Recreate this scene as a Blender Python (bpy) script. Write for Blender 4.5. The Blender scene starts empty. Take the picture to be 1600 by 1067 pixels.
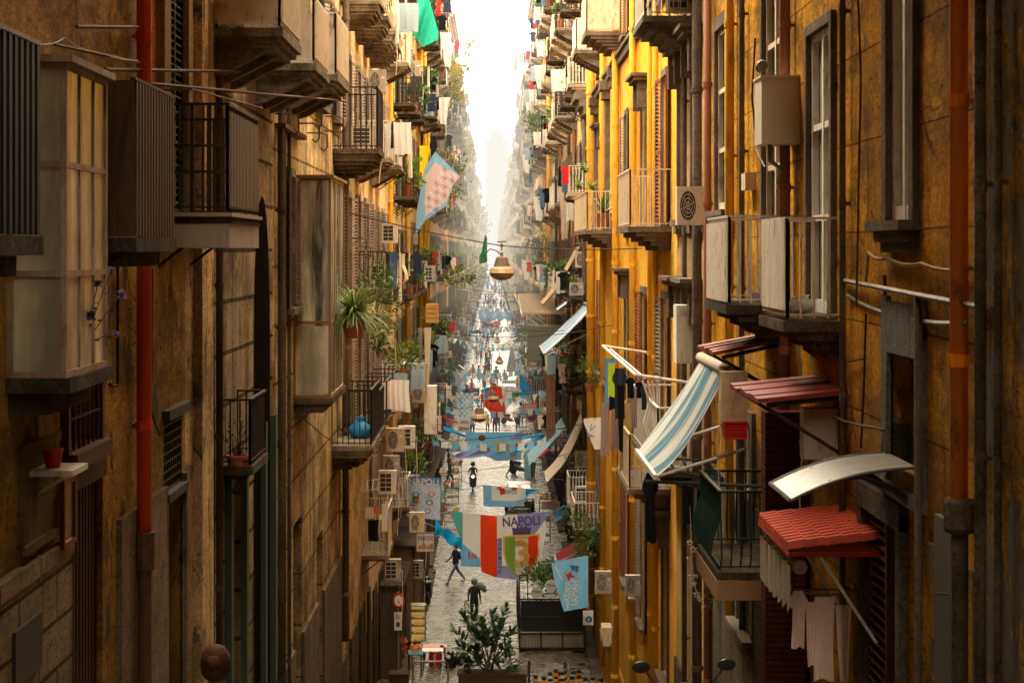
import bpy, bmesh, math, random
from mathutils import Vector, Matrix, noise as mnoise
random.seed(7)
S = bpy.context.scene
COL = S.collection
F, CX, CY, H = 3000.0, 770.0, 390.0, 15.0      # focal length / vanishing point in photo pixels, eye height
WX = 3.9                                       # half width of the street canyon
R = math.radians
def W(px, py, Y): return Vector(((px-CX)*Y/F, Y, H-(py-CY)*Y/F))
def YW(px, x=WX): return x*F/abs(px-CX)
def ground_z(Y):
    if Y >= 60: return 0.0
    if Y <= 15: return 10.5
    t = (60-Y)/45.0
    return 10.5*t

# ------------------------------------------------------------------ materials
HZ = bpy.data.node_groups.new('painted_distance_haze', 'ShaderNodeTree')  # haze painted into the materials as emission, by world position
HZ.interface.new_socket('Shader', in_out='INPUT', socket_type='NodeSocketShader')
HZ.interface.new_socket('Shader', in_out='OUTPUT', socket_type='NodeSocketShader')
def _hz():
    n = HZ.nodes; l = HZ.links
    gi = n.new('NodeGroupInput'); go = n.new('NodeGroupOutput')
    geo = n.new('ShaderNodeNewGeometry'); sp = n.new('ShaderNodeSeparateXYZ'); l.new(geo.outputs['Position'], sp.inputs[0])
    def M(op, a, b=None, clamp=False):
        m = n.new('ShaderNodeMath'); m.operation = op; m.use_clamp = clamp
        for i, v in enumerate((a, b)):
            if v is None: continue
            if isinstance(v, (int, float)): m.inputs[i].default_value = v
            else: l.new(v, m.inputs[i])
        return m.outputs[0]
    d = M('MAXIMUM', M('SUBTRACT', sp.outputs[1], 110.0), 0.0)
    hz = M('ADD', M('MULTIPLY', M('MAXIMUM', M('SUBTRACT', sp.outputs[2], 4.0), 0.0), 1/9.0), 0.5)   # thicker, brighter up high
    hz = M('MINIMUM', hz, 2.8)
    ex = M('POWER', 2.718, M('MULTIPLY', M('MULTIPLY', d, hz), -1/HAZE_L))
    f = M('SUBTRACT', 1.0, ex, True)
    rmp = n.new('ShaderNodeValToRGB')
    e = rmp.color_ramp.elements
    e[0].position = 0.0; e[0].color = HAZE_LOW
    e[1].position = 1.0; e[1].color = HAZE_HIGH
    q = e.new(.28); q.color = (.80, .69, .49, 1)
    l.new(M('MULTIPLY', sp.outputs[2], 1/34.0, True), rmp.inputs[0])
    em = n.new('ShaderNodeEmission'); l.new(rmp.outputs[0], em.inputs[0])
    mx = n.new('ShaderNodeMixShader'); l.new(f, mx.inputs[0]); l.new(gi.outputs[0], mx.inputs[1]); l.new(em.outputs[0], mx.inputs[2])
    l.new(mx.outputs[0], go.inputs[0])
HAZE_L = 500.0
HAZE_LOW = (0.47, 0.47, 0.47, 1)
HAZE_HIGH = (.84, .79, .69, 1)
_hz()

class NT:
    def __init__(s, name):
        s.m = bpy.data.materials.new(name); s.m.use_nodes = True
        s.t = s.m.node_tree; s.n = s.t.nodes; s.l = s.t.links
        s.b = s.n['Principled BSDF']; s.o = s.n['Material Output']
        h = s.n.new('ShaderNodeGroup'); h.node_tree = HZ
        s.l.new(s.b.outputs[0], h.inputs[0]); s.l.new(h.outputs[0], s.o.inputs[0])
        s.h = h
        s.geo = s.n.new('ShaderNodeNewGeometry')
    def pos(s, sc=(1, 1, 1)):
        m = s.n.new('ShaderNodeMapping'); m.inputs['Scale'].default_value = sc
        s.l.new(s.geo.outputs['Position'], m.inputs[0]); return m.outputs[0]
    def noise(s, scale, vec=None, detail=4, rough=.6):
        x = s.n.new('ShaderNodeTexNoise'); x.inputs['Scale'].default_value = scale; x.inputs['Detail'].default_value = detail
        x.inputs['Roughness'].default_value = rough
        s.l.new(vec if vec else s.geo.outputs['Position'], x.inputs['Vector']); return x.outputs[0]
    def ramp(s, f, a, b, ca=(0, 0, 0, 1), cb=(1, 1, 1, 1)):
        r = s.n.new('ShaderNodeValToRGB'); e = r.color_ramp.elements
        e[0].position = a; e[1].position = b; e[0].color = ca; e[1].color = cb
        s.l.new(f, r.inputs[0]); return r.outputs[0]
    def mix(s, f, a, b, mode='MIX'):
        m = s.n.new('ShaderNodeMix'); m.data_type = 'RGBA'; m.blend_type = mode
        for i, v in ((0, f), (6, a), (7, b)):
            if isinstance(v, (int, float)): m.inputs[i].default_value = v
            elif isinstance(v, tuple): m.inputs[i].default_value = v if len(v) == 4 else v+(1,)
            else: s.l.new(v, m.inputs[i])
        return m.outputs[2]
    def math(s, op, a, b=0.0, clamp=False):
        m = s.n.new('ShaderNodeMath'); m.operation = op; m.use_clamp = clamp
        for i, v in enumerate((a, b)):
            if isinstance(v, (int, float)): m.inputs[i].default_value = v
            else: s.l.new(v, m.inputs[i])
        return m.outputs[0]
    def bump(s, h, strength=.4, dist=.02, normal=None):
        b = s.n.new('ShaderNodeBump'); b.inputs['Strength'].default_value = strength; b.inputs['Distance'].default_value = dist
        s.l.new(h, b.inputs['Height'])
        if normal: s.l.new(normal, b.inputs['Normal'])
        return b.outputs[0]
def c4(c): return tuple(c)+(1,)
MATS = {}
def plaster(name, col, dirt=None, amt=.6, joints=None, streak=1.0, rough=.9, peel=0.0, hi=None, lowz=(0.0, 9.0)):
    """weathered render: large stains, vertical run-off streaks, fine grain, optional ashlar joints"""
    if name in MATS: return MATS[name]
    t = NT(name)
    dirt = dirt or tuple(c*.35 for c in col)
    big = t.ramp(t.noise(.8, t.pos((1, .45, 1)), 7, .7), .44, .58)
    st = t.ramp(t.noise(1.0, t.pos((1, 1.3, .22)), 7, .75), .46, .64)
    fine = t.noise(9.0, None, 5, .7)
    drip = t.ramp(t.noise(1.0, t.pos((2, 3.2, .35)), 7, .8), .54, .63)
    blot = t.ramp(t.noise(2.2, t.pos((1, .4, 1)), 8, .8), .55, .62)
    hi = hi or tuple(min(1, c*1.15+.015) for c in col)
    base = t.mix(fine, c4(col), c4(hi))
    c = t.mix(t.math('MULTIPLY', big, amt*.7), base, c4(dirt))
    c = t.mix(t.math('MULTIPLY', st, amt*.75*streak), c, c4(tuple(d*.7 for d in dirt)))
    c = t.mix(t.math('MULTIPLY', drip, amt*.55*streak), c, c4(tuple(d*.45 for d in dirt)))
    c = t.mix(t.math('MULTIPLY', blot, amt*.35), c, c4(tuple(min(1, x*1.35+.03) for x in col)))
    gr = t.ramp(t.noise(26.0, t.pos((1, .45, 1)), 6, .8), .36, .64, (.52, .50, .48, 1), (1.5, 1.47, 1.42, 1))
    c = t.mix(.35+.5*amt, c, gr, 'MULTIPLY')
    sag = t.ramp(t.noise(.45, t.pos((1, .6, .8)), 8, .72), .44, .60)
    c = t.mix(t.math('MULTIPLY', sag, amt*(.22 if peel else .38)), c, c4((sum(col)/3*.75, sum(col)/3*.66, sum(col)/3*.52)))
    spot = t.ramp(t.noise(5.0, t.pos((1, .5, 1)), 8, .85), .57, .63)
    c = t.mix(t.math('MULTIPLY', spot, amt*.95), c, c4(tuple(d*.3 for d in dirt)))
    if peel > 0:
        vo = t.n.new('ShaderNodeTexVoronoi'); vo.feature = 'DISTANCE_TO_EDGE'; vo.inputs['Scale'].default_value = .9
        wv = t.n.new('ShaderNodeMix'); wv.data_type = 'VECTOR'; wv.inputs[0].default_value = .12; t.l.new(t.pos((1, .5, .7)), wv.inputs[4])
        nn = t.n.new('ShaderNodeTexNoise'); nn.inputs['Scale'].default_value = 2.5; nn.inputs['Detail'].default_value = 6; t.l.new(t.geo.outputs['Position'], nn.inputs['Vector']); t.l.new(nn.outputs[1], wv.inputs[5])
        t.l.new(wv.outputs[1], vo.inputs['Vector'])
        crack = t.math('MULTIPLY', t.ramp(vo.outputs[0], .002, .007, (1, 1, 1, 1), (0, 0, 0, 1)), t.ramp(t.noise(.7, None, 3), .5, .56))
        c = t.mix(t.math('MULTIPLY', crack, .7), c, (.03, .02, .012))
    h = t.math('ADD', t.noise(22.0, None, 6, .75), t.math('MULTIPLY', t.noise(3.0, None, 6, .7), .8))
    if peel > 0:
        pf = t.ramp(t.noise(1.3, t.pos((1, 1, .55)), 7, .7), .62-peel*.25, .64-peel*.25)
        c = t.mix(pf, c, t.mix(fine, (.10, .085, .07), (.24, .2, .16)))
        h = t.math('SUBTRACT', h, t.math('MULTIPLY', pf, 1.2))
    if joints:
        br = t.n.new('ShaderNodeTexBrick'); sp = t.n.new('ShaderNodeSeparateXYZ'); cb = t.n.new('ShaderNodeCombineXYZ')
        t.l.new(t.geo.outputs['Position'], sp.inputs[0])
        wob = t.math('MULTIPLY', t.noise(1.2), .03)
        t.l.new(sp.outputs[1], cb.inputs[0]); t.l.new(t.math('ADD', sp.outputs[2], wob), cb.inputs[1]); t.l.new(cb.outputs[0], br.inputs[0])
        br.inputs['Scale'].default_value = 1.0
        br.inputs['Brick Width'].default_value = joints[0]; br.inputs['Row Height'].default_value = joints[1]
        br.inputs['Mortar Size'].default_value = joints[2]; br.inputs['Mortar Smooth'].default_value = .3
        br.inputs['Color1'].default_value = (1, 1, 1, 1); br.inputs['Color2'].default_value = (.78, .78, .8, 1); br.inputs['Mortar'].default_value = (joints[3],)*3+(1,)
        c = t.mix(1.0, c, br.outputs[0], 'MULTIPLY')
        h = t.math('SUBTRACT', t.math('MULTIPLY', h, .5), t.math('MULTIPLY', br.outputs[1], 2.2))
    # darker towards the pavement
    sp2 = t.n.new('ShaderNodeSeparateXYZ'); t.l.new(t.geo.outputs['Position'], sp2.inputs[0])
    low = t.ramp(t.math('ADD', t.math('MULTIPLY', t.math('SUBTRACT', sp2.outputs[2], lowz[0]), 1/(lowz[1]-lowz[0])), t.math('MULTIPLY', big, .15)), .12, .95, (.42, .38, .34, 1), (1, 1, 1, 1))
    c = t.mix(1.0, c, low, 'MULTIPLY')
    t.l.new(c, t.b.inputs['Base Color'])
    t.b.inputs['Roughness'].default_value = rough
    t.b.inputs['Specular IOR Level'].default_value = .04
    h = t.math('ADD', h, t.math('MULTIPLY', t.noise(9.0, t.pos((1, .6, 1)), 7, .8), .9))
    t.l.new(t.bump(h, .9, .05), t.b.inputs['Normal'])
    MATS[name] = t.m; return t.m
def simple(name, col, rough=.6, metal=0.0, var=.25, scale=6.0, bump=.2, spec=.28, stretch=None, dirt=None, dirtamt=0.0, trans=0.0, emit=None, translucent=0.0):
    if name in MATS: return MATS[name]
    t = NT(name)
    v = t.pos(stretch) if stretch else None
    n = t.noise(scale, v, 5, .65)
    c = t.mix(n, c4(tuple(x*(1-var) for x in col)), c4(tuple(min(1, x*(1+var)) for x in col)))
    if dirtamt:
        d = t.ramp(t.noise(3.1, t.pos((2, 2, .8)), 7, .75), .62-.25*dirtamt, .7)
        c = t.mix(t.math('MULTIPLY', d, .9), c, c4(dirt or (.1, .05, .02)))
    t.l.new(c, t.b.inputs['Base Color'])
    t.b.inputs['Roughness'].default_value = rough; t.b.inputs['Metallic'].default_value = metal
    t.b.inputs['Specular IOR Level'].default_value = spec
    if bump: t.l.new(t.bump(t.noise(scale*4, v, 4), bump, .01), t.b.inputs['Normal'])
    if trans: t.b.inputs['Transmission Weight'].default_value = trans
    if emit:
        t.b.inputs['Emission Color'].default_value = c4(emit[0]); t.b.inputs['Emission Strength'].default_value = emit[1]
    if translucent:
        tr = t.n.new('ShaderNodeBsdfTranslucent'); t.l.new(c, tr.inputs[0])
        mx = t.n.new('ShaderNodeMixShader'); mx.inputs[0].default_value = translucent
        t.l.new(t.b.outputs[0], mx.inputs[1]); t.l.new(tr.outputs[0], mx.inputs[2]); t.l.new(mx.outputs[0], t.h.inputs[0])
    MATS[name] = t.m; return t.m
def cloth_mat(name, col, var=.15, tl=.3): return simple(name, col, .9, 0, var, 14, .35, .05, translucent=tl)
def stripes_mat(name, ca, cb, axis, scale, thr=.5, rough=.8, tl=0.0):
    """irregular woven stripes along a world axis"""
    if name in MATS: return MATS[name]
    t = NT(name)
    sc = [0.02, 0.02, 0.02]; sc[axis] = 1
    f = t.ramp(t.noise(scale, t.pos(tuple(sc)), 3, .6), thr-.03, thr+.03)
    c = t.mix(f, c4(ca), c4(cb)); c = t.mix(t.math('MULTIPLY', t.noise(5), .3), c, (.25, .22, .18))
    t.l.new(c, t.b.inputs['Base Color']); t.b.inputs['Roughness'].default_value = rough
    if tl:
        tr = t.n.new('ShaderNodeBsdfTranslucent'); t.l.new(c, tr.inputs[0])
        mx = t.n.new('ShaderNodeMixShader'); mx.inputs[0].default_value = tl
        t.l.new(t.b.outputs[0], mx.inputs[1]); t.l.new(tr.outputs[0], mx.inputs[2]); t.l.new(mx.outputs[0], t.h.inputs[0])
    MATS[name] = t.m; return t.m

IRON = simple('black_iron', (.016, .015, .015), .6, .0, .4, 12, .3, .25, dirt=(.09, .035, .015), dirtamt=.5)
BLUEIRON = simple('blue_black_sheet', (.007, .010, .016), .6, 0, .3, 5, .2, .2, stretch=(1, 1, .1))
RUST = simple('rusty_iron', (.10, .05, .028), .8, .2, .5, 9, .5)
WHITEP = simple('aged_white_paint', (.66, .62, .56), .55, 0, .12, 5, .25, dirt=(.28, .14, .07), dirtamt=.45)
CREAMP = simple('cream_paint', (.62, .52, .38), .6, 0, .15, 5, .25, dirt=(.2, .1, .05), dirtamt=.4)
GREENP = simple('green_iron_paint', (.012, .034, .028), .5, .0, .3, 7, .25, .2, dirt=(.08, .04, .02), dirtamt=.3)
BROWNP = simple('brown_metal_paint', (.20, .12, .055), .5, .1, .2, 5, .2, dirt=(.08, .04, .02), dirtamt=.4)
STONE = plaster('grey_carved_stone', (.30, .255, .19), (.05, .038, .028), .9)
DARKST = plaster('sooty_stone', (.13, .10, .075), (.035, .028, .022), .9)
GREYTRIM = plaster('grey_brown_trim', (.20, .155, .125), (.08, .06, .045), .6)
GLASS = simple('window_glass', (.03, .035, .038), .08, 0, .4, 1.2, 0, .8)
CURTAIN = simple('lace_curtain', (.42, .40, .35), .9, 0, .25, 8, .3, stretch=(6, 6, .2))
FROST = simple('frosted_glass', (.90, .82, .58), .16, 0, .4, 1.1, .1, .9, stretch=(2, 2, .5), dirt=(.35, .25, .12), dirtamt=.3, translucent=.35)
def reflection_band_glass(name, dark, light, freq, rough=.12):
    t = NT(name)
    a = t.ramp(t.noise(1.0, t.pos((freq, freq, .35)), 4, .6), .40, .60, c4(dark), c4(light))  # dark and light bands painted as reflections and curtains in the panes
    b = t.ramp(t.noise(3.0, None, 6, .7), .45, .7)
    c = t.mix(t.math('MULTIPLY', b, .45), a, c4(tuple(x*.35 for x in light)))
    t.l.new(c, t.b.inputs['Base Color']); t.b.inputs['Roughness'].default_value = rough; t.b.inputs['Specular IOR Level'].default_value = .9
    t.l.new(t.bump(t.noise(1.4, None, 2), .12, .05), t.b.inputs['Normal'])
    tr = t.n.new('ShaderNodeBsdfTranslucent'); t.l.new(c, tr.inputs[0]); mx = t.n.new('ShaderNodeMixShader'); mx.inputs[0].default_value = .25
    t.l.new(t.b.outputs[0], mx.inputs[1]); t.l.new(tr.outputs[0], mx.inputs[2]); t.l.new(mx.outputs[0], t.h.inputs[0])
    return t.m
FROST = reflection_band_glass('frosted_balcony_glass', (.40, .38, .30), (.95, .88, .64), 1.6, .2)
BAYGL = reflection_band_glass('old_bay_glass_panes', (.07, .075, .06), (.80, .76, .62), 3.4, .07)
DARK = simple('dark_interior', (.012, .010, .009), .9, 0, .3, 3, 0)
SHUTG = simple('green_shutter', (.035, .055, .042), .6, 0, .3, 6, .2)
SHUTR = simple('dark_red_shutter', (.16, .04, .025), .6, 0, .3, 6, .2)
SHUTB = simple('grey_brown_shutter', (.17, .135, .115), .7, 0, .3, 6, .3)
ACM = simple('air_conditioner_casing', (.62, .58, .50), .5, 0, .06, 3, .05, dirt=(.3, .2, .12), dirtamt=.3)
ACD = simple('air_conditioner_grille', (.03, .03, .03), .6, 0, .3, 12, .1)
TERRA = simple('terracotta', (.40, .12, .05), .8, 0, .25, 9, .3)
REDPL = simple('red_plastic', (.55, .02, .02), .35, 0, .1, 5, .05)
REDPIPE = simple('red_orange_pipe_paint', (.78, .085, .008), .5, 0, .15, 3, .15, dirt=(.12, .03, .01), dirtamt=.25)
ORPIPE = simple('orange_pipe_paint', (.90, .25, .012), .5, 0, .15, 3, .2, dirt=(.15, .06, .02), dirtamt=.35)
YELPIPE = simple('yellow_pipe_paint', (.72, .38, .035), .6, 0, .15, 3, .2, dirt=(.25, .12, .03), dirtamt=.3)
PINKPIPE = simple('brown_red_pipe_paint', (.28, .11, .06), .6, 0, .2, 3, .2)
GALV = simple('galvanised_steel', (.20, .18, .16), .55, .5, .3, 9, .3, dirt=(.1, .05, .03), dirtamt=.6)
CABLE = simple('black_cable', (.02, .018, .016), .6, 0, .2, 5, 0)
ROPE = simple('pale_cable', (.45, .38, .28), .8, 0, .2, 12, .2)
WOOD = simple('crate_wood', (.42, .22, .07), .75, 0, .3, 9, .3, stretch=(1, 1, .15))
PLANK = simple('weathered_planks', (.17, .14, .11), .8, 0, .35, 6, .3, stretch=(8, .3, .3))
CONC = plaster('grey_concrete', (.22, .215, .21), (.1, .095, .09), .7)
SKIN = simple('skin', (.50, .27, .18), .55, 0, .1, 20, .1)
HAIRB = simple('brown_hair', (.060, .022, .009), .6, 0, .8, 40, .9, .15, stretch=(1, 1, .12))
HAIRD = simple('dark_hair', (.02, .014, .012), .5, 0, .4, 60, .5)
LEAFS = [simple('leaf_deep_green', (.035, .075, .018), .4, 0, .5, 25, .1, .5, translucent=.25),
         simple('leaf_mid_green', (.07, .13, .025), .45, 0, .4, 25, .1, .5, translucent=.35),
         simple('leaf_yellow_green', (.17, .22, .03), .5, 0, .4, 25, .1, .4, translucent=.45)]
FICUS = simple('ficus_leaf', (.022, .05, .022), .3, 0, .5, 20, .1, .6, translucent=.12)
AUTUMN = simple('dry_yellow_leaf', (.36, .24, .05), .6, 0, .4, 20, .1, .3, translucent=.5)
STEM = simple('plant_stem', (.08, .06, .03), .8, 0, .3, 20, .2)
BLACKPL = simple('black_plastic', (.015, .015, .016), .3, 0, .3, 5, .05)
RUBBER = simple('tyre_rubber', (.018, .018, .018), .8, 0, .2, 9, .2)
CHROME = simple('chrome', (.5, .5, .5), .2, 1, .1, 5, 0)

# ------------------------------------------------------------------ mesh builder
ORG = {}
class MB:
    def __init__(s): s.v = []; s.f = []; s.mi = []; s.cur = 0
    def face(s, pts):
        k = len(s.v); s.v += [tuple(p) for p in pts]; s.f.append(tuple(range(k, k+len(pts)))); s.mi.append(s.cur); return s
    def box(s, x0, x1, y0, y1, z0, z1):
        k = len(s.v)
        s.v += [(x, y, z) for x in (x0, x1) for y in (y0, y1) for z in (z0, z1)]
        for q in ((0, 1, 3, 2), (4, 6, 7, 5), (0, 4, 5, 1), (2, 3, 7, 6), (0, 2, 6, 4), (1, 5, 7, 3)):
            s.f.append(tuple(k+i for i in q)); s.mi.append(s.cur)
        return s
    def hexa(s, p):      # 8 points: bottom quad then top quad
        k = len(s.v); s.v += [tuple(a) for a in p]
        for q in ((0, 3, 2, 1), (4, 5, 6, 7), (0, 1, 5, 4), (1, 2, 6, 5), (2, 3, 7, 6), (3, 0, 4, 7)):
            s.f.append(tuple(k+i for i in q)); s.mi.append(s.cur)
        return s
    def bar(s, a, b, w, h=None):
        a = Vector(a); b = Vector(b); h = h or w; d = (b-a)
        if d.length < 1e-6: return s
        d.normalize(); up = Vector((0, 0, 1)) if abs(d.z) < .9 else Vector((0, 1, 0))
        r = d.cross(up).normalized()*(w/2); u = r.cross(d).normalized()*(h/2)
        return s.hexa([a-r-u, a+r-u, b+r-u, b-r-u, a-r+u, a+r+u, b+r+u, b-r+u])
    def tube(s, pts, r, n=6, caps=True):
        pts = [Vector(p) for p in pts]; rr = r if isinstance(r, (list, tuple)) else [r]*len(pts)
        k = len(s.v); up = None
        for i, p in enumerate(pts):
            d = (pts[min(i+1, len(pts)-1)]-pts[max(i-1, 0)])
            if d.length < 1e-7: d = Vector((0, 0, 1))
            d.normalize()
            if up is None: up = Vector((0, 0, 1)) if abs(d.z) < .9 else Vector((1, 0, 0))
            a = d.cross(up)
            if a.length < 1e-4: a = d.cross(Vector((0, 1, .3)))
            a.normalize(); b = a.cross(d).normalized(); up = b
            for j in range(n):
                t = 2*math.pi*j/n; s.v.append(tuple(p+(a*math.cos(t)+b*math.sin(t))*rr[i]))
        for i in range(len(pts)-1):
            for j in range(n):
                j2 = (j+1) % n
                s.f.append((k+i*n+j, k+i*n+j2, k+(i+1)*n+j2, k+(i+1)*n+j)); s.mi.append(s.cur)
        if caps:
            s.f.append(tuple(k+j for j in range(n))[::-1]); s.mi.append(s.cur)
            s.f.append(tuple(k+(len(pts)-1)*n+j for j in range(n))); s.mi.append(s.cur)
        return s
    def lathe(s, prof, c, n=16, axis='z', sx=1, sy=1):
        k = len(s.v); c = Vector(c)
        for r, z in prof:
            for j in range(n):
                t = 2*math.pi*j/n; x = r*math.cos(t)*sx; y = r*math.sin(t)*sy
                s.v.append(tuple(c+(Vector((x, y, z)) if axis == 'z' else Vector((x, z, y)) if axis == 'y' else Vector((z, x, y)))))
        for i in range(len(prof)-1):
            for j in range(n):
                j2 = (j+1) % n; s.f.append((k+i*n+j, k+i*n+j2, k+(i+1)*n+j2, k+(i+1)*n+j)); s.mi.append(s.cur)
        s.f.append(tuple(k+j for j in range(n))[::-1]); s.mi.append(s.cur)
        s.f.append(tuple(k+(len(prof)-1)*n+j for j in range(n))); s.mi.append(s.cur)
        return s
    def grid(s, fn, nu, nv, matfn=None):
        k = len(s.v)
        for j in range(nv+1):
            for i in range(nu+1): s.v.append(tuple(fn(i/nu, j/nv)))
        for j in range(nv):
            for i in range(nu):
                a = k+j*(nu+1)+i; s.f.append((a, a+1, a+nu+2, a+nu+1)); s.mi.append(matfn((i+.5)/nu, (j+.5)/nv) if matfn else s.cur)
        return s
    def extrude_poly(s, pts, off):   # flat polygon given thickness vector
        off = Vector(off); a = [Vector(p) for p in pts]; b = [p+off for p in a]
        s.face(a[::-1]); s.face(b)
        for i in range(len(a)):
            j = (i+1) % len(a); s.face([a[i], a[j], b[j], b[i]])
        return s
    def leaf(s, p, d, L, w, up=None):
        d = Vector(d).normalized(); up = up or Vector((random.uniform(-1, 1), random.uniform(-1, 1), random.uniform(-.2, 1)))
        r = d.cross(up)
        if r.length < 1e-3: r = d.cross(Vector((1, .2, 0)))
        r.normalize(); n = r.cross(d)
        p = Vector(p)
        s.face([p, p+d*L*.35+r*w*.5, p+d*L*.75+r*w*.35-n*L*.04, p+d*L-n*L*.1, p+d*L*.75-r*w*.35-n*L*.04, p+d*L*.35-r*w*.5])
        return s
    def build(s, name, mats, parent=None, smooth=False, base=None):
        if not isinstance(mats, (list, tuple)): mats = [mats]
        if parent is not None: o0 = ORG[parent.name]
        elif base is not None: o0 = Vector(base)
        elif s.v:
            xs = [v[0] for v in s.v]; ys = [v[1] for v in s.v]; zs = [v[2] for v in s.v]
            o0 = Vector(((min(xs)+max(xs))/2, (min(ys)+max(ys))/2, min(zs)))
        else: o0 = Vector((0, 0, 0))
        me = bpy.data.meshes.new(name)
        me.from_pydata([(v[0]-o0.x, v[1]-o0.y, v[2]-o0.z) for v in s.v], [], s.f)
        for m in mats: me.materials.append(m)
        if len(mats) > 1: me.polygons.foreach_set('material_index', s.mi)
        if smooth: me.polygons.foreach_set('use_smooth', [True]*len(me.polygons))
        me.update()
        o = bpy.data.objects.new(name, me); COL.objects.link(o)
        if parent is not None: o.parent = parent
        else: o.location = o0
        ORG[o.name] = o0
        return o
def tag(o, label, cat, group=None, kind=None):
    if label: o['label'] = label
    if cat: o['category'] = cat
    if group: o['group'] = group
    if kind: o['kind'] = kind
    return o
def thing(name, loc, label, cat, group=None):
    o = bpy.data.objects.new(name, None); COL.objects.link(o); o.location = loc; o.empty_display_size = .2
    ORG[o.name] = Vector(loc); return tag(o, label, cat, group)
def structure(o): o['kind'] = 'structure'; return o
CH = {}
def clone(root, loc, rz=0, label=None, group=None, scale=None):
    """copy of a thing with copies of its parts and sub-parts (mesh data shared)"""
    def rec(o, par):
        c = o.copy(); COL.objects.link(c); c.parent = par
        for ch in CH.setdefault(o.name, [x for x in o.children]): rec(ch, c)
        return c
    r = rec(root, None); r.location = loc; r.rotation_euler = (0, 0, rz)
    if scale: r.scale = (scale,)*3 if not isinstance(scale, tuple) else scale
    if label: r['label'] = label
    if group: r['group'] = group
    ORG[r.name] = Vector(loc)
    return r
def part_copy(o, parent, loc, rz=0, deep=True):
    """copy of a prototype part under another building; loc is a world position"""
    c = o.copy(); COL.objects.link(c); c.parent = parent; c.location = Vector(loc)-ORG[parent.name]; c.rotation_euler = (0, 0, rz)
    for ch in CH.setdefault(o.name, [x for x in o.children]):
        d = ch.copy(); COL.objects.link(d); d.parent = c
    return c
PROTO_USED = set()
def kill_protos():
    for o in PROTOS:
        for ch in list(o.children): bpy.data.objects.remove(ch)
        bpy.data.objects.remove(o)
PROTOS = []

# ------------------------------------------------------------------ prototypes (local: x outwards, y along the wall, z up)
def proto(mb, name, mats, smooth=False, parent=None):
    if parent is not None:
        o = mb.build(name, mats, parent=parent, smooth=smooth)
    else:
        o = mb.build(name, mats, base=(0, 0, 0), smooth=smooth); PROTOS.append(o)
    return o
def make_window(w, h, surround, frame_m, shutter_m=None, shut_ang=172, pediment=False, curtain=True, sur_w=.16, sill=True, lean=0.0):
    m = MB(); d = .06
    m.box(0, d, -w/2-sur_w, -w/2, 0, h+sur_w); m.box(0, d, w/2, w/2+sur_w, 0, h+sur_w); m.box(0, d+.004, -w/2, w/2, h, h+sur_w)
    if sill: m.box(0, .2, -w/2-sur_w-.05, w/2+sur_w+.05, -.12, 0)
    if pediment:
        m.box(0, .16, -w/2-sur_w-.03, w/2+sur_w+.03, h+sur_w+.01, h+sur_w+.22)
        m.box(0, .34, -w/2-sur_w-.16, w/2+sur_w+.16, h+sur_w+.22, h+sur_w+.32)
        m.box(0, .42, -w/2-sur_w-.22, w/2+sur_w+.22, h+sur_w+.32, h+sur_w+.40)
        for s in (-1, 1):
            m.box(0, .24, s*(w/2+sur_w/2)-.09, s*(w/2+sur_w/2)+.09, h-.3, h+sur_w+.22)
    root = proto(m, 'window', surround)
    ORG[root.name] = Vector((0, 0, 0))
    f = MB(); t = .06
    for a, b in ((-w/2, -w/2+t), (w/2-t, w/2), (-t/2-.02, t/2+.02)): f.box(-.2, -.12, a, b, 0, h)
    for z in (0, h*.28, h*.72, h-t): f.box(-.19, -.13, -w/2+t, -t/2-.02, z, z+t); f.box(-.19, -.13, t/2+.02, w/2-t, z, z+t)
    proto(f, 'frame', frame_m, parent=root)
    g = MB(); g.box(-.27, -.19, -w/2, w/2, 0, h); proto(g, 'pane', GLASS, parent=root)
    if curtain:
        c = MB(); c.box(-.186, -.182, -w/2+t+.02, -.08, .1, h-.1); proto(c, 'curtain', CURTAIN, parent=root)
    if shutter_m:
        for s in (-1, 1):
            q = MB(); lw = w/2
            a = R(shut_ang+random.uniform(-7, 5)); ux = math.sin(a)*1.0; uy = s*(-math.cos(a))
            # leaf hinged at the jamb, opened outwards; direction vector in plan
            hx, hy = d+.01, s*(w/2+.02)
            dx, dy = abs(math.sin(a)), s*(-math.cos(a))
            def P(u, z, k=0.0): return Vector((hx+dx*u-dy*k*s, hy+dy*u+dx*k*s, z))
            def slab(u0, u1, z0, z1, k0, k1):
                q.hexa([P(u0, z0, k0), P(u1, z0, k0), P(u1, z0, k1), P(u0, z0, k1), P(u0, z1, k0), P(u1, z1, k0), P(u1, z1, k1), P(u0, z1, k1)])
            slab(0, .06, .02, h, 0, .04); slab(lw-.06, lw, .02, h, 0, .04)
            for z in (.02, h*.48, h-.08): slab(.06, lw-.06, z, z+.08, .002, .038)
            nz = int(h/.095)
            for i in range(nz):
                z = .1+i*(h-.2)/nz
                q.hexa([P(.06, z, .0), P(lw-.06, z, .0), P(lw-.06, z+.05, .04), P(.06, z+.05, .04), P(.06, z+.012, .0), P(lw-.06, z+.012, .0), P(lw-.06, z+.062, .04), P(.06, z+.062, .04)])
            proto(q, 'shutter', shutter_m, parent=root)
    return root
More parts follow.
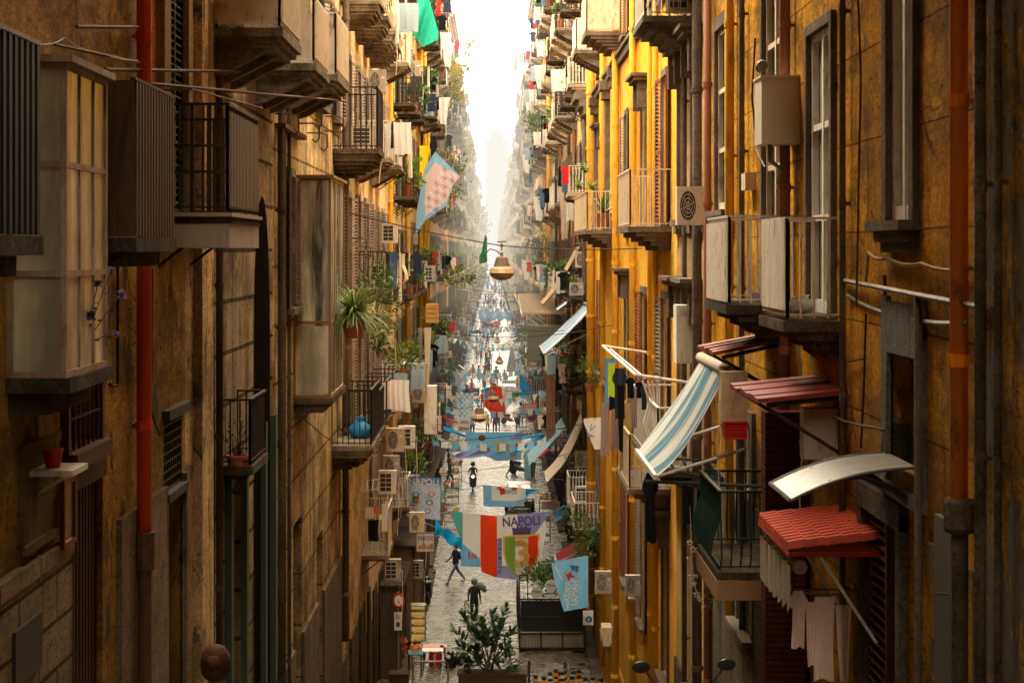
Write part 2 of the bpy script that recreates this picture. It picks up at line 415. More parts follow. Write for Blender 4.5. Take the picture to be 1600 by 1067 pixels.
def rail_mesh(hw, p, hr, n, style='bars', r=.011):
    """three-sided railing around a slab of half-width hw and depth p"""
    m = MB(); segs = [((0, -hw), (p, -hw)), ((p, -hw), (p, hw)), ((p, hw), (0, hw))]
    for (a, b) in segs:
        A = Vector((a[0], a[1], 0)); B = Vector((b[0], b[1], 0)); L = (B-A).length
        m.bar(A+Vector((0, 0, hr)), B+Vector((0, 0, hr)), .045, .03)
        m.bar(A+Vector((0, 0, .07)), B+Vector((0, 0, .07)), .03, .02)
        if style == 'band': m.bar(A+Vector((0, 0, hr-.16)), B+Vector((0, 0, hr-.16)), .03, .02)
        k = max(2, int(L/.125))
        for i in range(k+1):
            q = A.lerp(B, i/k)
            if style == 'belly':
                o = Vector((b[1]-a[1], -(b[0]-a[0]), 0)).normalized()
                m.tube([q+Vector((0, 0, .05)), q+o*.13+Vector((0, 0, .2)), q+o*.1+Vector((0, 0, .42)), q+Vector((0, 0, .68)), q+Vector((0, 0, hr))], r, 4, False)
            else: m.bar(q+Vector((0, 0, .03)), q+Vector((0, 0, hr)), r*2 if 0 < i < k else .035)
    return m
def slab_mesh(hw, p, style='corbel', th=.12):
    m = MB()
    m.box(-.02, p+.05, -hw-.05, hw+.05, -th, 0)
    if style == 'corbel':
        m.box(-.02, p-.02, -hw+.02, hw-.02, -th-.08, -th); m.box(-.02, p-.1, -hw+.08, hw-.08, -th-.15, -th-.08)
        for y in (-hw+.25, hw-.25) if hw < 1.1 else (-hw+.25, 0, hw-.25):
            m.hexa([(-.02, y-.11, -th-.55), (.16, y-.11, -th-.5), (.16, y+.11, -th-.5), (-.02, y+.11, -th-.55),
                    (-.02, y-.11, -th-.15), (p-.14, y-.11, -th-.15), (p-.14, y+.11, -th-.15), (-.02, y+.11, -th-.15)])
            m.box(.1, .26, y-.08, y+.08, -th-.45, -th-.25)
    elif style == 'step':
        for i in range(4): m.box(-.02, p-.12-.17*i, -hw+.06*i, hw-.06*i, -th-.1-.1*i, -th-.1*i)
    elif style == 'bowl':
        for i in range(6):
            t = i/6; m.box(-.02, p*(1-t*t*.75)-.02, -hw*(1-t*t*.7), hw*(1-t*t*.7), -th-.09*(i+1), -th-.09*i)
    else:
        for y in (-hw+.15, hw-.15): m.bar((0, y, -th-.03), (p-.05, y, -th-.03), .06, .1); m.bar((0, y, -th-.5), (p*.7, y, -th-.05), .035, .035)
    return m
BALC = {}
def balcony_proto(hw, p, hr, slab, rail, smat, rmat, panels=None):
    k = (hw, p, hr, slab, rail, smat.name, rmat.name, panels.name if panels else '')
    if k in BALC: return BALC[k]
    b = proto(slab_mesh(hw, p, slab), 'balcony', smat); ORG[b.name] = Vector((0, 0, 0))
    proto(rail_mesh(hw, p, hr, 0, rail), 'railing', rmat, parent=b)
    if panels:
        m = MB()
        n = int(2*hw/.07)
        for i in range(n):
            y = -hw+i*(2*hw)/n; m.box(p+.02, p+.03+.014*(i % 2), y, y+2*hw/n, .09, hr-.04)
        for s in (-1, 1):
            for i in range(int(p/.07)):
                x = i*.07; m.box(x, x+.07, s*hw-.012-.006*(i % 2), s*hw+.012+.006*(i % 2), .09, hr-.04)
        proto(m, 'panel', panels, parent=b)
    BALC[k] = b; return b
WIN = {}
def window_proto(w, h, sur, fr, sh=None, ped=False, ang=172, curtain=True, sw=.16):
    k = (w, h, sur.name, fr.name, sh.name if sh else '', ped, ang, curtain, sw)
    if k not in WIN: WIN[k] = make_window(w, h, sur, fr, sh, ang, ped, curtain, sw)
    return WIN[k]

# ------------------------------------------------------------------ buildings
def facade(side, Y0, Y1, z0, z1, holes, off=0.0, deep=.28):
    """wall mesh with real openings: holes = (y0, y1, za, zb)"""
    X = side*(WX+off); Xi = side*(WX+off+deep); m = MB()
    ys = sorted({Y0, Y1, *[h[0] for h in holes], *[h[1] for h in holes]}); zs = sorted({z0, z1, *[h[2] for h in holes], *[h[3] for h in holes]})
    ys = [y for y in ys if Y0 <= y <= Y1]; zs = [z for z in zs if z0 <= z <= z1]
    for i in range(len(ys)-1):
        for j in range(len(zs)-1):
            yc = (ys[i]+ys[i+1])/2; zc = (zs[j]+zs[j+1])/2
            if any(h[0] < yc < h[1] and h[2] < zc < h[3] for h in holes): continue
            q = [(X, ys[i], zs[j]), (X, ys[i+1], zs[j]), (X, ys[i+1], zs[j+1]), (X, ys[i], zs[j+1])]
            m.face(q if side < 0 else q[::-1])
    for a, b, c, d in holes:
        for q in (((X, a, c), (Xi, a, c), (Xi, a, d), (X, a, d)), ((X, b, c), (Xi, b, c), (Xi, b, d), (X, b, d)),
                  ((X, a, c), (X, b, c), (Xi, b, c), (Xi, a, c)), ((X, a, d), (X, b, d), (Xi, b, d), (Xi, a, d)), ((Xi, a, c), (Xi, b, c), (Xi, b, d), (Xi, a, d))):
            m.face(q)
    XB = side*(WX+9)
    m.face([(X, Y0, z0), (XB, Y0, z0), (XB, Y0, z1), (X, Y0, z1)]); m.face([(X, Y1, z0), (XB, Y1, z0), (XB, Y1, z1), (X, Y1, z1)])
    m.face([(X, Y0, z1), (X, Y1, z1), (XB, Y1, z1), (XB, Y0, z1)]); m.face([(XB, Y0, z0), (XB, Y1, z0), (XB, Y1, z1), (XB, Y0, z1)])
    return m
GEN = dict(ac=[], laundry=[], plant=[])
SLOTS = []        # world positions of balconies that can carry laundry, plants, units
def building(side, Y0, Y1, roof, wm, trim, label, group=None, name='apartment_building', floors=(), cols=None, win=(1.2, 2.5), wkind=None,
             holes=(), off=0.0, z0=-1.0, balc=.75, bkind=None, cornice=True, base=None, base_z=4.2, bands=True, skip=(), slots=True, baserange=None, doors=False):
    X = side*(WX+off)
    b = thing(name, (X, (Y0+Y1)/2, 0), label, 'building', group)
    rz = 0 if side < 0 else math.pi
    w, h = win; hs = list(holes); wl = []
    if cols is None:
        n = max(1, int((Y1-Y0)/3.6)); cols = [Y0+(i+.5)*(Y1-Y0)/n for i in range(n)]
    for zf in floors:
        for c in cols:
            if (round(zf, 1), round(c, 1)) in skip: continue
            if any(c+w/2 > q[0]-.2 and c-w/2 < q[1]+.2 and zf+h > q[2]-.2 and zf < q[3]+.2 for q in holes): continue
            hs.append((c-w/2, c+w/2, zf, zf+h)); wl.append((c, zf))
    if doors and base_z:
        k = 0
        for c in cols: hs.append((c-.75, c+.75, ground_z(c)+.02, ground_z(c)+2.9+.3*(k % 2))); k += 1
    facade(side, Y0, Y1, z0, roof, hs, off).build('wall', wm, b)
    for i, (c, zf) in enumerate(wl):
        pr = window_proto(w, h, *(wkind[(i*7+int(c)) % len(wkind)]))
        part_copy(pr, b, (X, c, zf), rz)
        if random.random() < balc and bkind:
            bp = bkind[(i*5+int(c*3)) % len(bkind)] if len(bkind) > 1 else bkind[0]
            hw, p, hr = bp[0], bp[1], bp[2]
            part_copy(balcony_proto(*bp), b, (X, c, zf-.02), rz)
            if slots: SLOTS.append((side, X, c, zf, hw, p, hr))
        elif slots: SLOTS.append((side, X, c, zf, .7, .12, .1))
    if doors:
        m = MB(); k = 0
        for c in cols:
            g = ground_z(c); t = g+2.9+.3*(k % 2); k += 1; x0, x1 = sorted((side*(WX+off+.12), side*(WX+off+.18)))
            nn = 14
            for i in range(nn): m.box(x0, x1+side*.0+.012*(i % 2), c-.74, c+.74, g+.02+i*(t-g-.05)/nn, g+.02+(i+1)*(t-g-.05)/nn)
        m.build('door', [SHUTG, GREYTRIM, DARK, SHUTB][int(Y0) % 4], b)
    if cornice and Y0 > 96:
        m = MB(); a = side
        for i, (dz, px) in enumerate(((-.9, .1), (-.6, .22), (-.35, .45), (-.12, .62))):
            x0, x1 = sorted((X-a*px, X+a*.3)); m.box(x0, x1, Y0, Y1, roof+dz, roof+dz+.25+.002*i)
        m.build('cornice', trim, b)
    if bands:
        m = MB()
        for zf in floors:
            x0, x1 = sorted((X-side*.07, X+side*.05)); m.box(x0, x1, Y0+.01, Y1-.01, zf-.28, zf-.12)
        if floors: m.build('stringcourse', trim, b)
    if base:
        y0, y1 = baserange or (Y0, Y1)
        m = MB(); x0, x1 = sorted((X-side*.06, X+side*.02))
        segs = []; cur = y0
        for q in sorted(hs):
            if q[2] < base_z and q[1] > y0 and q[0] < y1:
                if q[0] > cur: segs.append((cur, q[0]))
                cur = max(cur, q[1])
        if cur < y1: segs.append((cur, y1))
        for s0, s1 in segs: m.box(x0, x1, s0, s1, z0, base_z)
        m.build('plinth', base, b)
    return b
def pipe_v(side, px_or_Y, z0, z1, r, mat, parent=None, off=0.0, label=None, gap=.05, name='drainpipe', isY=True, cat='pipe', group=None, clips=True):
    Y = px_or_Y; X = side*(WX+off-r-gap)
    m = MB(); m.tube([(X, Y, z0), (X, Y, z1)], r, 10)
    if clips:
        z = z0+1.2
        z1 = min(z1, 60)
        while z < z1-.3:
            m.lathe([(r*1.18, -.05), (r*1.18, .05)], (X, Y, z), 10); x0, x1 = sorted((X, side*(WX+off)))
            m.box(x0, x1, Y-.015, Y+.015, z-.02, z+.02); z += 2.1
    o = m.build(name, mat, parent, smooth=False)
    for p in o.data.polygons:
        if len(p.vertices) == 4 and p.area > .02: p.use_smooth = True
    if label:
        if parent is None: tag(o, label, cat, group)
        else: o['label'] = label
    return o

# wall materials
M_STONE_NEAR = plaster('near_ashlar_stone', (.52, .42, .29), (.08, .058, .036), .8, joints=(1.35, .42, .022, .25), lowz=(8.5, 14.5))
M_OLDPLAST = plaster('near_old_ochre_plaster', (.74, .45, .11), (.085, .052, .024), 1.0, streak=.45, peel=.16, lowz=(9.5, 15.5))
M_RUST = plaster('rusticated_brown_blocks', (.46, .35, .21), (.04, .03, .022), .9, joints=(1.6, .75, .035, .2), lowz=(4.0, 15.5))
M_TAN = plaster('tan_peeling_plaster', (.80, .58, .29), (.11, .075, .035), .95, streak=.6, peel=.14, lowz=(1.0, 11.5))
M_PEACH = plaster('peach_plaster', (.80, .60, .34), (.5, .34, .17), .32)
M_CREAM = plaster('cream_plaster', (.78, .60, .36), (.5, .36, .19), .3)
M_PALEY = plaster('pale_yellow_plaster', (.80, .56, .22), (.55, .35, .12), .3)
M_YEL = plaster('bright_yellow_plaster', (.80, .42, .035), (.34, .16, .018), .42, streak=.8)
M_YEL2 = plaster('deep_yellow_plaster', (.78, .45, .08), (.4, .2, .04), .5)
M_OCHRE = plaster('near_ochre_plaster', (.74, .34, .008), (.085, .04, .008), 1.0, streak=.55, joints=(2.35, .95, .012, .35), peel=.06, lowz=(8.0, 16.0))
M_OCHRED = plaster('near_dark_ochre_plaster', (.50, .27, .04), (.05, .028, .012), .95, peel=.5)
M_GREYP = plaster('pale_grey_plaster', (.68, .56, .40), (.3, .25, .2), .5)
M_PINK = plaster('dusty_pink_plaster', (.62, .40, .30), (.3, .18, .12), .5)
M_WHITE = plaster('off_white_plaster', (.72, .66, .56), (.36, .3, .22), .45)
TRIMC = plaster('cream_trim', (.55, .45, .33), (.25, .18, .11), .6)

# ------------------------------------------------------------------ camera, sky, sun
cam = bpy.data.cameras.new('camera'); cam.sensor_width = 36; cam.lens = 36*F/1600; cam.clip_end = 6000; cam.clip_start = .3
cam.shift_x = (800-CX)/1600; cam.shift_y = (CY-533.5)/1600
co = bpy.data.objects.new('camera', cam); COL.objects.link(co); co.location = (0, 0, H); co.rotation_euler = (R(90), 0, 0)
S.camera = co
cam.dof.use_dof = True; cam.dof.focus_distance = 85; cam.dof.aperture_fstop = 9.0
SUN_EL, SUN_AZ = R(60), R(-58)        # azimuth measured from +Y towards +X
w = bpy.data.worlds.new('World'); S.world = w; w.use_nodes = True
wn = w.node_tree.nodes; wl = w.node_tree.links
sky = wn.new('ShaderNodeTexSky'); sky.sky_type = 'NISHITA'; sky.sun_disc = False; sky.sun_elevation = SUN_EL; sky.sun_rotation = SUN_AZ
sky.dust_density = 5.0; sky.air_density = 1.2; sky.altitude = 50
bg = wn['Background']
smx = wn.new('ShaderNodeMix'); smx.data_type = 'RGBA'; smx.inputs[0].default_value = .72; smx.inputs[7].default_value = (128.0, 111.0, 82.0, 1)   # bright hazy veil over the clear sky
wl.new(sky.outputs[0], smx.inputs[6]); wl.new(smx.outputs[2], bg.inputs[0]); bg.inputs[1].default_value = 0.15
sd = bpy.data.lights.new('sun', 'SUN'); sd.energy = 4.0; sd.angle = R(9); sd.color = (1.0, .86, .60)
so = bpy.data.objects.new('sun', sd); COL.objects.link(so); so.location = (0, 100, 80)
dirv = Vector((math.sin(SUN_AZ)*math.cos(SUN_EL), math.cos(SUN_AZ)*math.cos(SUN_EL), math.sin(SUN_EL)))
so.rotation_euler = dirv.to_track_quat('Z', 'Y').to_euler()
S.view_settings.view_transform = 'Standard'; S.view_settings.look = 'None'; S.view_settings.exposure = 0; S.view_settings.gamma = 1
S.render.engine = 'CYCLES'
cy = S.cycles; cy.use_denoising = True; cy.max_bounces = 7; cy.diffuse_bounces = 3; cy.glossy_bounces = 3; cy.transmission_bounces = 4; cy.transparent_max_bounces = 6
cy.caustics_reflective = False; cy.caustics_refractive = False; cy.use_adaptive_sampling = True; cy.adaptive_threshold = .015
cy.sample_clamp_indirect = 6

# ------------------------------------------------------------------ ground
def basalt():
    t = NT('basalt_paving')
    br = t.n.new('ShaderNodeTexBrick'); mp = t.pos((1, 1, 1))
    rot = t.n.new('ShaderNodeMapping'); rot.inputs['Rotation'].default_value = (0, 0, R(28)); t.l.new(mp, rot.inputs[0])
    t.l.new(rot.outputs[0], br.inputs[0]); br.inputs['Scale'].default_value = 1; br.inputs['Brick Width'].default_value = .85; br.inputs['Row Height'].default_value = .42
    br.inputs['Mortar Size'].default_value = .035; br.inputs['Mortar Smooth'].default_value = .4
    br.inputs['Color1'].default_value = (.165, .14, .108, 1); br.inputs['Color2'].default_value = (.07, .06, .048, 1); br.inputs['Mortar'].default_value = (.03, .026, .022, 1)
    n = t.ramp(t.noise(.8, None, 6, .7), .3, .75, (.42, .40, .38, 1), (1.3, 1.2, 1.05, 1))
    c = t.mix(1.0, br.outputs[0], n, 'MULTIPLY')
    t.l.new(c, t.b.inputs['Base Color'])
    r = t.ramp(t.noise(1.6, None, 4, .6), .35, .7, (.16,)*3+(1,), (.42,)*3+(1,)); t.l.new(r, t.b.inputs['Roughness'])
    t.b.inputs['Specular IOR Level'].default_value = .7
    h = t.math('ADD', t.math('MULTIPLY', br.outputs[1], -1.0), t.math('MULTIPLY', t.noise(3.5, None, 5, .7), 1.4))
    t.l.new(t.bump(h, .9, .07), t.b.inputs['Normal'])
    return t.m
PAVE = basalt()
EARTH = simple('distant_ground_dust', (.16, .14, .12), .95, 0, .3, .05, 0)
m = MB(); m.face([(-3000, -200, -1.2), (3000, -200, -1.2), (3000, 5500, -1.2), (-3000, 5500, -1.2)])
structure(m.build('ground', EARTH))
m = MB()
ys = [-30, 0, 15]+[15+i*2.5 for i in range(1, 18)]+[60+i*12 for i in range(0, 104)]
xs = [-4.6+i*9.2/8 for i in range(9)]
k = 0
for y in ys:
    for x in xs: m.v.append((x, y, ground_z(y)+.0-.012*(x*x) *.0 + (.03*mnoise.noise((x*.7, y*.2, 0)) if y > 55 else 0)))
for j in range(len(ys)-1):
    for i in range(8):
        a = j*9+i; m.f.append((a, a+1, a+10, a+9)); m.mi.append(0)
structure(m.build('street_paving', PAVE))
# raised kerbs / side gutters
KERB = plaster('kerb_stone', (.24, .22, .19), (.08, .07, .06), .8)
for s in (-1, 1):
    m = MB()
    for i in range(60):
        y = 62+i*2.0
        if 96 < y < 102: continue
        x0, x1 = sorted((s*(WX+.3), s*(WX-.42))); m.box(x0, x1, y, y+1.97, -.3, .12+.004*(i % 3))
    structure(m.build('kerb', KERB))

# ------------------------------------------------------------------ left side buildings
WB = [(1.2, 2.6, STONE, WHITEP, SHUTB), (1.2, 2.6, STONE, CREAMP, SHUTB)]
# A near ashlar building at the very left
A = building(-1, 7.0, 19.9, 52, M_OLDPLAST, DARKST, 'nearest left building with brown ashlar blocks below and worn ochre plaster above', floors=(), bands=False,
             holes=[(17.75, 19.2, 8.8, 12.95), (17.4, 18.8, 13.15, 13.75)], name='old_apartment_building')
m = MB(); m.box(-WX-.02, -WX+.07, 7, 17.5, -1, 12.25); m.box(-WX-.02, -WX+.09, 7, 17.5, 12.25, 12.4); m.build('ashlar_base', M_STONE_NEAR, A)
m = MB(); m.box(-WX+.0, -WX+.06, 15.75, 16.9, 12.55, 13.35); m.box(-WX+.06, -WX+.09, 15.68, 16.97, 12.5, 12.57); m.box(-WX+.06, -WX+.09, 15.68, 16.97, 13.33, 13.4)
for i in range(5): m.box(-WX+.06, -WX+.065, 15.9, 16.7-.1*(i % 3), 12.68+i*.12, 12.71+i*.12)
m.build('stone_tablet', plaster('tablet_stone', (.24, .16, .09), (.1, .06, .03), .6), A)
m = MB()                                                     # tall dark-red sheet gate
for i in range(20): m.box(-WX-.12, -WX-.08+.02*(i % 2), 17.78+i*.071, 17.78+(i+1)*.071, 8.8, 12.75)
m.box(-WX-.1, -WX+.03, 17.7, 19.25, 12.75, 12.95)
m.build('gate', simple('dark_red_sheet_gate', (.055, .012, .008), .6, .1, .3, 4, .2, stretch=(1, 6, .2), dirt=(.02, .01, .006), dirtamt=.4), A)
m = MB(); m.box(-WX-.27, -WX-.2, 17.4, 18.8, 13.15, 13.75); g = m.build('pane', GLASS, A)
m = MB(); m.box(-WX, -WX+.16, 17.3, 18.9, 13.0, 13.15); m.box(-WX, -WX+.08, 17.3, 17.4, 13.15, 13.9); m.box(-WX, -WX+.08, 18.8, 18.9, 13.15, 13.9)
for i in range(7): m.bar((-WX+.05, 17.45+i*.21, 13.15), (-WX+.05, 17.45+i*.21, 13.75), .022)
m.bar((-WX+.05, 17.4, 13.45), (-WX+.05, 18.8, 13.45), .022); m.build('window_grille', RUST, A)
m = MB()
for y0, y1, z0, z1 in ((16.9, 17.4, 12.36, 12.97),): 
    m.box(-WX+.09, -WX+.13, y0, y0+.05, z0, z1); m.box(-WX+.09, -WX+.13, y1-.05, y1, z0, z1); m.box(-WX+.09, -WX+.13, y0+.05, y1-.05, z1-.05, z1); m.box(-WX+.09, -WX+.13, y0+.05, y1-.05, z0, z0+.05)
fr = m.build('notice_case', simple('orange_red_frame', (.22, .04, .012), .5, 0, .2, 5, .2)); tag(fr, 'red framed glass notice case hanging on the brown ashlar wall', 'notice case')
m = MB(); m.box(-WX+.09, -WX+.11, 16.95, 17.35, 12.41, 12.92); ORG[fr.name] = fr.location.copy(); m.build('glass', simple('greenish_glass', (.10, .13, .11), .15, 0, .3, 3, 0), fr)
m = MB(); m.box(-WX+.07, -WX+.085, 16.05, 16.2, 10.2, 11.0); tag(m.build('letter_slot', DARK), 'narrow black slot in the ashlar wall under the red notice case', 'slot')
m = MB(); m.box(-WX+.07, -WX+.1, 15.3, 16.2, 11.5, 11.95); tag(m.build('wall_plaque', simple('slate', (.05, .045, .04), .6)), 'dark slate plaque on the ashlar wall at the left edge', 'plaque')
# shelf with a red pot
m = MB(); m.box(-WX, -WX+.42, 15.9, 16.5, 13.12, 13.17); m.bar((-WX, 16.2, 12.9), (-WX+.35, 16.2, 13.12), .03)
tag(m.build('shelf', WHITEP), 'small white wall shelf under the glazed balcony at left', 'shelf')
m = MB(); m.lathe([(.06, 0), (.085, .14), (.095, .16)], (-WX+.2, 16.15, 13.17), 14); tag(m.build('flower_pot', REDPL), 'red pot standing on the small white wall shelf', 'pot')

Bb = building(-1, 19.9, 24.35, 50, M_OLDPLAST, STONE, 'narrow tan plastered house front with the red drainpipe and dark shutters, at the left', bands=False, floors=(), name='old_apartment_building', base=M_TAN and plaster('grey_brown_dado', (.27, .20, .15), (.1, .07, .05), .8), base_z=12.2,
              holes=[(22.75, 24.1, 9.0, 12.98), (22.7, 24.0, 15.45, 18.3)])
pipe_v(-1, 20.75, 11.9, 26, .082, REDPIPE, Bb, label='glossy red-orange drainpipe')
m = MB(); m.tube([(-WX+.14, 20.75, 11.95), (-WX+.14, 20.75, 11.55)], .11, 10); m.tube([(-WX+.14, 20.75, 11.6), (-WX+.14, 20.75, 8)], .075, 10); m.build('drainpipe', RUST, Bb)['label'] = 'rusty iron foot of the red drainpipe'
m = MB()                                                     # door leaf with grille transom
m.box(-WX-.22, -WX-.16, 22.75, 24.1, 9.0, 12.1)
for i in range(26): m.box(-WX-.16, -WX-.12, 22.9, 23.4, 9.3+i*.1, 9.35+i*.1)
m.build('door', simple('brown_louvred_door', (.20, .14, .085), .6, 0, .3, 6, .2), Bb)
m = MB()
for i in range(9): m.bar((-WX-.02, 22.78+i*.16, 12.1), (-WX-.02, 22.78+i*.16, 12.98), .02)
for i in range(9): m.bar((-WX-.02, 22.75, 12.12+i*.11), (-WX-.02, 24.1, 12.12+i*.11), .02)
m.box(-WX-.06, -WX+.08, 22.7, 24.15, 12.0, 12.1); m.box(-WX-.02, -WX+.1, 22.6, 24.2, 12.98, 13.1); m.build('transom_grille', IRON, Bb)
m = MB(); m.box(-WX-.2, -WX-.15, 22.7, 24.0, 15.45, 18.3); m.build('pane', GLASS, Bb)
for k, yy in enumerate((22.78, 23.42)):
    m = MB()
    for i in range(30): m.hexa([(-WX-.1, yy, 15.5+i*.093), (-WX-.1, yy+.58, 15.5+i*.093), (-WX+.02, yy+.58, 15.47+i*.093), (-WX+.02, yy, 15.47+i*.093),
                                (-WX-.1, yy, 15.52+i*.093), (-WX-.1, yy+.58, 15.52+i*.093), (-WX+.02, yy+.58, 15.49+i*.093), (-WX+.02, yy, 15.49+i*.093)])
    m.box(-WX-.1, -WX+.03, yy-.03, yy, 15.45, 18.3); m.box(-WX-.1, -WX+.03, yy+.58, yy+.61, 15.45, 18.3)
    m.build('shutter', SHUTG, Bb)
m = MB(); m.box(-WX, -WX+.1, 22.25, 22.68, 15.3, 19); m.box(-WX, -WX+.1, 24.02, 24.3, 15.3, 19); m.build('rough_stucco_surround', plaster('pebbled_stucco', (.40, .29, .18), (.2, .13, .07), .5), Bb)
part_copy(balcony_proto(1.35, .83, 1.26, 'plain', 'bars', DARKST, IRON, None), Bb, (-WX, 23.55, 15.42), 0)
m = MB(); m.box(-WX+.0, -WX+.86, 22.16, 24.94, 15.02, 15.40); m.box(-WX, -WX+.90, 22.1, 25.0, 15.38, 15.425); m.build('balcony_fascia', simple('grey_fascia_sheet', (.34, .28, .23), .7, 0, .15, 3, .2, dirt=(.15, .1, .07), dirtamt=.3), Bb)
m = MB()
for i in range(40): m.box(-WX+.835, -WX+.845+.014*(i % 2), 22.2+i*.0675, 22.2+(i+1)*.0675, 15.5, 16.6)
m.build('balcony_screen', simple('brown_corrugated_screen', (.16, .12, .085), .6, .1, .2, 4, .2), Bb)
m = MB()
for i in range(3): m.bar((-WX+.05, 22.2+.01*i, 15.9+.3*i), (-WX+.83, 22.2, 15.9+.3*i), .03)
for x in (.18, .42, .62): m.bar((-WX+x, 22.21, 15.42), (-WX+x, 22.21, 16.68), .05)
m.build('balcony_side_frame', IRON, Bb)
Bc = building(-1, 24.35, 26.4, 50, M_TAN, STONE, 'thin slice of tan facade with a fluted stone pilaster beside the black balcony', floors=(), bands=False, name='old_apartment_building')
m = MB(); m.box(-WX-.02, -WX+.12, 25.0, 25.5, 7, 26); m.box(-WX-.02, -WX+.07, 25.5, 26.35, 7, 26); m.build('pilaster', M_TAN, Bc)
FL = (9.0, 13.6, 18.15, 22.5, 27, 31.5)
Bd = building(-1, 26.4, 34.0, 30, M_RUST, STONE, 'block-rusticated brown building with white-railed stone balconies above, left side', floors=(18.15, 22.5, 27), cols=(27.9, 32.6), bands=False,
              wkind=[(STONE, WHITEP, SHUTB)], balc=0, slots=False, name='old_apartment_building', holes=[(28.2, 29.7, 7.5, 11.6), (32.4, 33.6, 7, 11.9)])
for Y0, Y1 in ((26.4, 29.0), (31.4, 34.0)):
    part_copy(balcony_proto((Y1-Y0)/2-.05, .96, 1.1, 'corbel', 'bars', STONE, WHITEP, CREAMP), Bd, (-WX, (Y0+Y1)/2, 18.05), 0)
m = MB()
for i, (a, b, c, d) in enumerate(((28.2, 29.7, 7.5, 11.6), (32.4, 33.6, 7, 11.9))):
    m.box(-WX-.24, -WX-.2, a, b, c, d); m.box(-WX, -WX+.1, a-.25, a, c, d+.2); m.box(-WX, -WX+.1, b, b+.25, c, d+.2)
m.build('door', SHUTG, Bd)
pipe_v(-1, 26.7, 7, 30, .05, DARKST, Bd, clips=True)
# window sill with iron rail and terracotta pot (x 345-410)
part_copy(balcony_proto(.9, .42, .95, 'plain', 'bars', DARKST, IRON), Bd, (-WX, 28.4, 11.9), 0)
Be = building(-1, 34.0, 49.0, 22.6, plaster('worn_ochre_blocks', (.68, .50, .25), (.06, .042, .026), .95, joints=(2.6, 1.05, .03, .35), peel=.08, lowz=(3.0, 14.5)), STONE,
              'worn ochre-brown building carrying the brown glazed bay and curved iron balconies, left side', floors=(13.9, 18.2, 22.5, 27), cols=(36.7, 43.0, 47.4), wkind=[(STONE, WHITEP, SHUTB), (STONE, CREAMP, SHUTG)], balc=0, slots=False,
              holes=[(37.5, 39.2, 5.5, 9.6), (42.5, 44, 4.5, 8.6)], name='old_apartment_building', bands=False, base=plaster('dark_grey_dado', (.17, .135, .105), (.06, .05, .04), .8), base_z=7.2)
part_copy(balcony_proto(1.4, .95, 1.15, 'corbel', 'bars', STONE, WHITEP, CREAMP), Be, (-WX, 37.4, 18.28), 0)
part_copy(balcony_proto(1.15, 1.08, 1.5, 'bowl', 'bars', DARKST, IRON), Be, (-WX, 49.2-1.3, 17.45), 0)
part_copy(balcony_proto(1.6, .95, 1.35, 'bowl', 'bars', STONE, IRON), Be, (-WX, 48.1, 10.25), 0)
part_copy(balcony_proto(1.2, .9, 1.1, 'corbel', 'bars', STONE, IRON), Be, (-WX, 43.0, 22.4), 0)
# flat black arch shape, painted shade in place of a recess
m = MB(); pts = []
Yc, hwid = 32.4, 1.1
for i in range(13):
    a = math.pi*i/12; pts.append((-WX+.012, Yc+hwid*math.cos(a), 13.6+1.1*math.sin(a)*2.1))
m.face([(-WX+.012, Yc-hwid, 6.0), (-WX+.012, Yc+hwid, 6.0)]+pts); m.build('painted_arch_shade', simple('arch_shadow_black', (.010, .008, .006), .95, 0, .4, 2, 0, .0), Bd)
for yy, rr in ((34.4, .06), (35.0, .04), (36.0, .035)): pipe_v(-1, yy, 4, 19, rr, DARKST, Be)
pipe_v(-1, 49.1, 5, 34, .09, plaster('rusty_pipe', (.24, .17, .12), (.1, .06, .04), .6), Be)

RAILW = [(1.0, .95, 1.05, 'corbel', 'bars', STONE, WHITEP), (1.0, .9, 1.05, 'step', 'bars', STONE, IRON), (1.1, .9, 1.1, 'plain', 'bars', DARKST, IRON), (1.0, .9, 1.05, 'bowl', 'belly', STONE, CREAMP)]
RAILD = [(1.1, 1.0, 1.1, 'plain', 'bars', DARKST, IRON), (1.1, .95, 1.1, 'corbel', 'band', STONE, IRON)]
RAILL = [(1.1, 1.0, 1.05, 'step', 'bars', TRIMC, WHITEP), (1.1, .95, 1.05, 'corbel', 'bars', TRIMC, WHITEP), (1.0, .9, 1.1, 'plain', 'band', DARKST, IRON)]
def fl(z0, step, n): return tuple(z0+step*i for i in range(n))
Bf = building(-1, 49.0, 60.5, 23.4, M_TAN, STONE, 'tan plastered building with barred openings and stepped stone balconies, left side', floors=(10.2, 13.9, 17.6, 21.6, 25.8, 30, 34), cols=(51.6, 55.2, 58.8),
              wkind=[(STONE, CREAMP, SHUTB)], bkind=RAILW, balc=.5, base=DARKST, base_z=4.4, name='old_apartment_building', off=.0, doors=True)
Bg = building(-1, 60.5, 70.5, 24.8, M_PEACH, STONE, 'peach coloured building with wooden shutters and air conditioners, left side', floors=(5.9, 10.1, 13.8, 17.7, 21.6, 25.8, 30), cols=(62.4, 65.6, 68.8),
              wkind=[(TRIMC, WHITEP, SHUTB)], bkind=RAILW, balc=.7, base=DARKST, base_z=3.8, off=.06, doors=True)
Bh = building(-1, 70.5, 84, 26.5, M_PALEY, TRIMC, 'pale yellow building above the bakery sign, left side', floors=(5.6, 9.7, 13.3, 17, 20.5, 24.6, 28.6), cols=(72.8, 77.2, 81.6),
              wkind=[(TRIMC, WHITEP, SHUTG), (TRIMC, WHITEP, SHUTB)], bkind=RAILL, balc=.85, base=DARKST, base_z=3.8, off=-.04, doors=True)
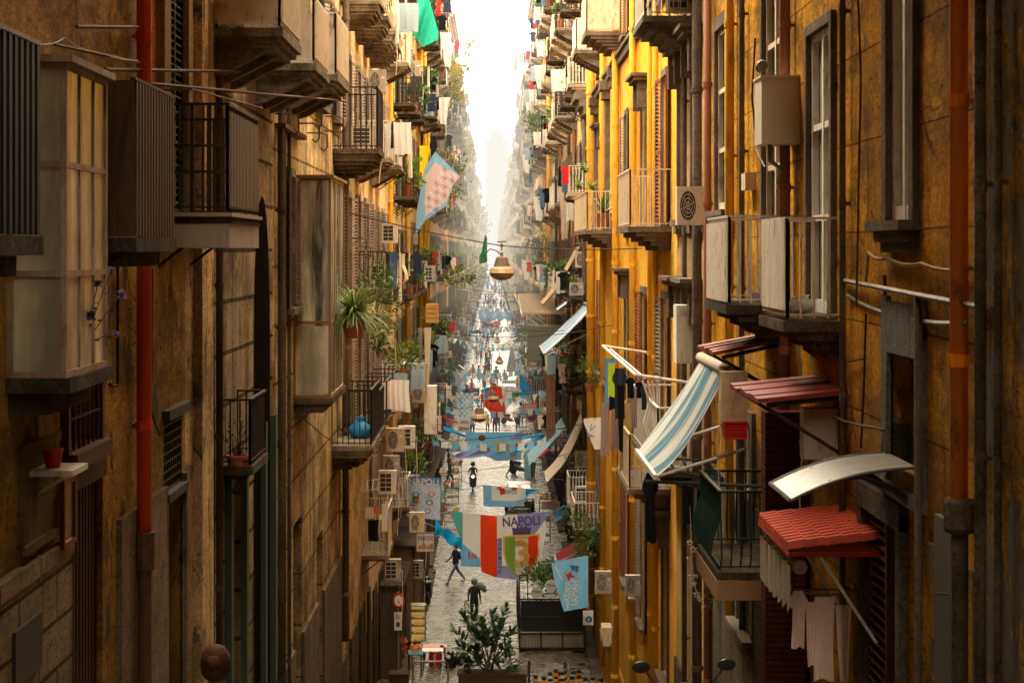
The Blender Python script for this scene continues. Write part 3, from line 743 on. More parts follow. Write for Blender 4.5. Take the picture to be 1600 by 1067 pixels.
Bi = building(-1, 84, 97, 28.2, M_CREAM, TRIMC, 'cream building carrying the green netted balcony high up, left side', floors=fl(5.6, 4.1, 7), cols=(86, 90.5, 95),
              wkind=[(TRIMC, WHITEP, SHUTB)], bkind=RAILD, balc=.85, base=DARKST, off=.05, doors=True)
pipe_v(-1, 84.2, 3, 34, .12, YELPIPE, Bi, label='thick yellow drainpipe'); pipe_v(-1, 70.8, 3, 34, .09, YELPIPE, Bh)
Bj = building(-1, 97, 116, 31.5, M_YEL2, TRIMC, 'deep yellow building with yellow pipes left of the football banners', floors=fl(5.4, 4.1, 7), wkind=[(TRIMC, WHITEP, SHUTG)], bkind=RAILD+RAILW[:1], balc=.85, base=DARKST, doors=True)
for yy in (99, 104.5, 110): pipe_v(-1, yy, 4, 33, .13, YELPIPE, Bj)
Bk = building(-1, 116, 140, 34, M_CREAM, TRIMC, 'cream building with leafy roof terrace edge, left side beyond the yellow house', floors=fl(5.4, 4.0, 7), wkind=[(TRIMC, WHITEP, SHUTB)], bkind=RAILD+RAILL[:1], balc=.85, base=DARKST, off=.03, doors=True)

for sd_, yb in ((-1, 6.9), (1, 6.9)):  # unseen houses added behind the camera to block sky light
    building(sd_, -38, yb, 44, M_OCHRED, DARKST, 'unseen old house row added behind the viewpoint on the '+('left' if sd_ < 0 else 'right'), floors=(), bands=False, name='old_apartment_building')
m = MB(); m.box(-WX-9, WX+9, -48, -38.2, -1, 40); b = thing('old_apartment_building', (0, -43, 0), 'unseen old house added to close the street far behind the viewpoint', 'building'); m.build('wall', M_OCHRED, b)
# ------------------------------------------------------------------ right side buildings
Ra = building(1, 7, 14.95, 52, M_OCHRED, DARKST, 'dark stained ochre wall slice with black pipes at the right edge', floors=(), bands=False, off=-.06, name='old_apartment_building')
for yy, rr in ((14.3, .03), (14.75, .045)): pipe_v(1, yy, 8, 26, rr, STONE, Ra, off=-.06)
Rb = building(1, 14.95, 34.4, 50, M_OCHRE, GREYTRIM, 'large ochre yellow house with scored ashlar joints, nearest on the right', floors=(), bands=False, name='old_apartment_building',
              holes=[(17.7, 18.75, 15.27, 20.2), (21.9, 23.5, 14.25, 17.6), (25.6, 27.4, 14.4, 19.6), (31.3, 33.2, 15.65, 18.75), (17.5, 18.8, 12.9, 14.0),
                     (18.2, 19.9, 8.8, 12.35), (24.2, 25.6, 9.9, 12.6), (28.6, 30.2, 9.2, 12.4), (21.9, 23.4, 18.9, 21.8), (25.6, 27.2, 20.4, 23)])
XR = WX
for sd_, par, ya, yb_ in ((-1, A, -36, 26.3), (1, Rb, -36, 31.0)):      # added unseen overhangs, put in to shade the near end of the street
    m = MB(); x0, x1 = sorted((sd_*WX, sd_*(WX-1.75)))
    m.box(x0, x1, ya, yb_, 22.6, 22.9)
    for k in range(int((yb_-ya)/1.6)): m.bar((sd_*WX, ya+k*1.6+.5, 21.6), (sd_*(WX-1.5), ya+k*1.6+.5, 22.5), .12, .16)
    m.build('added_shade_overhang', DARKST, par)
def rwin(y0, y1, z0, z1, fm, par=Rb, sur=GREYTRIM, sw=.17, pane=GLASS, mull=3, cur=False, so=.07):
    m = MB(); m.box(XR-so, XR+.02, y0-sw, y0, z0, z1+sw); m.box(XR-so, XR+.02, y1, y1+sw, z0, z1+sw); m.box(XR-so-.003, XR+.02, y0, y1, z1, z1+sw)
    m.box(XR-.22, XR+.02, y0-sw-.08, y1+sw+.08, z0-.09, z0); m.box(XR-.15, XR+.02, y0-sw, y1+sw, z0-.2, z0-.09); m.box(XR-.09, XR+.02, y0-sw+.05, y1+sw-.05, z0-.3, z0-.2)
    o = m.build('window', sur, par); ORG[o.name] = ORG[par.name]
    f = MB(); t = .075; ym = (y0+y1)/2
    for a, b in ((y0, y0+t), (y1-t, y1), (ym-t*.7, ym+t*.7)): f.box(XR+.0, XR+.08, a, b, z0, z1)
    for i in range(mull+1):
        z = z0+(z1-z0-t)*i/mull; f.box(XR+.01, XR+.075, y0+t, ym-t*.7, z, z+t*(2 if i == 0 else 1)); f.box(XR+.01, XR+.075, ym+t*.7, y1-t, z, z+t*(2 if i == 0 else 1))
    f.build('frame', fm, o)
    g = MB(); g.box(XR+.085, XR+.1, y0, y1, z0, z1); g.build('pane', pane, o)
    return o
rwin(17.7, 18.75, 15.27, 20.2, WHITEP, mull=2, pane=simple('curtained_glass', (.22, .20, .17), .25, 0, .5, 2.2, 0, .7, stretch=(1, 4, .3)))
rwin(21.9, 23.5, 14.25, 17.6, WHITEP, mull=3, sw=.12, pane=simple('painted_reflection_glass', (.36, .40, .38), .12, 0, .5, 2.2, 0, .8, stretch=(1, 3, .7)))  # pale streaks in the pane colour stand for bright reflections
rwin(25.6, 27.4, 14.4, 19.6, CREAMP, mull=3); rwin(31.3, 33.2, 15.65, 18.75, CREAMP, mull=3, sw=.22)
rwin(21.9, 23.4, 18.9, 21.8, WHITEP); rwin(25.6, 27.2, 20.4, 23, WHITEP)
rwin(28.6, 30.2, 9.2, 12.4, CREAMP); rwin(24.2, 25.6, 9.9, 12.6, BROWNP)
m = MB(); m.box(XR+.2, XR+.25, 17.5, 18.8, 12.9, 14.0); m.build('niche_back', CONC, Rb)
m = MB(); m.box(XR-.05, XR+.02, 17.25, 17.5, 12.7, 14.55); m.box(XR-.05, XR+.02, 18.8, 19.05, 12.7, 14.55); m.box(XR-.047, XR+.02, 17.5, 18.8, 14.0, 14.5); m.box(XR-.08, XR+.02, 17.2, 19.1, 12.62, 12.75); m.build('niche_surround', CONC, Rb)
m = MB(); m.box(XR+.08, XR+.12, 18.2, 19.9, 8.8, 12.35)
for i in range(34): m.box(XR-.02, XR+.09, 18.95, 19.8, 8.9+i*.1, 8.93+i*.1)
m.box(XR-.03, XR+.1, 18.88, 18.95, 8.8, 12.3); m.build('door', simple('dark_brown_door', (.06, .022, .012), .6, 0, .3, 5, .2), Rb)
m = MB(); m.box(XR-.09, XR+.01, 18.0, 18.2, 8.4, 12.5); m.box(XR-.09, XR+.01, 19.9, 20.1, 8.4, 12.5); m.box(XR-.1, XR+.01, 18.0, 20.1, 12.35, 12.6); m.build('door_surround', DARKST, Rb)
# stained lower skin and dark niches near the right edge
m = MB(); m.box(XR-.03, XR+.01, 15.0, 17.1, 7, 12.4); m.build('peeling_dado', M_OCHRED, Rb)
m = MB(); m.box(XR-.05, XR+.01, 16.15, 16.75, 11.1, 12.7); m.build('grey_panel', simple('slate_grey_panel', (.09, .08, .075), .7), Rb)
m = MB(); m.box(XR-.045, XR+.01, 23.6, 34.35, 0, 11.2); m.build('stone_base', DARKST, Rb)
pipe_v(1, 15.55, 12.9, 27, .075, ORPIPE, Rb, label='thick bright orange drainpipe')
m = MB(); m.lathe([(.11, -.14), (.13, -.1), (.13, .1), (.11, .14)], (XR-.12, 15.55, 12.85), 12); m.tube([(XR-.12, 15.55, 12.75), (XR-.12, 15.55, 8)], .07, 10); m.build('drainpipe', DARKST, Rb)
pipe_v(1, 24.85, 12.5, 27, .07, PINKPIPE, Rb, label='brown-red drainpipe'); pipe_v(1, 29.35, 9, 27, .045, GREYTRIM, Rb); pipe_v(1, 30.7, 9, 27, .07, YELPIPE, Rb); pipe_v(1, 33.8, 2, 27, .07, PINKPIPE, Rb)
pipe_v(1, 20.95, 8, 27, .035, GREYTRIM, Rb); pipe_v(1, 17.22, 8, 14.6, .035, GREYTRIM, Rb)
# brick pier under the canopies
BR = plaster('dark_red_brick', (.16, .04, .025), (.07, .02, .012), .6, joints=(.24, .075, .01, .35))
m = MB(); m.box(XR-.55, XR+.02, 23.6, 23.95, 7, 13.0); m.build('brick_pier', BR, Rb)
part_copy(balcony_proto(.95, .60, 1.15, 'step', 'bars', DARKST, CREAMP, None), Rb, (XR, 22.45, 14.2), math.pi)
part_copy(balcony_proto(1.2, .83, 1.15, 'step', 'bars', DARKST, WHITEP, None), Rb, (XR, 26.1, 14.28), math.pi)
for (y0, y1, x) in ((21.55, 23.35, XR-.62), (24.95, 27.25, XR-.85)):
    m = MB(); n = int((y1-y0)/.07)
    for i in range(n): m.box(x-.015-.012*(i % 2), x, y0+i*.07, y0+(i+1)*.07, 14.32, 15.36)
    m.build('balcony_screen', simple('grey_pink_corrugated_screen', (.86, .78, .67), .6, .0, .12, 5, .2, dirt=(.2, .1, .06), dirtamt=.3), Rb)
# green belly balcony
gb = part_copy(balcony_proto(1.15, 1.0, 1.02, 'plain', 'belly', DARKST, GREENP), Rb, (XR, 25.6, 10.9), math.pi)
m = MB(); m.box(XR-1.06, XR+.01, 24.38, 26.82, 10.55, 10.8); m.build('balcony_fascia', simple('brown_fascia_board', (.28, .16, .08), .7, 0, .2, 5, .2), Rb)

Rc = building(1, 34.4, 40.2, 30, plaster('grey_ochre_plaster', (.50, .33, .15), (.22, .14, .08), .6), GREYTRIM, 'greyish house strip with tall framed windows between the ochre and yellow houses, right side', floors=(10.9, 15.6, 20.2, 25), cols=(36.2, 38.9), win=(1.2, 3.0),
              wkind=[(GREYTRIM, CREAMP, None, True)], balc=0, slots=False, bands=True, off=-.05, name='old_apartment_building', base=DARKST, base_z=6.5)
pipe_v(1, 34.9, 2, 30, .09, GREYTRIM, Rc, off=-.05); pipe_v(1, 37.6, 2, 30, .05, GREYTRIM, Rc, off=-.05)
yw = [(GREYTRIM, CREAMP, SHUTR, False), (GREYTRIM, CREAMP, None, True), (GREYTRIM, CREAMP, SHUTB, False)]
Rd = building(1, 40.2, 73, 25.2, M_YEL, GREYTRIM, 'long bright yellow house with grey pilasters, pediments and yellow pipes, right side', floors=(5.4, 10.6, 15.6, 21.2, 26, 31), cols=(43.2, 49.4, 55.6, 68.4), win=(1.25, 3.3),
              wkind=yw, bkind=[(1.35, .95, 1.15, 'step', 'bars', GREYTRIM, CREAMP)], balc=0, slots=False, bands=False, base=M_YEL, base_z=2.2, name='yellow_apartment_building')
for zz in (10.2, 20.6):
    m = MB(); m.box(XR-.12, XR+.02, 40.25, 72.95, zz, zz+.22); m.box(XR-.2, XR+.02, 40.25, 72.95, zz+.22, zz+.32); m.build('stringcourse', GREYTRIM, Rd)
for yy in (59.6, 64.2, 71.2):
    m = MB(); m.box(XR-.16, XR+.02, yy-.3, yy+.3, 15.5, 20.6); m.box(XR-.28, XR+.02, yy-.42, yy+.42, 20.0, 20.3); m.box(XR-.34, XR+.02, yy-.48, yy+.48, 20.3, 20.6); m.box(XR-.24, XR+.02, yy-.36, yy+.36, 15.5, 15.9)
    m.build('pilaster', GREYTRIM, Rd)
for yy, rr in ((44.6, .075), (46.4, .06), (51.4, .10), (52.0, .07), (58.6, .11), (65.6, .1), (72.4, .16)): pipe_v(1, yy, .8, 36, rr, YELPIPE, Rd)
for (yc, zf, hw, p, hr) in ((43.9, 15.5, 2.0, .9, 1.25), (64.0, 15.6, 4.6, .98, 1.2), (44.0, 9.75, 1.9, .9, 1.2)):
    part_copy(balcony_proto(hw, p, hr, 'step', 'bars', GREYTRIM, CREAMP), Rd, (XR, yc, zf), math.pi)
part_copy(balcony_proto(1.3, 1.05, 1.2, 'step', 'bars', GREYTRIM, CREAMP, CREAMP), Rd, (XR, 59.5, 21.6), math.pi)
part_copy(balcony_proto(1.3, 1.0, 1.1, 'corbel', 'bars', STONE, WHITEP, WHITEP), Rd, (XR, 67.8, 21.9), math.pi)
part_copy(balcony_proto(1.3, .95, 1.1, 'step', 'bars', STONE, WHITEP), Rc, (XR-.05, 37.9, 19.45), math.pi)
part_copy(balcony_proto(1.2, .9, 1.1, 'corbel', 'bars', STONE, IRON), Rc, (XR-.05, 35.8, 20.35), math.pi)
part_copy(balcony_proto(5.2, 1.0, 1.15, 'plain', 'bars', DARKST, CREAMP), Rd, (XR, 41.0+.5, 11.0), math.pi) if False else None
part_copy(balcony_proto(3.0, .82, 1.15, 'plain', 'bars', DARKST, WHITEP), Rc, (XR-.05, 38.2, 10.95), math.pi)
part_copy(balcony_proto(1.6, .95, 1.0, 'plain', 'bars', DARKST, WHITEP), Rd, (XR, 70.6, 4.9), math.pi)
Re = building(1, 73, 88, 27, M_CREAM, TRIMC, 'cream house with blue awnings just past the yellow house, right side', floors=(5.2, 9.2, 13.0, 17.2, 21.4, 25.6, 30), cols=(75.2, 80.2, 85.6),
              wkind=[(TRIMC, WHITEP, SHUTB), (TRIMC, WHITEP, SHUTG)], bkind=RAILL, balc=.9, base=DARKST, off=.05, doors=True)
m = MB()
for i in range(5): m.box(WX-.1-.17*i, WX+.08, 73.1, 76.4, 19.6+.28*i, 19.9+.28*i)
m.build('great_cornice', STONE, Re)
Rf = building(1, 88, 106, 30, M_PEACH, TRIMC, 'peach house with laundry and a green creeper, right side beyond the awnings', floors=fl(5.0, 4.05, 7), wkind=[(TRIMC, WHITEP, SHUTB)], bkind=RAILL+RAILD, balc=.85, base=DARKST, doors=True)
Rg = building(1, 106, 126, 32, M_WHITE, TRIMC, 'off-white house above the slatted pergola, right side', floors=fl(5.0, 4.0, 7), wkind=[(TRIMC, WHITEP, SHUTG)], bkind=RAILL, balc=.8, base=DARKST, off=.04, doors=True)
Rh = building(1, 126, 150, 34, M_YEL2, TRIMC, 'golden yellow house with a brown pipe, right side in the middle distance', floors=fl(5.0, 4.05, 7), wkind=[(TRIMC, WHITEP, SHUTR)], bkind=RAILD+RAILL, balc=.8, base=DARKST, off=-.03, doors=True)
for yy in (127, 136): pipe_v(1, yy, 3, 33, .16, YELPIPE, Rh)
for yy, mm in ((89, PINKPIPE), (95, GREYTRIM), (107, PINKPIPE), (114, GREYTRIM), (79, GREYTRIM)): pipe_v(1, yy, 3, 33, .09, mm, Rf if yy in (89, 95) else Rg if yy > 100 else Re)

# ------------------------------------------------------------------ farther rows, paled by haze painted into their materials
FW = [M_CREAM, M_PALEY, M_GREYP, M_PINK, M_WHITE, M_PEACH, M_YEL2]
cname = {M_CREAM.name: 'cream', M_PALEY.name: 'pale yellow', M_GREYP.name: 'pale grey', M_PINK.name: 'dusty pink', M_WHITE.name: 'off-white', M_PEACH.name: 'peach', M_YEL2.name: 'golden yellow'}
random.seed(21)
for side in (-1, 1):
    y = 140.5 if side < 0 else 150.5; k = 3 if side > 0 else 0
    while y < 1180:
        L = random.uniform(20, 32)*(1 if y < 320 else 1.6 if y < 600 else 2.6)
        k += 1; wm = FW[(k*3+(2 if side > 0 else 0)) % 7]
        roof = random.uniform(31.5, 36.5) if y < 400 else random.uniform(28, 36)
        sd_ = 'left' if side < 0 else 'right'
        lab = f'hazy {cname[wm.name]} apartment house far along the {sd_} row'
        grp = f'hazy {cname[wm.name]} houses far along the {sd_} row'
        n = max(2, int(L/(4.2 if y < 320 else 6)))
        cols = [y+(i+.5)*L/n for i in range(n)]
        building(side, y, y+L-.3, roof, wm, TRIMC, lab, grp, floors=fl(5.0+random.uniform(-.3, .4), 4.05, 7 if y < 400 else 6), cols=cols,
                 wkind=[(TRIMC, WHITEP, random.choice([SHUTG, SHUTB]))], bkind=random.choice([RAILD, RAILL, RAILW]), balc=.8 if y < 420 else .5, off=random.uniform(-.12, .12), base=DARKST, base_z=3.8, bands=y < 300, slots=y < 300)
        y += L
        if random.random() < .22: y += 3.5

# ================================================================== THINGS
random.seed(5)
def PX(px, py, Y): return W(px, py, Y)
# ---- air conditioners -------------------------------------------------
def make_ac(grille='fan'):
    t = thing('air_conditioner', (0, 0, 0), 'white air conditioner', 'air conditioner')
    m = MB(); m.box(.02, .32, -.42, .42, 0, .6); m.box(.32, .335, -.42, .42, .55, .6); m.box(.0, .02, -.36, .1, .1, .5)
    for i in range(6): m.box(-.008, .0, -.34, .08, .13+i*.06, .15+i*.06)
    m.box(-.02, .02, .2, .36, .3, .5); m.build('casing', ACM, t, base=None)
    g = MB(); g.lathe([(.235, .32), (.235, .326)], (0, -.1, .3), 24, 'x') if grille == 'fan' else g.box(.32, .326, -.36, .2, .06, .53)
    g.build('grille_opening', ACD, t)
    f = MB()
    if grille == 'fan':
        for rr_ in (.06, .12, .18, .235): f.tube([(.335, -.1+rr_*math.cos(k*math.pi/10), .3+rr_*math.sin(k*math.pi/10)) for k in range(21)], .006, 4, False)
        for k in range(6): f.bar((.333, -.1, .3), (.333, -.1+.235*math.cos(k*math.pi/3+.3), .3+.235*math.sin(k*math.pi/3+.3)), .008)
        f.box(.32, .328, .2, .36, .36, .42)
    else:
        for i in range(2): f.box(.326, .336, -.36+.27*i, -.34+.27*i, .06, .53)
        for i in range(5): f.box(.326, .336, -.36, .2, .06+i*.115, .075+i*.115)
        f.box(.326, .336, .18, .2, .06, .53)
    f.build('grille', ACM, t)
    b = MB(); b.box(-.02, .34, -.36, -.32, -.05, 0); b.box(-.02, .34, .32, .36, -.05, 0); b.bar((0, -.34, -.35), (.3, -.34, -.04), .025); b.bar((0, .34, -.35), (.3, .34, -.04), .025); b.build('bracket', GALV, t)
    q = MB(); q.tube([(.1, .42, .3), (.06, .5, .22), (.02, .47, 0), (.02, .52, -.5), (.02, .46, -1.1)], .018, 5); q.build('hose', CREAMP, t)
    return t
ACV = [ACM, simple('yellowed_casing', (.55, .44, .28), .55, 0, .12, 3, .1, dirt=(.25, .14, .06), dirtamt=.6), simple('grey_casing', (.36, .35, .33), .55, 0, .12, 3, .1, dirt=(.15, .1, .07), dirtamt=.5), simple('grimy_casing', (.42, .36, .28), .6, 0, .25, 4, .2, dirt=(.12, .07, .04), dirtamt=.85)]
def vary(t):
    mt = random.choice(ACV)
    for ch in t.children:
        if ch.name.startswith('casing'):
            ch.material_slots[0].link = 'OBJECT'; ch.material_slots[0].material = mt
    return t
AC0 = make_ac('fan'); AC1 = make_ac('grid'); AC_USED = [0, 0]
def ac(side, px, py, Y, label, facing='wall', group=None, sc=None, kind=0):
    sc = sc or ((1, 1, 1) if facing == 'wall' else (.8, .62, 1.15))
    if isinstance(sc, float): sc = (sc*.8, sc*.62, sc*1.15)
    """px,py = lower wall-side corner in the photograph; stands on brackets at depth Y"""
    p = PX(px, py, Y)
    if facing == 'wall': loc = Vector((side*WX, Y, p.z)); rz = 0 if side < 0 else math.pi
    else: loc = p.copy(); rz = -math.pi/2 if facing == 'cam' else math.pi/2
    return vary(clone((AC0, AC1)[kind], loc, rz, label, group, sc))
acs = [(-1, 590, 146, 58, 'cam', 'beige air conditioner beside grey shutters above the curved iron balcony'), (-1, 671, 440, 83, 'cam', 'air conditioner with a dark square grille on the white plant balcony'),
       (-1, 648, 180+0, 88, 'cam', 'small air conditioner beside the potted plant on the white two-tier balcony'),
       (-1, 656, 598, 66, 'cam', 'upper one of the two stacked air conditioners with a four-row grid'), (-1, 656, 628, 67, 'cam', 'lower one of the two stacked air conditioners beside the tall white locker'),
       (-1, 636, 699, 60, 'cam', 'white air conditioner with a five-row grid on the little balcony'), (-1, 618, 704, 57, 'cam', 'cream air conditioner left of the five-row white one'),
       (-1, 606, 770, 57, 'cam', 'beige air conditioner above the laundry balcony'), (-1, 612, 745, 60, 'cam', 'small beige air conditioner tucked behind the beige one'),
       (-1, 651, 902, 74, 'cam', 'grey air conditioner below the bakery sign'), (-1, 652, 830, 66, 'cam', 'air conditioner half hidden under the football banner'), (-1, 614, 905, 62, 'cam', 'brown stained air conditioner over the shop canopy')]
for i, (s, px, py, Y, fc, lb) in enumerate(acs): ac(s, px, py, Y, lb, fc, kind=i % 2)
ac(1, 1078, 352, 34.6, 'white air conditioner on brackets beside the cream balcony of the yellow house', 'cam')
ac(1, 1148, 662, 25.6, 'grey-white air conditioner behind the roller of the striped awning', 'back', sc=(1, .42, 1.15))
ac(1, 1283, 718, 21.6, 'beige air conditioner under the dark red board canopy', 'back', sc=(.9, .46, .95))
ac(1, 916, 552, 79, 'white air conditioner beside the blue awning', 'cam'); ac(1, 942, 925, 57, 'cream air conditioner on the low shelf behind the FORZA banner', 'cam', sc=.95)
ac(1, 988, 928, 49.5, 'beige air conditioner with a black front by the wall lamp', 'cam', sc=.75); ac(1, 1062, 22, 37.0, 'white air conditioner on the topmost balcony of the grey house', 'cam', kind=1)
ac(1, 908, 730, 79, 'tan air conditioner under the slanted cream blind', 'cam'); ac(1, 894, 735, 88, 'small white meter box unit next to the tan air conditioner', 'cam', sc=.6); ac(1, 908, 418, 84, 'white air conditioner next to the green creeper', 'cam')
ac(1, 940, 1005, 63, 'dusty air conditioner low on the yellow wall', 'wall')

# ---- boxes, cabinets ----------------------------------------------------
m = MB(); a = W(1190, 225, 24.4); m.box(a.x, WX, 24.4, 25.05, a.z, a.z+.84); m.box(a.x-.0, WX, 24.38, 24.4, a.z+.0, a.z+.02); m.box(a.x-.02, WX, 24.35, 25.07, a.z+.84, a.z+.87)
o = m.build('boiler_cabinet', simple('cream_enamel', (.55, .50, .42), .45, 0, .05, 2, .05, dirt=(.3, .22, .15), dirtamt=.2)); tag(o, 'large cream boiler cabinet hung high on the ochre wall', 'boiler cabinet')
m = MB(); m.tube([(3.55, 24.6, a.z), (3.55, 24.6, a.z-.2), (3.7, 24.6, a.z-.32), (3.66, 24.6, a.z-.5)], .03, 8); m.lathe([(.07, -.06), (.09, 0), (.07, .14)], (3.45, 24.6, a.z+1.0), 12, 'y'); tag(m.build('flue_pipe', GALV), 'short metal flue on the cream boiler cabinet', 'flue')
m = MB(); a = W(1175, 297, 28.6); m.box(WX-.16, WX, 28.45, 28.9, a.z, a.z+.25); tag(m.build('junction_box', CREAMP), 'small cream junction box on the ochre wall below the boiler cabinet', 'junction box')
m = MB(); a = W(1057, 568, 35.6); m.box(a.x, a.x+.40, 35.6, 36.2, a.z, a.z+1.08); m.box(a.x+.04, a.x+.36, 35.585, 35.6, a.z+.04, a.z+1.04)
for i in range(3): m.box(a.x+.2, a.x+.34, 35.575, 35.585, a.z+.88+.05*i, a.z+.895+.05*i)
tag(m.build('tall_locker', ACM), 'tall white metal locker on the balcony of the grey house, right', 'locker')
m = MB(); a = W(663, 678, 72); m.box(a.x, a.x+.46, 72, 72.6, a.z, a.z+1.8); m.box(a.x+.05, a.x+.2, 71.98, 72, a.z+.1, a.z+.6); m.box(a.x+.26, a.x+.41, 71.98, 72, a.z+.1, a.z+.6)
tag(m.build('tall_locker', WHITEP), 'tall white metal locker on a balcony left of the light-blue checked banner', 'locker')
for (px, py, Y, lb, wd) in ((974, 930, 50, 'electric meter box', .3),):
    pass
m = MB(); a = W(665, 505, 75)
for i in range(4): m.box(a.x, a.x+.5, 74.98, 75.4, a.z+.02+i*.19, a.z+.18+i*.19)
m.bar((a.x+.03, 74.96, a.z), (a.x+.03, 74.96, a.z+.76), .05); m.bar((a.x+.47, 74.96, a.z), (a.x+.47, 74.96, a.z+.76), .05)
tag(m.build('wooden_crate', WOOD), 'orange-brown wooden crate on a dark balcony at left', 'crate')
m = MB(); a = W(1133, 684, 25.2)
for i in range(6): m.box(a.x, a.x+.29, 25.2, 25.45, a.z+i*.036, a.z+.024+i*.036)
m.box(a.x-.01, a.x+.3, 25.19, 25.2, a.z+.19, a.z+.22); m.box(a.x, a.x+.02, 25.19, 25.46, a.z, a.z+.2); m.box(a.x+.27, a.x+.29, 25.19, 25.46, a.z, a.z+.2); m.box(a.x, a.x+.29, 25.2, 25.45, a.z-.02, a.z)
tag(m.build('plastic_basket', REDPL), 'bright red plastic basket below the grey-white air conditioner', 'basket')
m = MB(); a = W(1160, 1010, 25.0)

# ---- glazed balconies (left) ------------------------------------------
def bay(label, Y0, Y1, X1, z0, z1, mullz, my, fm, gm, lower=None, cat='glazed balcony', openb=None, roofm=None):
    """enclosed glazed balcony standing out from the left wall to X1"""
    t = thing('glazed_balcony', (-WX, (Y0+Y1)/2, z0), label, cat)
    m = MB(); th = .05
    for y in (Y0, Y1-th): m.box(X1-th, X1, y, y+th, z0, z1); m.box(-WX, -WX+th, y, y+th, z0, z1)
    for z in [z0, z1-th]+mullz:
        m.box(-WX+th, X1-th, Y0+.003, Y0+th, z, z+th); m.box(-WX+th, X1-th, Y1-th, Y1-.003, z, z+th); m.box(X1-th+.003, X1-.003, Y0+th, Y1-th, z, z+th)
    for y in my: m.box(X1-th+.006, X1-.006, y, y+th*.8, z0, z1)
    m.build('frame', fm, t)
    g = MB(); zs = [z0]+mullz+[z1]
    for i in range(len(zs)-1):
        if openb == i: g.box(-WX+.02, X1-.02, Y0+.02, Y0+.03, zs[i]+th, zs[i+1]); continue
        g.box(-WX+.02, X1-.02, Y0+.02, Y0+.03, zs[i]+th, zs[i+1]); g.box(X1-.03, X1-.02, Y0+.03, Y1-.03, zs[i]+th, zs[i+1])
    g.build('glass', gm, t)
    m = MB(); m.box(-WX, X1+.04, Y0-.04, Y1+.04, z0-.12, z0-.002); m.box(-WX, X1-.15, Y0+.05, Y1-.1, z0-.3, z0-.12); m.build('floor_slab', DARKST, t)
    m = MB(); m.box(-WX, X1+.06, Y0-.06, Y1+.06, z1+.002, z1+.06); m.build('roof', roofm or fm, t)
    return t
RUSTF = simple('rusty_pale_frame', (.42, .34, .26), .7, 0, .2, 6, .3, dirt=(.22, .08, .03), dirtamt=.8)
bay('frosted glass balcony box with a rusty pale frame, near left edge', 15.4, 17.05, -3.42, 13.97, 16.5, [14.78, 15.66], [15.95, 16.5], RUSTF, FROST)
BAYG = BAYGL
_unused = simple('old_bay_glass', (.42, .42, .34), .07, 0, .6, 1.1, .06, 1.0, stretch=(5, 5, .5), dirt=(.6, .55, .42), dirtamt=.5)
bay2 = bay('tall brown-framed glazed bay hanging on the left facade behind the spider plant', 37.6, 41.0, -3.17, 12.1, 16.4, [13.55], [38.6, 39.8], simple('brown_anodised_frame', (.26, .15, .06), .45, .2, .2, 4, .1), BAYG)
ORG[bay2.name] = Vector(bay2.location)
m = MB()
for i in range(5): x = -3.86+i*.15; m.box(x, x+.012, 37.585, 37.6, 12.17, 13.52)
m.box(-3.84, -3.2, 37.605, 37.615, 12.17, 13.5); m.build('ribbed_panel', FROST, bay2)
# corrugated screens at the very left
for (Y0, Y1, X1, z0, z1, mat_, lb) in ((9.6, 13.05, -3.1, 15.1, 16.38, BLUEIRON, 'blue-black corrugated balcony at the top left edge'), (17.6, 19.75, -3.3, 15.12, 16.55, simple('dark_brown_corrugated_sheet', (.085, .045, .025), .7, .1, .3, 4, .3, stretch=(1, 5, .2), dirt=(.05, .02, .01), dirtamt=.5), 'dark brown corrugated balcony left of the red drainpipe')):
    t = thing('balcony', (-WX, (Y0+Y1)/2, z0-.3), lb, 'balcony')
    m = MB(); n = int((Y1-Y0)/.075)
    for i in range(n): y = Y0+i*(Y1-Y0)/n; m.box(X1-.02, X1+.022*(i % 2), y, y+(Y1-Y0)/n, z0, z1)
    n = int((WX+X1)/.075)
    for i in range(n): x = -WX+i*(WX+X1)/n; m.box(x, x+(WX+X1)/n, Y0-.022*(i % 2), Y0+.02, z0, z1)
    m.build('screen', mat_, t)
    m = MB(); m.box(-WX, X1+.04, Y0-.03, Y1+.03, z0-.14, z0-.01); m.box(-WX, X1-.1, Y0+.1, Y1-.15, z0-.28, z0-.14); m.build('slab', DARKST, t)
    m = MB(); m.bar((X1, Y0, z1+.02), (X1, Y1, z1+.02), .05, .03); m.build('handrail', GALV if mat_ is BLUEIRON else RUST, t)

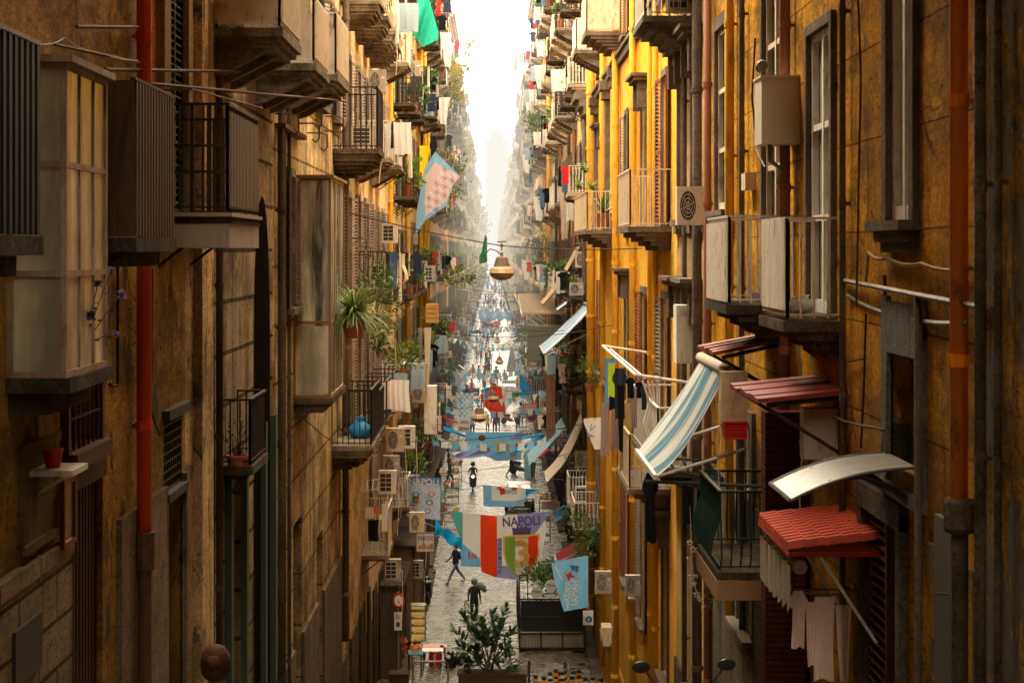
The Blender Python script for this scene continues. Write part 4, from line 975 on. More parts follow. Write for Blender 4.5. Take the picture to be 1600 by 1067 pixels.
# ---- canopies and awnings on the right ----------------------------------
def board_canopy(name, label, Y0, Y1, X1, zo, zi, nb, mat_, th=.05, cat='canopy', strut=True, tile=False):
    t = thing(name, (WX, (Y0+Y1)/2, zi-.3), label, cat)
    m = MB()
    for i in range(nb):
        y0 = Y0+(Y1-Y0)*i/nb; y1 = Y0+(Y1-Y0)*(i+1)/nb-.012
        if tile:
            k = 5
            for j in range(k):
                xa = WX+(X1-WX)*j/k; xb = WX+(X1-WX)*(j+1)/k; za = zi+(zo-zi)*j/k; zb = zi+(zo-zi)*(j+1)/k-.012
                ym = (y0+y1)/2; hh = (y1-y0)*.42
                for (p0, p1, h0, h1) in ((y0, y0+(y1-y0)*.3, 0, hh), (y0+(y1-y0)*.3, y0+(y1-y0)*.7, hh, hh), (y0+(y1-y0)*.7, y1, hh, 0)):
                    m.face([(xa, p0, za+h0+.02), (xb, p0, zb+h0+.02), (xb, p1, zb+h1+.02), (xa, p1, za+h1+.02)])
                m.face([(xb, y0, zb), (xb, y1, zb), (xb, y1-(y1-y0)*.3, zb+hh+.02), (xb, y0+(y1-y0)*.3, zb+hh+.02)])
        else: dz = .014*(i % 2); xo = X1-random.uniform(0, .05); m.hexa([(xo, y0, zo-th), (WX, y0, zi-th), (WX, y1, zi-th), (xo, y1, zo-th), (xo, y0, zo+dz), (WX, y0, zi+dz), (WX, y1, zi+dz), (xo, y1, zo+dz)])
    if tile: m.box(X1, WX, Y0-.02, Y1+.01, min(zo, zi)-.06, min(zo, zi)-.015)
    m.build('roof_boards' if not tile else 'tile_sheet', mat_, t)
    if strut:
        m = MB()
        for y in (Y0+.08, Y1-.08): m.bar((X1+.1, y, zo-th-.03), (WX, y, zi-th-.03), .05); m.bar((X1+.1, y, zo-th-.05), (WX, y, zi-.75), .04)
        m.build('bracket', GREENP if 'red-brown' in label else IRON, t)
    return t
REDB = simple('dark_red_boards', (.24, .03, .032), .5, 0, .3, 4, .25, stretch=(.4, 6, 3), dirt=(.12, .05, .04), dirtamt=.55)
REDB2 = simple('red_brown_boards', (.33, .075, .04), .5, 0, .3, 4, .25, stretch=(.4, 6, 3), dirt=(.1, .05, .03), dirtamt=.5)
TILE = simple('orange_red_roof_sheet', (.44, .042, .008), .7, 0, .35, 5, .3, dirt=(.16, .03, .01), dirtamt=.6)
board_canopy('board_canopy', 'red-brown slatted canopy with green brackets right above the striped awning', 25.9, 27.7, 3.0, 13.62, 13.8, 7, REDB2)
board_canopy('board_canopy', 'dark red board canopy above the beige air conditioner', 21.1, 23.4, 2.92, 13.36, 13.46, 6, REDB)
tc = board_canopy('tile_canopy', 'bright orange-red tile sheet canopy above the pale pink laundry', 19.3, 21.5, 2.97, 11.98, 12.08, 12, TILE, tile=True, strut=False)
m = MB(); m.bar((3.3, 19.32, 11.9), (3.86, 19.32, 11.05), .05, .03); m.bar((3.3, 21.4, 11.9), (3.86, 21.4, 11.05), .05, .03); m.build('strut', WHITEP, tc)
# scalloped old awning hanging below the tile canopy
m = MB(); m.tube([(3.1, 19.35, 11.8), (3.1, 21.45, 11.8)], .075, 12)
def vf(u, v): y = 19.35+2.1*u; return Vector((3.0-.02*math.sin(u*40), y, 11.82-v*(.42+.09*abs(math.sin(u*math.pi*7)))))
m.grid(vf, 56, 5); tag(m.build('awning_valance', simple('beige_awning_cloth', (.42, .36, .29), .9, 0, .2, 8, .2, dirt=(.2, .13, .08), dirtamt=.5)), 'beige scalloped awning valance rolled up under the orange-red tile canopy', 'awning')
# curved polycarbonate canopy
t = thing('curved_canopy', (WX, 18.25, 12.6), 'curved translucent grey canopy with a dark edge, over the brown door at right', 'canopy')
def cp(u, k=0): x = WX-1.17*u; return (x, 13.0-.02*u-.28*u**2.2)
m = MB()
m.grid(lambda u, v: Vector((cp(u)[0], 17.6+1.3*v, cp(u)[1])), 16, 8)
pc = simple('hazy_polycarbonate', (.36, .34, .31), .35, 0, .3, 2.5, .2, .6, translucent=.3, dirt=(.22, .17, .11), dirtamt=.75); m.build('sheet', pc, t)
m = MB()
for yy in (17.6, 18.9): m.tube([(cp(i/12)[0], yy, cp(i/12)[1]+(.0 if yy != 18.25 else .012)) for i in range(13)], .016 if yy != 18.25 else .02, 6)
m.tube([(cp(1)[0], 17.6, cp(1)[1]), (cp(1)[0], 18.9, cp(1)[1])], .022, 6); m.build('rim', simple('dark_grey_rim', (.09, .085, .08), .5), t)
m = MB()
for yy in (17.75, 18.75): m.tube([(WX, yy, 12.62), (WX-.2, yy, 12.78), (WX-.5, yy, 12.9), (WX-.8, yy, 12.86)], [.05, .04, .02, .012], 8)
m.build('bracket', BLACKPL, t)
# striped blue and white blind
t = thing('striped_awning', (3.3, 28.8, 11.9), 'blue and white striped awning let down from a pale roller, right of the drying clothes', 'awning')
m = MB(); m.grid(lambda u, v: Vector((3.28-.98*v, 27.05+3.5*u, 13.22-1.42*v-.16*math.sin(v*math.pi)*(1+.5*math.sin(u*5))+.025*math.sin(u*23+v*6)+.012*math.sin(u*57))), 60, 14)
m.build('cloth', stripes_mat('blue_white_stripes', (.62, .63, .60), (.04, .20, .32), 1, 3.0, .52, tl=.3), t)
m = MB(); m.tube([(3.32, 26.95, 13.28), (3.32, 30.65, 13.28)], .085, 12); m.build('roller', simple('pale_roller', (.40, .33, .26), .7, 0, .3, 9, .3), t)
m = MB(); m.bar((2.29, 27.0, 11.8), (2.29, 30.6, 11.8), .05, .07); m.tube([(3.6, 27.1, 12.2), (2.32, 27.1, 11.8)], .025, 6); m.tube([(3.6, 30.4, 12.2), (2.32, 30.4, 11.8)], .025, 6); m.build('front_bar', WHITEP, t)
# blue awnings and long blinds in the middle distance
def slope(name, label, Y0, Y1, Xi, zi, Xo, zo, mat_, cat='awning', sag=.08, bar=True, nu=14):
    t = thing(name, ((Xi+Xo)/2, (Y0+Y1)/2, min(zi, zo)), label, cat)
    m = MB(); m.grid(lambda u, v: Vector((Xi+(Xo-Xi)*v, Y0+(Y1-Y0)*u, zi+(zo-zi)*v-sag*math.sin(v*math.pi)+.012*math.sin(u*25))), nu, 10); m.build('cloth', mat_, t)
    if bar:
        m = MB(); m.tube([(Xi, Y0, zi+.05), (Xi, Y1, zi+.05)], .07, 8); m.bar((Xo, Y0, zo), (Xo, Y1, zo), .06)
        for y in (Y0+.05, Y1-.05): m.bar((Xi, y, zi-.9), (Xo, y, zo-.03), .045)
        m.build('arm', GALV, t)
    return t
BLUEAW = stripes_mat('blue_grey_awning', (.20, .30, .46), (.52, .58, .66), 1, 1.6, .55)
slope('blue_awning', 'large blue awning sloping down towards the street, right side', 73.3, 79.8, 3.75, 12.75, 1.95, 11.0, BLUEAW)
slope('blue_awning', 'smaller blue-grey awning above the large blue one, right side', 82, 86, 3.8, 13.4, 2.75, 12.4, BLUEAW)
slope('long_blind', 'long cream slanted blind hanging from the right facade above the street', 80, 84, 3.85, 7.9, 2.25, 5.3, simple('cream_blind', (.58, .50, .40), .8, 0, .15, 4, .2, translucent=.2), sag=.35)
slope('blue_sheet', 'pale blue slanted sheet beside the long cream blind', 90, 95, 3.4, 6.7, 1.7, 4.9, cloth_mat('pale_blue_sheet', (.32, .50, .62)), 'sheet', bar=False)
slope('red_awning', 'dark red shop awning behind the flag with the 3', 70, 74.5, 3.85, 4.3, 2.4, 3.2, cloth_mat('dark_red_awning', (.22, .03, .03)))
slope('striped_blind', 'light brown slanted blind high on the cream house, right side', 84, 88, 3.85, 15.2, 2.2, 12.6, simple('tan_blind', (.50, .36, .22), .8, 0, .15, 4, .2, translucent=.3), sag=.2)
# pergola
t = thing('slatted_pergola', (3.1, 125, 11.2), 'long slatted beige pergola roof sticking out of the right row', 'pergola')
m = MB()
for i in range(30): y = 104+i*1.5; m.box(1.6+.012*i, 3.9, y, y+.28, 11.5, 11.62)
m.box(1.66, 1.72, 104, 147.9, 11.44, 11.51); m.box(3.6, 3.66, 104, 147.9, 11.44, 11.51); m.build('slats', simple('beige_slats', (.46, .34, .24), .8, 0, .2, 3, .2), t)
m = MB(); m.bar((1.6, 103.8, 11.42), (2.0, 149, 11.42), .14); m.bar((3.85, 103.8, 11.42), (3.85, 149, 11.42), .14)
for y in (105, 120, 135): m.bar((1.75, y, 11.4), (3.9, y, 9.9), .08)
m.build('beam', simple('beige_beam', (.52, .42, .32), .8), t)
m = MB(); m.box(1.9, 3.85, 104.2, 104.4, 8.9, 10.9); 
for i in range(12): m.box(1.9, 3.85, 104.14, 104.2, 9.0+i*.16, 9.08+i*.16)
tag(m.build('roller_shutter', simple('olive_grey_shutter', (.22, .22, .18), .6)), 'grey-green roller shutter panel below the slatted pergola', 'shutter')

# ---- washing racks, rails, garments ---------------------------------------
CL = {}
def cm(name, col, tl=.3): return cloth_mat('cloth_'+name, col, .15, tl)
CWHITE = cm('white', (.68, .66, .62)); CPINK = cm('pale_pink', (.84, .66, .60)); CBLACK = cm('black', (.012, .012, .014), .05); CNAVY = cm('navy', (.03, .04, .07), .1); CLIME = cm('lime', (.45, .62, .03)); CRED = cm('red', (.55, .03, .03))
CBLUE = cm('blue', (.10, .28, .50)); CGREY = cm('grey', (.28, .27, .27)); CMAUVE = cm('mauve', (.26, .19, .18)); CTAN = cm('tan', (.42, .24, .09)); CYEL = cm('yellow', (.70, .52, .02)); CJEANS = cm('jeans', (.08, .14, .24), .1); CLBLUE = cm('light_blue', (.20, .46, .70)); CBROWN = cm('brown', (.24, .12, .08))
def garment_mesh(kind, w, h, mb, P, seed=0):
    """hanging cloth; P(u,v,d) maps across/down/depth to space"""
    def wid(v):
        if kind == 'towel': return 1-.06*math.sin(v*3)
        if kind == 'twist': return 1-.55*v**.7
        if kind == 'shirt': return (.45+v*3.2) if v < .1 else (1.0 if v < .3 else .62+.05*v)
        if kind == 'trousers': return .8-.15*v
        return 1
    if kind == 'trousers':
        for s in (-1, 1):
            mb.grid(lambda u, v: P(s*.23*wid(v)*w+(u-.5)*.44*w*(1-.25*v)*1.0, v*h, .03*math.sin(v*5+s)), 4, 10)
        mb.grid(lambda u, v: P((u-.5)*.88*w, v*h*.22, .012), 6, 3)
    else:
        f = 2+seed % 3
        mb.grid(lambda u, v: P((u-.5)*w*wid(v)+.03*w*math.sin(v*4+seed), v*h*(1+.018*math.sin(u*7+seed)), .05*w*(.4+v)*math.sin(u*math.pi*2*f+seed)), 16, 12)
def garment(name, label, px0, px1, py0, py1, Y, kind, mat_, group=None, cat='laundry', seed=None):
    """garment facing the camera between these photo columns and rows at depth Y"""
    a = PX(px0, py0, Y); b = PX(px1, py1, Y); mb = MB(); xc = (a.x+b.x)/2
    garment_mesh(kind, abs(b.x-a.x), a.z-b.z, mb, lambda u, d, e: Vector((xc+u, Y+e, a.z-d)), seed if seed is not None else random.randint(0, 9))
    o = mb.build(name, mat_, smooth=True); tag(o, label, cat, group); return o
g2 = 'pale pink garments drying under the orange-red tile canopy'
for i, (x0, x1, y0, y1, k, lb) in enumerate(((1232, 1262, 922, 1012, 'shirt', 'pale pink blouse hanging leftmost under the orange-red tile canopy'), (1256, 1282, 940, 1040, 'twist', 'short pale pink cloth second from the left under the tile canopy'), (1272, 1304, 932, 1062, 'towel', 'long pale pink cloth in the middle under the tile canopy'),
                                         (1305, 1332, 945, 1066, 'twist', 'pointed pale pink cloth right of the middle under the tile canopy'), (1328, 1343, 935, 1040, 'twist', 'narrow pale pink cloth rightmost under the tile canopy'))):
    garment('garment', lb, x0, x1, y0, y1, 20.6+.1*i, k, CPINK if i != 4 else CMAUVE, g2, seed=i)
m = MB(); m.tube([W(1236, 921, 20.5), W(1345, 921, 20.5)], .012, 6); m.tube([W(1240, 926, 21), W(1350, 930, 21)], .012, 6); m.tube([W(1236, 921, 20.5), W(1252, 855, 20.9)], .008, 5); m.tube([W(1342, 921, 20.5), W(1330, 855, 20.9)], .008, 5)
tag(m.build('drying_rack', GALV), 'thin drying rack holding the pale pink garments', 'drying rack')
# white drying frame with dark and lime clothes
m = MB(); m.tube([(2.72, 36.5, 12.62), (2.72, 47.5, 12.62)], .03, 8); m.tube([(2.9, 36.5, 12.55), (2.9, 47.5, 12.55)], .02, 8); m.tube([(2.72, 36.5, 12.62), (3.85, 36.5, 12.45)], .03, 8); m.tube([(2.72, 47.5, 12.62), (3.85, 47.5, 12.45)], .03, 8)
for i in range(4): m.tube([(2.85+.09*i, 36.5, 12.5), (2.98+.05*i, 36.52, 12.1), (2.86+.05*i, 36.5, 11.7), (2.98+.05*i, 36.5, 11.3)], .022, 6)
tag(m.build('clothes_airer', WHITEP), 'white metal drying frame in front of the yellow house', 'clothes airer')
gl = [(944, 962, 560, 640, 'towel', CBLUE, 47, 'faded blue cloth at the far end of the white drying frame'), (952, 968, 575, 640, 'towel', CBLACK, 46, 'black top hanging beside the lime green garment'), (950, 961, 567, 620, 'towel', CLIME, 44.5, 'lime green garment on the white drying frame'),
      (957, 980, 575, 655, 'shirt', CNAVY, 43, 'dark navy shirt right of the lime green garment'), (978, 993, 590, 622, 'shirt', CBLACK, 39.5, 'small black vest on the white drying frame'), (992, 1005, 597, 622, 'shirt', CBLACK, 38, 'black cap-like top at the near end of the white drying frame'),
      (938, 952, 630, 712, 'towel', CMAUVE, 46.4, 'long mauve grey towel below the lime green garment'), (954, 970, 640, 702, 'towel', CMAUVE, 45.5, 'shorter mauve grey towel next to the long one'), (968, 984, 630, 735, 'towel', CTAN, 44, 'long tan cloth hanging against the yellow wall'), (964, 977, 602, 706, 'twist', CBLACK, 42.2, 'long black trousers hanging in the middle of the white drying frame'), (984, 996, 606, 668, 'towel', CMAUVE, 40.2, 'grey-mauve towel between the two black vests'), (1000, 1012, 602, 640, 'shirt', CNAVY, 37.2, 'navy shirt nearest to the striped awning'), (988, 1000, 620, 700, 'twist', CTAN, 41, 'narrow tan cloth hanging near the striped awning')]
for i, (x0, x1, y0, y1, k, mt, Y, lb) in enumerate(gl): garment('garment', lb, x0, x1, y0, y1, Y, k, mt, seed=i)
# rope of stars
m = MB()
def star(mb, c, r, yy):
    pts = [(c.x+(r if i % 2 == 0 else r*.42)*math.sin(i*math.pi/5), yy, c.z+(r if i % 2 == 0 else r*.42)*math.cos(i*math.pi/5)) for i in range(10)]
    mb.tube(pts+[pts[0]], .008, 4, False)
for i, (px, py, rr) in enumerate(((1078, 848, .045), (1083, 858, .05), (1080, 900, .05), (1084, 912, .04), (1093, 935, .04), (1088, 900, .03), (1110, 920, .10), (1103, 940, .12), (1089, 928, .05), (1076, 872, .03), (1112, 905, .05))): star(m, W(px, py, 26.6), rr, 26.6)
m.tube([W(1078, 790, 26.6), W(1080, 850, 26.6), W(1084, 912, 26.6), W(1094, 940, 26.6)], .006, 4); m.tube([W(1108, 860, 26.6), W(1110, 905, 26.6), W(1103, 925, 26.6)], .006, 4)
tag(m.build('star_garland', simple('pale_metal_star', (.55, .48, .38), .4, .3, .2, 9, 0)), 'string of small wire stars hanging beside the green iron balcony', 'garland')
garment('garment', 'black ragged coat hanging below the striped awning', 1004, 1029, 738, 848, 36, 'shirt', CBLACK, seed=3)
for i, (x0, x1, y0, y1, k, mt, lb) in enumerate(((1066, 1074, 758, 830, 'twist', CBLACK, 'thin black cloth leftmost over the green iron balcony'), (1073, 1084, 760, 818, 'towel', CBLACK, 'black cloth over the green iron balcony'), (1080, 1090, 762, 830, 'twist', CMAUVE, 'mauve pointed cloth over the green iron balcony'), (1088, 1108, 765, 875, 'twist', CBLACK, 'bundle of dark clothes over the green iron balcony'))):
    garment('garment', lb, x0, x1, y0, y1, 27.2+.1*i, k, mt, seed=i)
m = MB(); m.tube([W(1010, 752, 29.5), W(1205, 760, 24.6)], .028, 6); m.tube([W(1028, 733, 30), W(1128, 748, 26.5)], .03, 6); m.bar(W(1043, 716, 30), W(1060, 745, 29), .03); m.bar(W(1066, 716, 29), W(1080, 742, 28), .03); m.bar(W(1098, 720, 28), W(1128, 750, 27), .05); m.tube([W(1040, 715, 30), W(1118, 722, 27.5)], .02, 6)
tag(m.build('clothes_rack', GREENP), 'tangle of thin metal clothes rails between the striped awning and the green balcony', 'clothes rack')
# left-hand cloths
garment('garment', 'beige shirt hanging from the small balcony at left', 662, 674, 512, 600, 74, 'twist', cm('beige', (.60, .50, .38)), seed=2)
garment('garment', 'grey-beige cloth left of the beige shirt', 653, 661, 512, 566, 74.5, 'twist', CMAUVE, seed=4)
garment('garment', 'black garment dangling next to the big team banner', 671, 683, 215, 276, 76, 'shirt', CBLACK, seed=1); garment('garment', 'small black stocking beside the yellow scarf', 656, 662, 205, 240, 77, 'twist', CBLACK, seed=1)
garment('scarf', 'yellow scarf with dark marks hanging left of the big team banner', 655, 669, 228, 295, 76.4, 'towel', CYEL, cat='scarf', seed=1)
for i, (x0, x1, y0, y1, mt, lb) in enumerate(((676, 681, 0, 16, CBLACK, 'black sock high up above the green net'), (681, 689, 0, 25, CRED, 'red and black garment high up right of the green net'), (693, 705, 0, 20, CNAVY, 'navy garment high up against the sky'))): garment('garment', lb, x0, x1, y0, y1, 105, 'towel', mt, seed=i)
# right-hand hanging things in the middle distance
for i, (x0, x1, y0, y1, Y, k, mt, lb) in enumerate(((872, 893, 292, 374, 84, 'twist', cm('taupe', (.42, .33, .27)), 'taupe bedsheet hanging from the long rail right of the lamp'), (885, 897, 292, 345, 82, 'towel', CWHITE, 'white sheet behind the taupe bedsheet'), (897, 903, 300, 330, 80, 'towel', CNAVY, 'patterned dark garment left of the agave balcony'), (903, 911, 296, 325, 79, 'towel', CRED, 'red garment left of the agave balcony'), (904, 910, 322, 355, 78.5, 'towel', CBLACK, 'black and teal garment left of the agave balcony'),
      (885, 898, 88, 130, 95, 'towel', CWHITE, 'white shirt drying high on the right row'), (888, 895, 128, 148, 94, 'towel', CRED, 'red cloth under the white shirt high on the right row'), (896, 901, 95, 145, 93, 'towel', CMAUVE, 'dark striped towel beside the white shirt high on the right row'),
      (850, 857, 190, 228, 120, 'towel', CWHITE, 'white towel by the creeper balcony on the right row'), (862, 866, 198, 222, 115, 'towel', CBLACK, 'small black garment by the creeper balcony on the right row'), (826, 832, 265, 287, 150, 'trousers', CNAVY, 'dark trousers drying far along the right row'),
      (853, 868, 585, 692, 92, 'towel', CBROWN, 'long brown drape hanging on the right side'), (868, 878, 575, 610, 88, 'towel', CBLACK, 'black shirt on the rail behind the brown drape'), (881, 890, 575, 612, 84, 'twist', CWHITE, 'white cloth pegged between dark clothes on the right'), (1110, 1116, 620, 640, 30, 'towel', CTAN, 'small tan cloth near the striped awning'))):
    garment('garment', lb, x0, x1, y0, y1, Y, k, mt, seed=i)
# laundry balcony on the left (x 570-610)
for i, (x0, x1, y0, y1, mt, lb) in enumerate(((571, 584, 792, 810, CPINK, 'pink towel over the rail of the low left laundry balcony'), (583, 598, 790, 803, cm('orange', (.62, .25, .08)), 'orange towel over the rail of the low left laundry balcony'), (596, 606, 787, 830, CWHITE, 'white cloth bunched at the corner of the low left laundry balcony'), (575, 592, 812, 845, CBLACK, 'black clothes inside the low left laundry balcony'))): garment('garment', lb, x0, x1, y0, y1, 56.4, 'towel', mt, seed=i)
m = MB(); m.bar((-3.95, 56.8, 7.85), (-3.2, 56.8, 7.95), .03); m.bar((-3.95, 57.6, 8.05), (-3.2, 57.6, 8.15), .03)
for i in range(5): m.bar((-3.9+.16*i, 56.8, 7.86), (-3.9+.16*i, 57.6, 8.08), .015)
tag(m.build('drying_rack', WHITEP), 'folding drying rack above the low left laundry balcony', 'drying rack')
part_copy(balcony_proto(1.3, .77, 1.35, 'plain', 'bars', STONE, CREAMP), Bf, (-WX, 58.2, 5.95), 0)
part_copy(balcony_proto(1.2, .95, 1.15, 'corbel', 'bars', STONE, WHITEP), Bi, (-WX, 84.9, 13.3), 0)

# ---- banners: a cloth at depth Y given by photo outline functions; artwork sits on the cloth ----------
def flat(name, col, rough=.85, tl=.35): return simple(name, col, rough, 0, .1, 9, .15, .15, translucent=tl)
FW_ = flat('flag_white', (.70, .69, .66)); FR = flat('flag_red', (.72, .05, .012)); FG = flat('flag_green', (.05, .24, .13)); FTEAL = flat('flag_teal', (.09, .36, .36)); FLB = flat('flag_light_blue', (.20, .44, .72)); FB = flat('flag_blue', (.10, .20, .45))
FSK = flat('flag_sky_blue', (.20, .50, .80)); FPUR = flat('flag_purple_ink', (.12, .07, .17)); FGOLD = flat('flag_gold', (.75, .45, .10)); FLG = flat('flag_bright_green', (.22, .42, .06)); FDB = flat('flag_violet_blue', (.24, .26, .50)); FPK = flat('flag_pink_red', (.55, .20, .16)); FBR = flat('flag_brown', (.22, .10, .06)); FCY = flat('flag_cyan', (.01, .30, .62))
class Flag:
    def __init__(s, name, label, top, bot, x0, x1, Y, mats, matfn=None, wave=.06, nf=3.2, nu=48, nv=24, cat='flag', persp=0.0, xs=None):
        """top(x), bot(x): photo rows of the upper / lower edge for photo column x; xs(u,v) optional column map"""
        s.Y = Y; s.wave = wave; s.nf = nf; s.x0 = x0; s.x1 = x1; s.persp = persp; s.top = top; s.bot = bot
        mb = MB()
        def fn(u, v):
            px = x0+(x1-x0)*u; py = top(px)+(bot(px)-top(px))*v
            if xs: px = xs(u, v)
            return s.P(px, py)
        def mf(u, v):
            px = x0+(x1-x0)*u; return matfn(px, v) if matfn else 0
        mb.grid(fn, nu, nv, mf); s.o = mb.build(name, mats, smooth=True); tag(s.o, label, cat); ORG[s.o.name] = s.o.location.copy()
    def P(s, px, py, lift=0.0):
        t = (px-s.x0)/(s.x1-s.x0); Y = s.Y+s.persp*t+s.wave*math.sin(t*math.pi*2*s.nf+py*.045)+s.wave*.5*math.sin(t*19+py*.11)
        return W(px, py, Y)+Vector((0, -lift, 0))
    def poly(s, polys, name, mat, lift=.012):
        mb = MB()
        for p in polys:
            c = (sum(q[0] for q in p)/len(p), sum(q[1] for q in p)/len(p)); n = len(p)
            for i in range(n):
                a, b = p[i], p[(i+1) % n]
                for k in range(7):     # fan with subdivisions so the artwork follows the folds
                    f0, f1 = k/7, (k+1)/7
                    q = [(c[0]+(a[0]-c[0])*f0, c[1]+(a[1]-c[1])*f0), (c[0]+(a[0]-c[0])*f1, c[1]+(a[1]-c[1])*f1), (c[0]+(b[0]-c[0])*f1, c[1]+(b[1]-c[1])*f1), (c[0]+(b[0]-c[0])*f0, c[1]+(b[1]-c[1])*f0)]
                    mb.face([s.P(x, y, lift) for x, y in (q if k else [q[0], q[1], q[2]])])
        return mb.build(name, mat, s.o)
    def text(s, body, x, y, h, wid, mat, name='lettering', rot=0.0, mirror=False, lift=.02, bold=.02):
        mb = text_mesh(body, bold); 
        if not mb: return
        vs, fs = mb; xs_ = [v[0] for v in vs]; ys_ = [v[1] for v in vs]; W0 = max(xs_)-min(xs_); H0 = max(ys_)-min(ys_)
        out = MB(); ca, sa = math.cos(rot), math.sin(rot)
        for v in vs:
            a = (v[0]-min(xs_))/W0*wid; b = (v[1]-min(ys_))/H0*h
            if mirror: a = wid-a
            out.v.append(tuple(s.P(x+a*ca+b*sa, y+a*sa-b*ca, lift)))
        out.f = fs; out.mi = [0]*len(fs); return out.build(name, mat, s.o)
TXT = {}
def text_mesh(body, bold=.02):
    if (body, bold) in TXT: return TXT[(body, bold)]
    cu = bpy.data.curves.new('t', 'FONT'); cu.body = body; cu.offset = bold; cu.resolution_u = 3
    o = bpy.data.objects.new('t', cu); COL.objects.link(o); bpy.context.view_layer.update()
    me = bpy.data.meshes.new_from_object(o.evaluated_get(bpy.context.evaluated_depsgraph_get()))
    r = ([tuple(v.co) for v in me.vertices], [tuple(p.vertices) for p in me.polygons])
    bpy.data.objects.remove(o); bpy.data.curves.remove(cu); bpy.data.meshes.remove(me); TXT[(body, bold)] = r; return r
def lerp_pts(pts):
    def f(x):
        if x <= pts[0][0]: return pts[0][1]
        for (a, b), (c, d) in zip(pts, pts[1:]):
            if x <= c: return b+(d-b)*(x-a)/(c-a)
        return pts[-1][1]
    return f
# big three-coloured flag with crest (spans the street)
def mf3(px, v):
    if px < 723: return 0
    if px < 750: return 1
    if px < 776: return 2
    if px > 836 or v > .80 and px > 776: return 3 if px > 836 and v < .3 or px < 812 else 1
    return 3 if (px > 808 and v < .36) or (px < 785 and v > .38) else 1
fl3 = Flag('football_flag', 'large tricolour flag with a crest and gold numeral strung across the street', lerp_pts([(705, 798), (740, 802), (776, 806), (815, 803), (852, 799)]),
           lerp_pts([(705, 806), (722, 848), (750, 872), (752, 893), (776, 902), (812, 906), (838, 903), (852, 840)]), 705, 852, 75, [FTEAL, FW_, FR, FDB], mf3, .035, 1.8, 74, 30)
sh = [(787, 838), (842, 834), (842, 862), (836, 880), (826, 892), (814, 902), (802, 892), (792, 878), (787, 862)]
fl3.poly([[(786, 837), (843, 833), (843.5, 863), (837.5, 882), (827, 894), (814, 904), (801, 894), (790.5, 880), (786, 862)]], 'crest_border', FGOLD, .02)
fl3.poly([[(788.5, 839), (805, 838), (805, 895), (799, 889), (792.5, 878), (788.5, 861)]], 'crest_field', FLG, .05)
fl3.poly([[(805, 838), (825, 837), (825, 890), (814, 900), (805, 895)]], 'crest_field', FW_, .05)
fl3.poly([[(825, 837), (840.5, 836), (840.5, 862), (835, 878), (825, 890)]], 'crest_field', FR, .05)
fl3.text('3', 804, 883, 41, 22, flat('flag_gold_dark', (.60, .32, .07)), 'numeral', lift=.10, bold=.02)
fl3.poly([[(801, 832), (800, 823), (805, 829), (808, 820), (812, 829), (815, 818), (818, 829), (823, 820), (825, 829), (830, 823), (828, 835), (802, 836)]], 'crown', FPUR, .06)
fl3.poly([[(803, 835), (827, 834), (827, 838), (804, 839)]], 'crown_band', FGOLD, .08)
fl3.text('NAPOLI', 786, 823, 15, 58, FPUR, rot=-.06, lift=.03)
for i, ch in enumerate('CAMPIONE'): fl3.text(ch, 778.5, 845+i*7.2, 5.2, 5, FPUR, lift=.03)
# NAPOLI vertical banner, left
def mfb(px, v): return 1 if v < .17 else 2 if (math.sin(px*.9+v*31)+math.sin(px*.33-v*22) > .9) else 0
nb = Flag('team_banner', 'blue NAPOLI banner hanging flat over the left pavement', lambda x: 744+(x-636)*.04, lambda x: 807+(x-636)*.1, 636, 688, 68, [flat('banner_pale', (.45, .48, .55)), FB, FLB], mfb, .03, 1.5, 40, 30, cat='banner')
nb.text('NAPOLI', 639, 756, 9.5, 46, FW_, rot=.04)
for a in (0, 1, 2, 3, 4, 5):
    cx, cy_ = 650+(a % 2)*24-3*(a // 2), 772+(a//2)*13
    nb.poly([[(cx+r_*math.cos(t*math.pi/5), cy_+r_*.7*math.sin(t*math.pi/5)) for t in range(10)] for r_ in (6,)], 'emblem', (FB, FPK, FDB)[a % 3], .015)
    nb.poly([[(cx+3*math.cos(t*math.pi/4), cy_+2.4*math.sin(t*math.pi/4)) for t in range(8)]], 'emblem', FW_, .03)
nb.poly([[(644, 776), (655, 775), (655, 785), (645, 786)]], 'patch', FG, .04); nb.poly([[(647, 779), (655, 779), (655, 783), (647, 783)]], 'patch', FR, .05)
# team banner hanging diagonally (upper left)
tb = Flag('team_banner', 'slanting blue and pink banner crowded with writing, hung from a balcony on the left row', lerp_pts([(650, 335), (664, 262), (680, 237), (718, 275)]), lerp_pts([(650, 366), (664, 345), (697, 322), (708, 290), (718, 277)]), 650, 718, 75,
          [flat('banner_blue_edge', (.20, .38, .58)), flat('banner_pinkish', (.55, .42, .44))], lambda px, v: 0 if v < .16 or px < 664 or v > .93 else 1, .06, 2, 48, 36, cat='banner')
for r_ in range(9):
    for c_ in range(4):
        x, y = 668+r_*4.1+c_*.0, 330-r_*7.5; x += (c_-1.5)*6.0*.62; y += (c_-1.5)*6.0*.95-6
        if tb.top(x)+7 < y-2 and y+2 < tb.bot(x)-4: tb.text(random.choice(['AVIT', 'OLE', 'FORZA', 'SEMPRE', 'MAGICO', 'CUORE']), x, y, 3.6, 8.5, [FW_, FBR, FW_][(r_+c_) % 3], rot=.95)
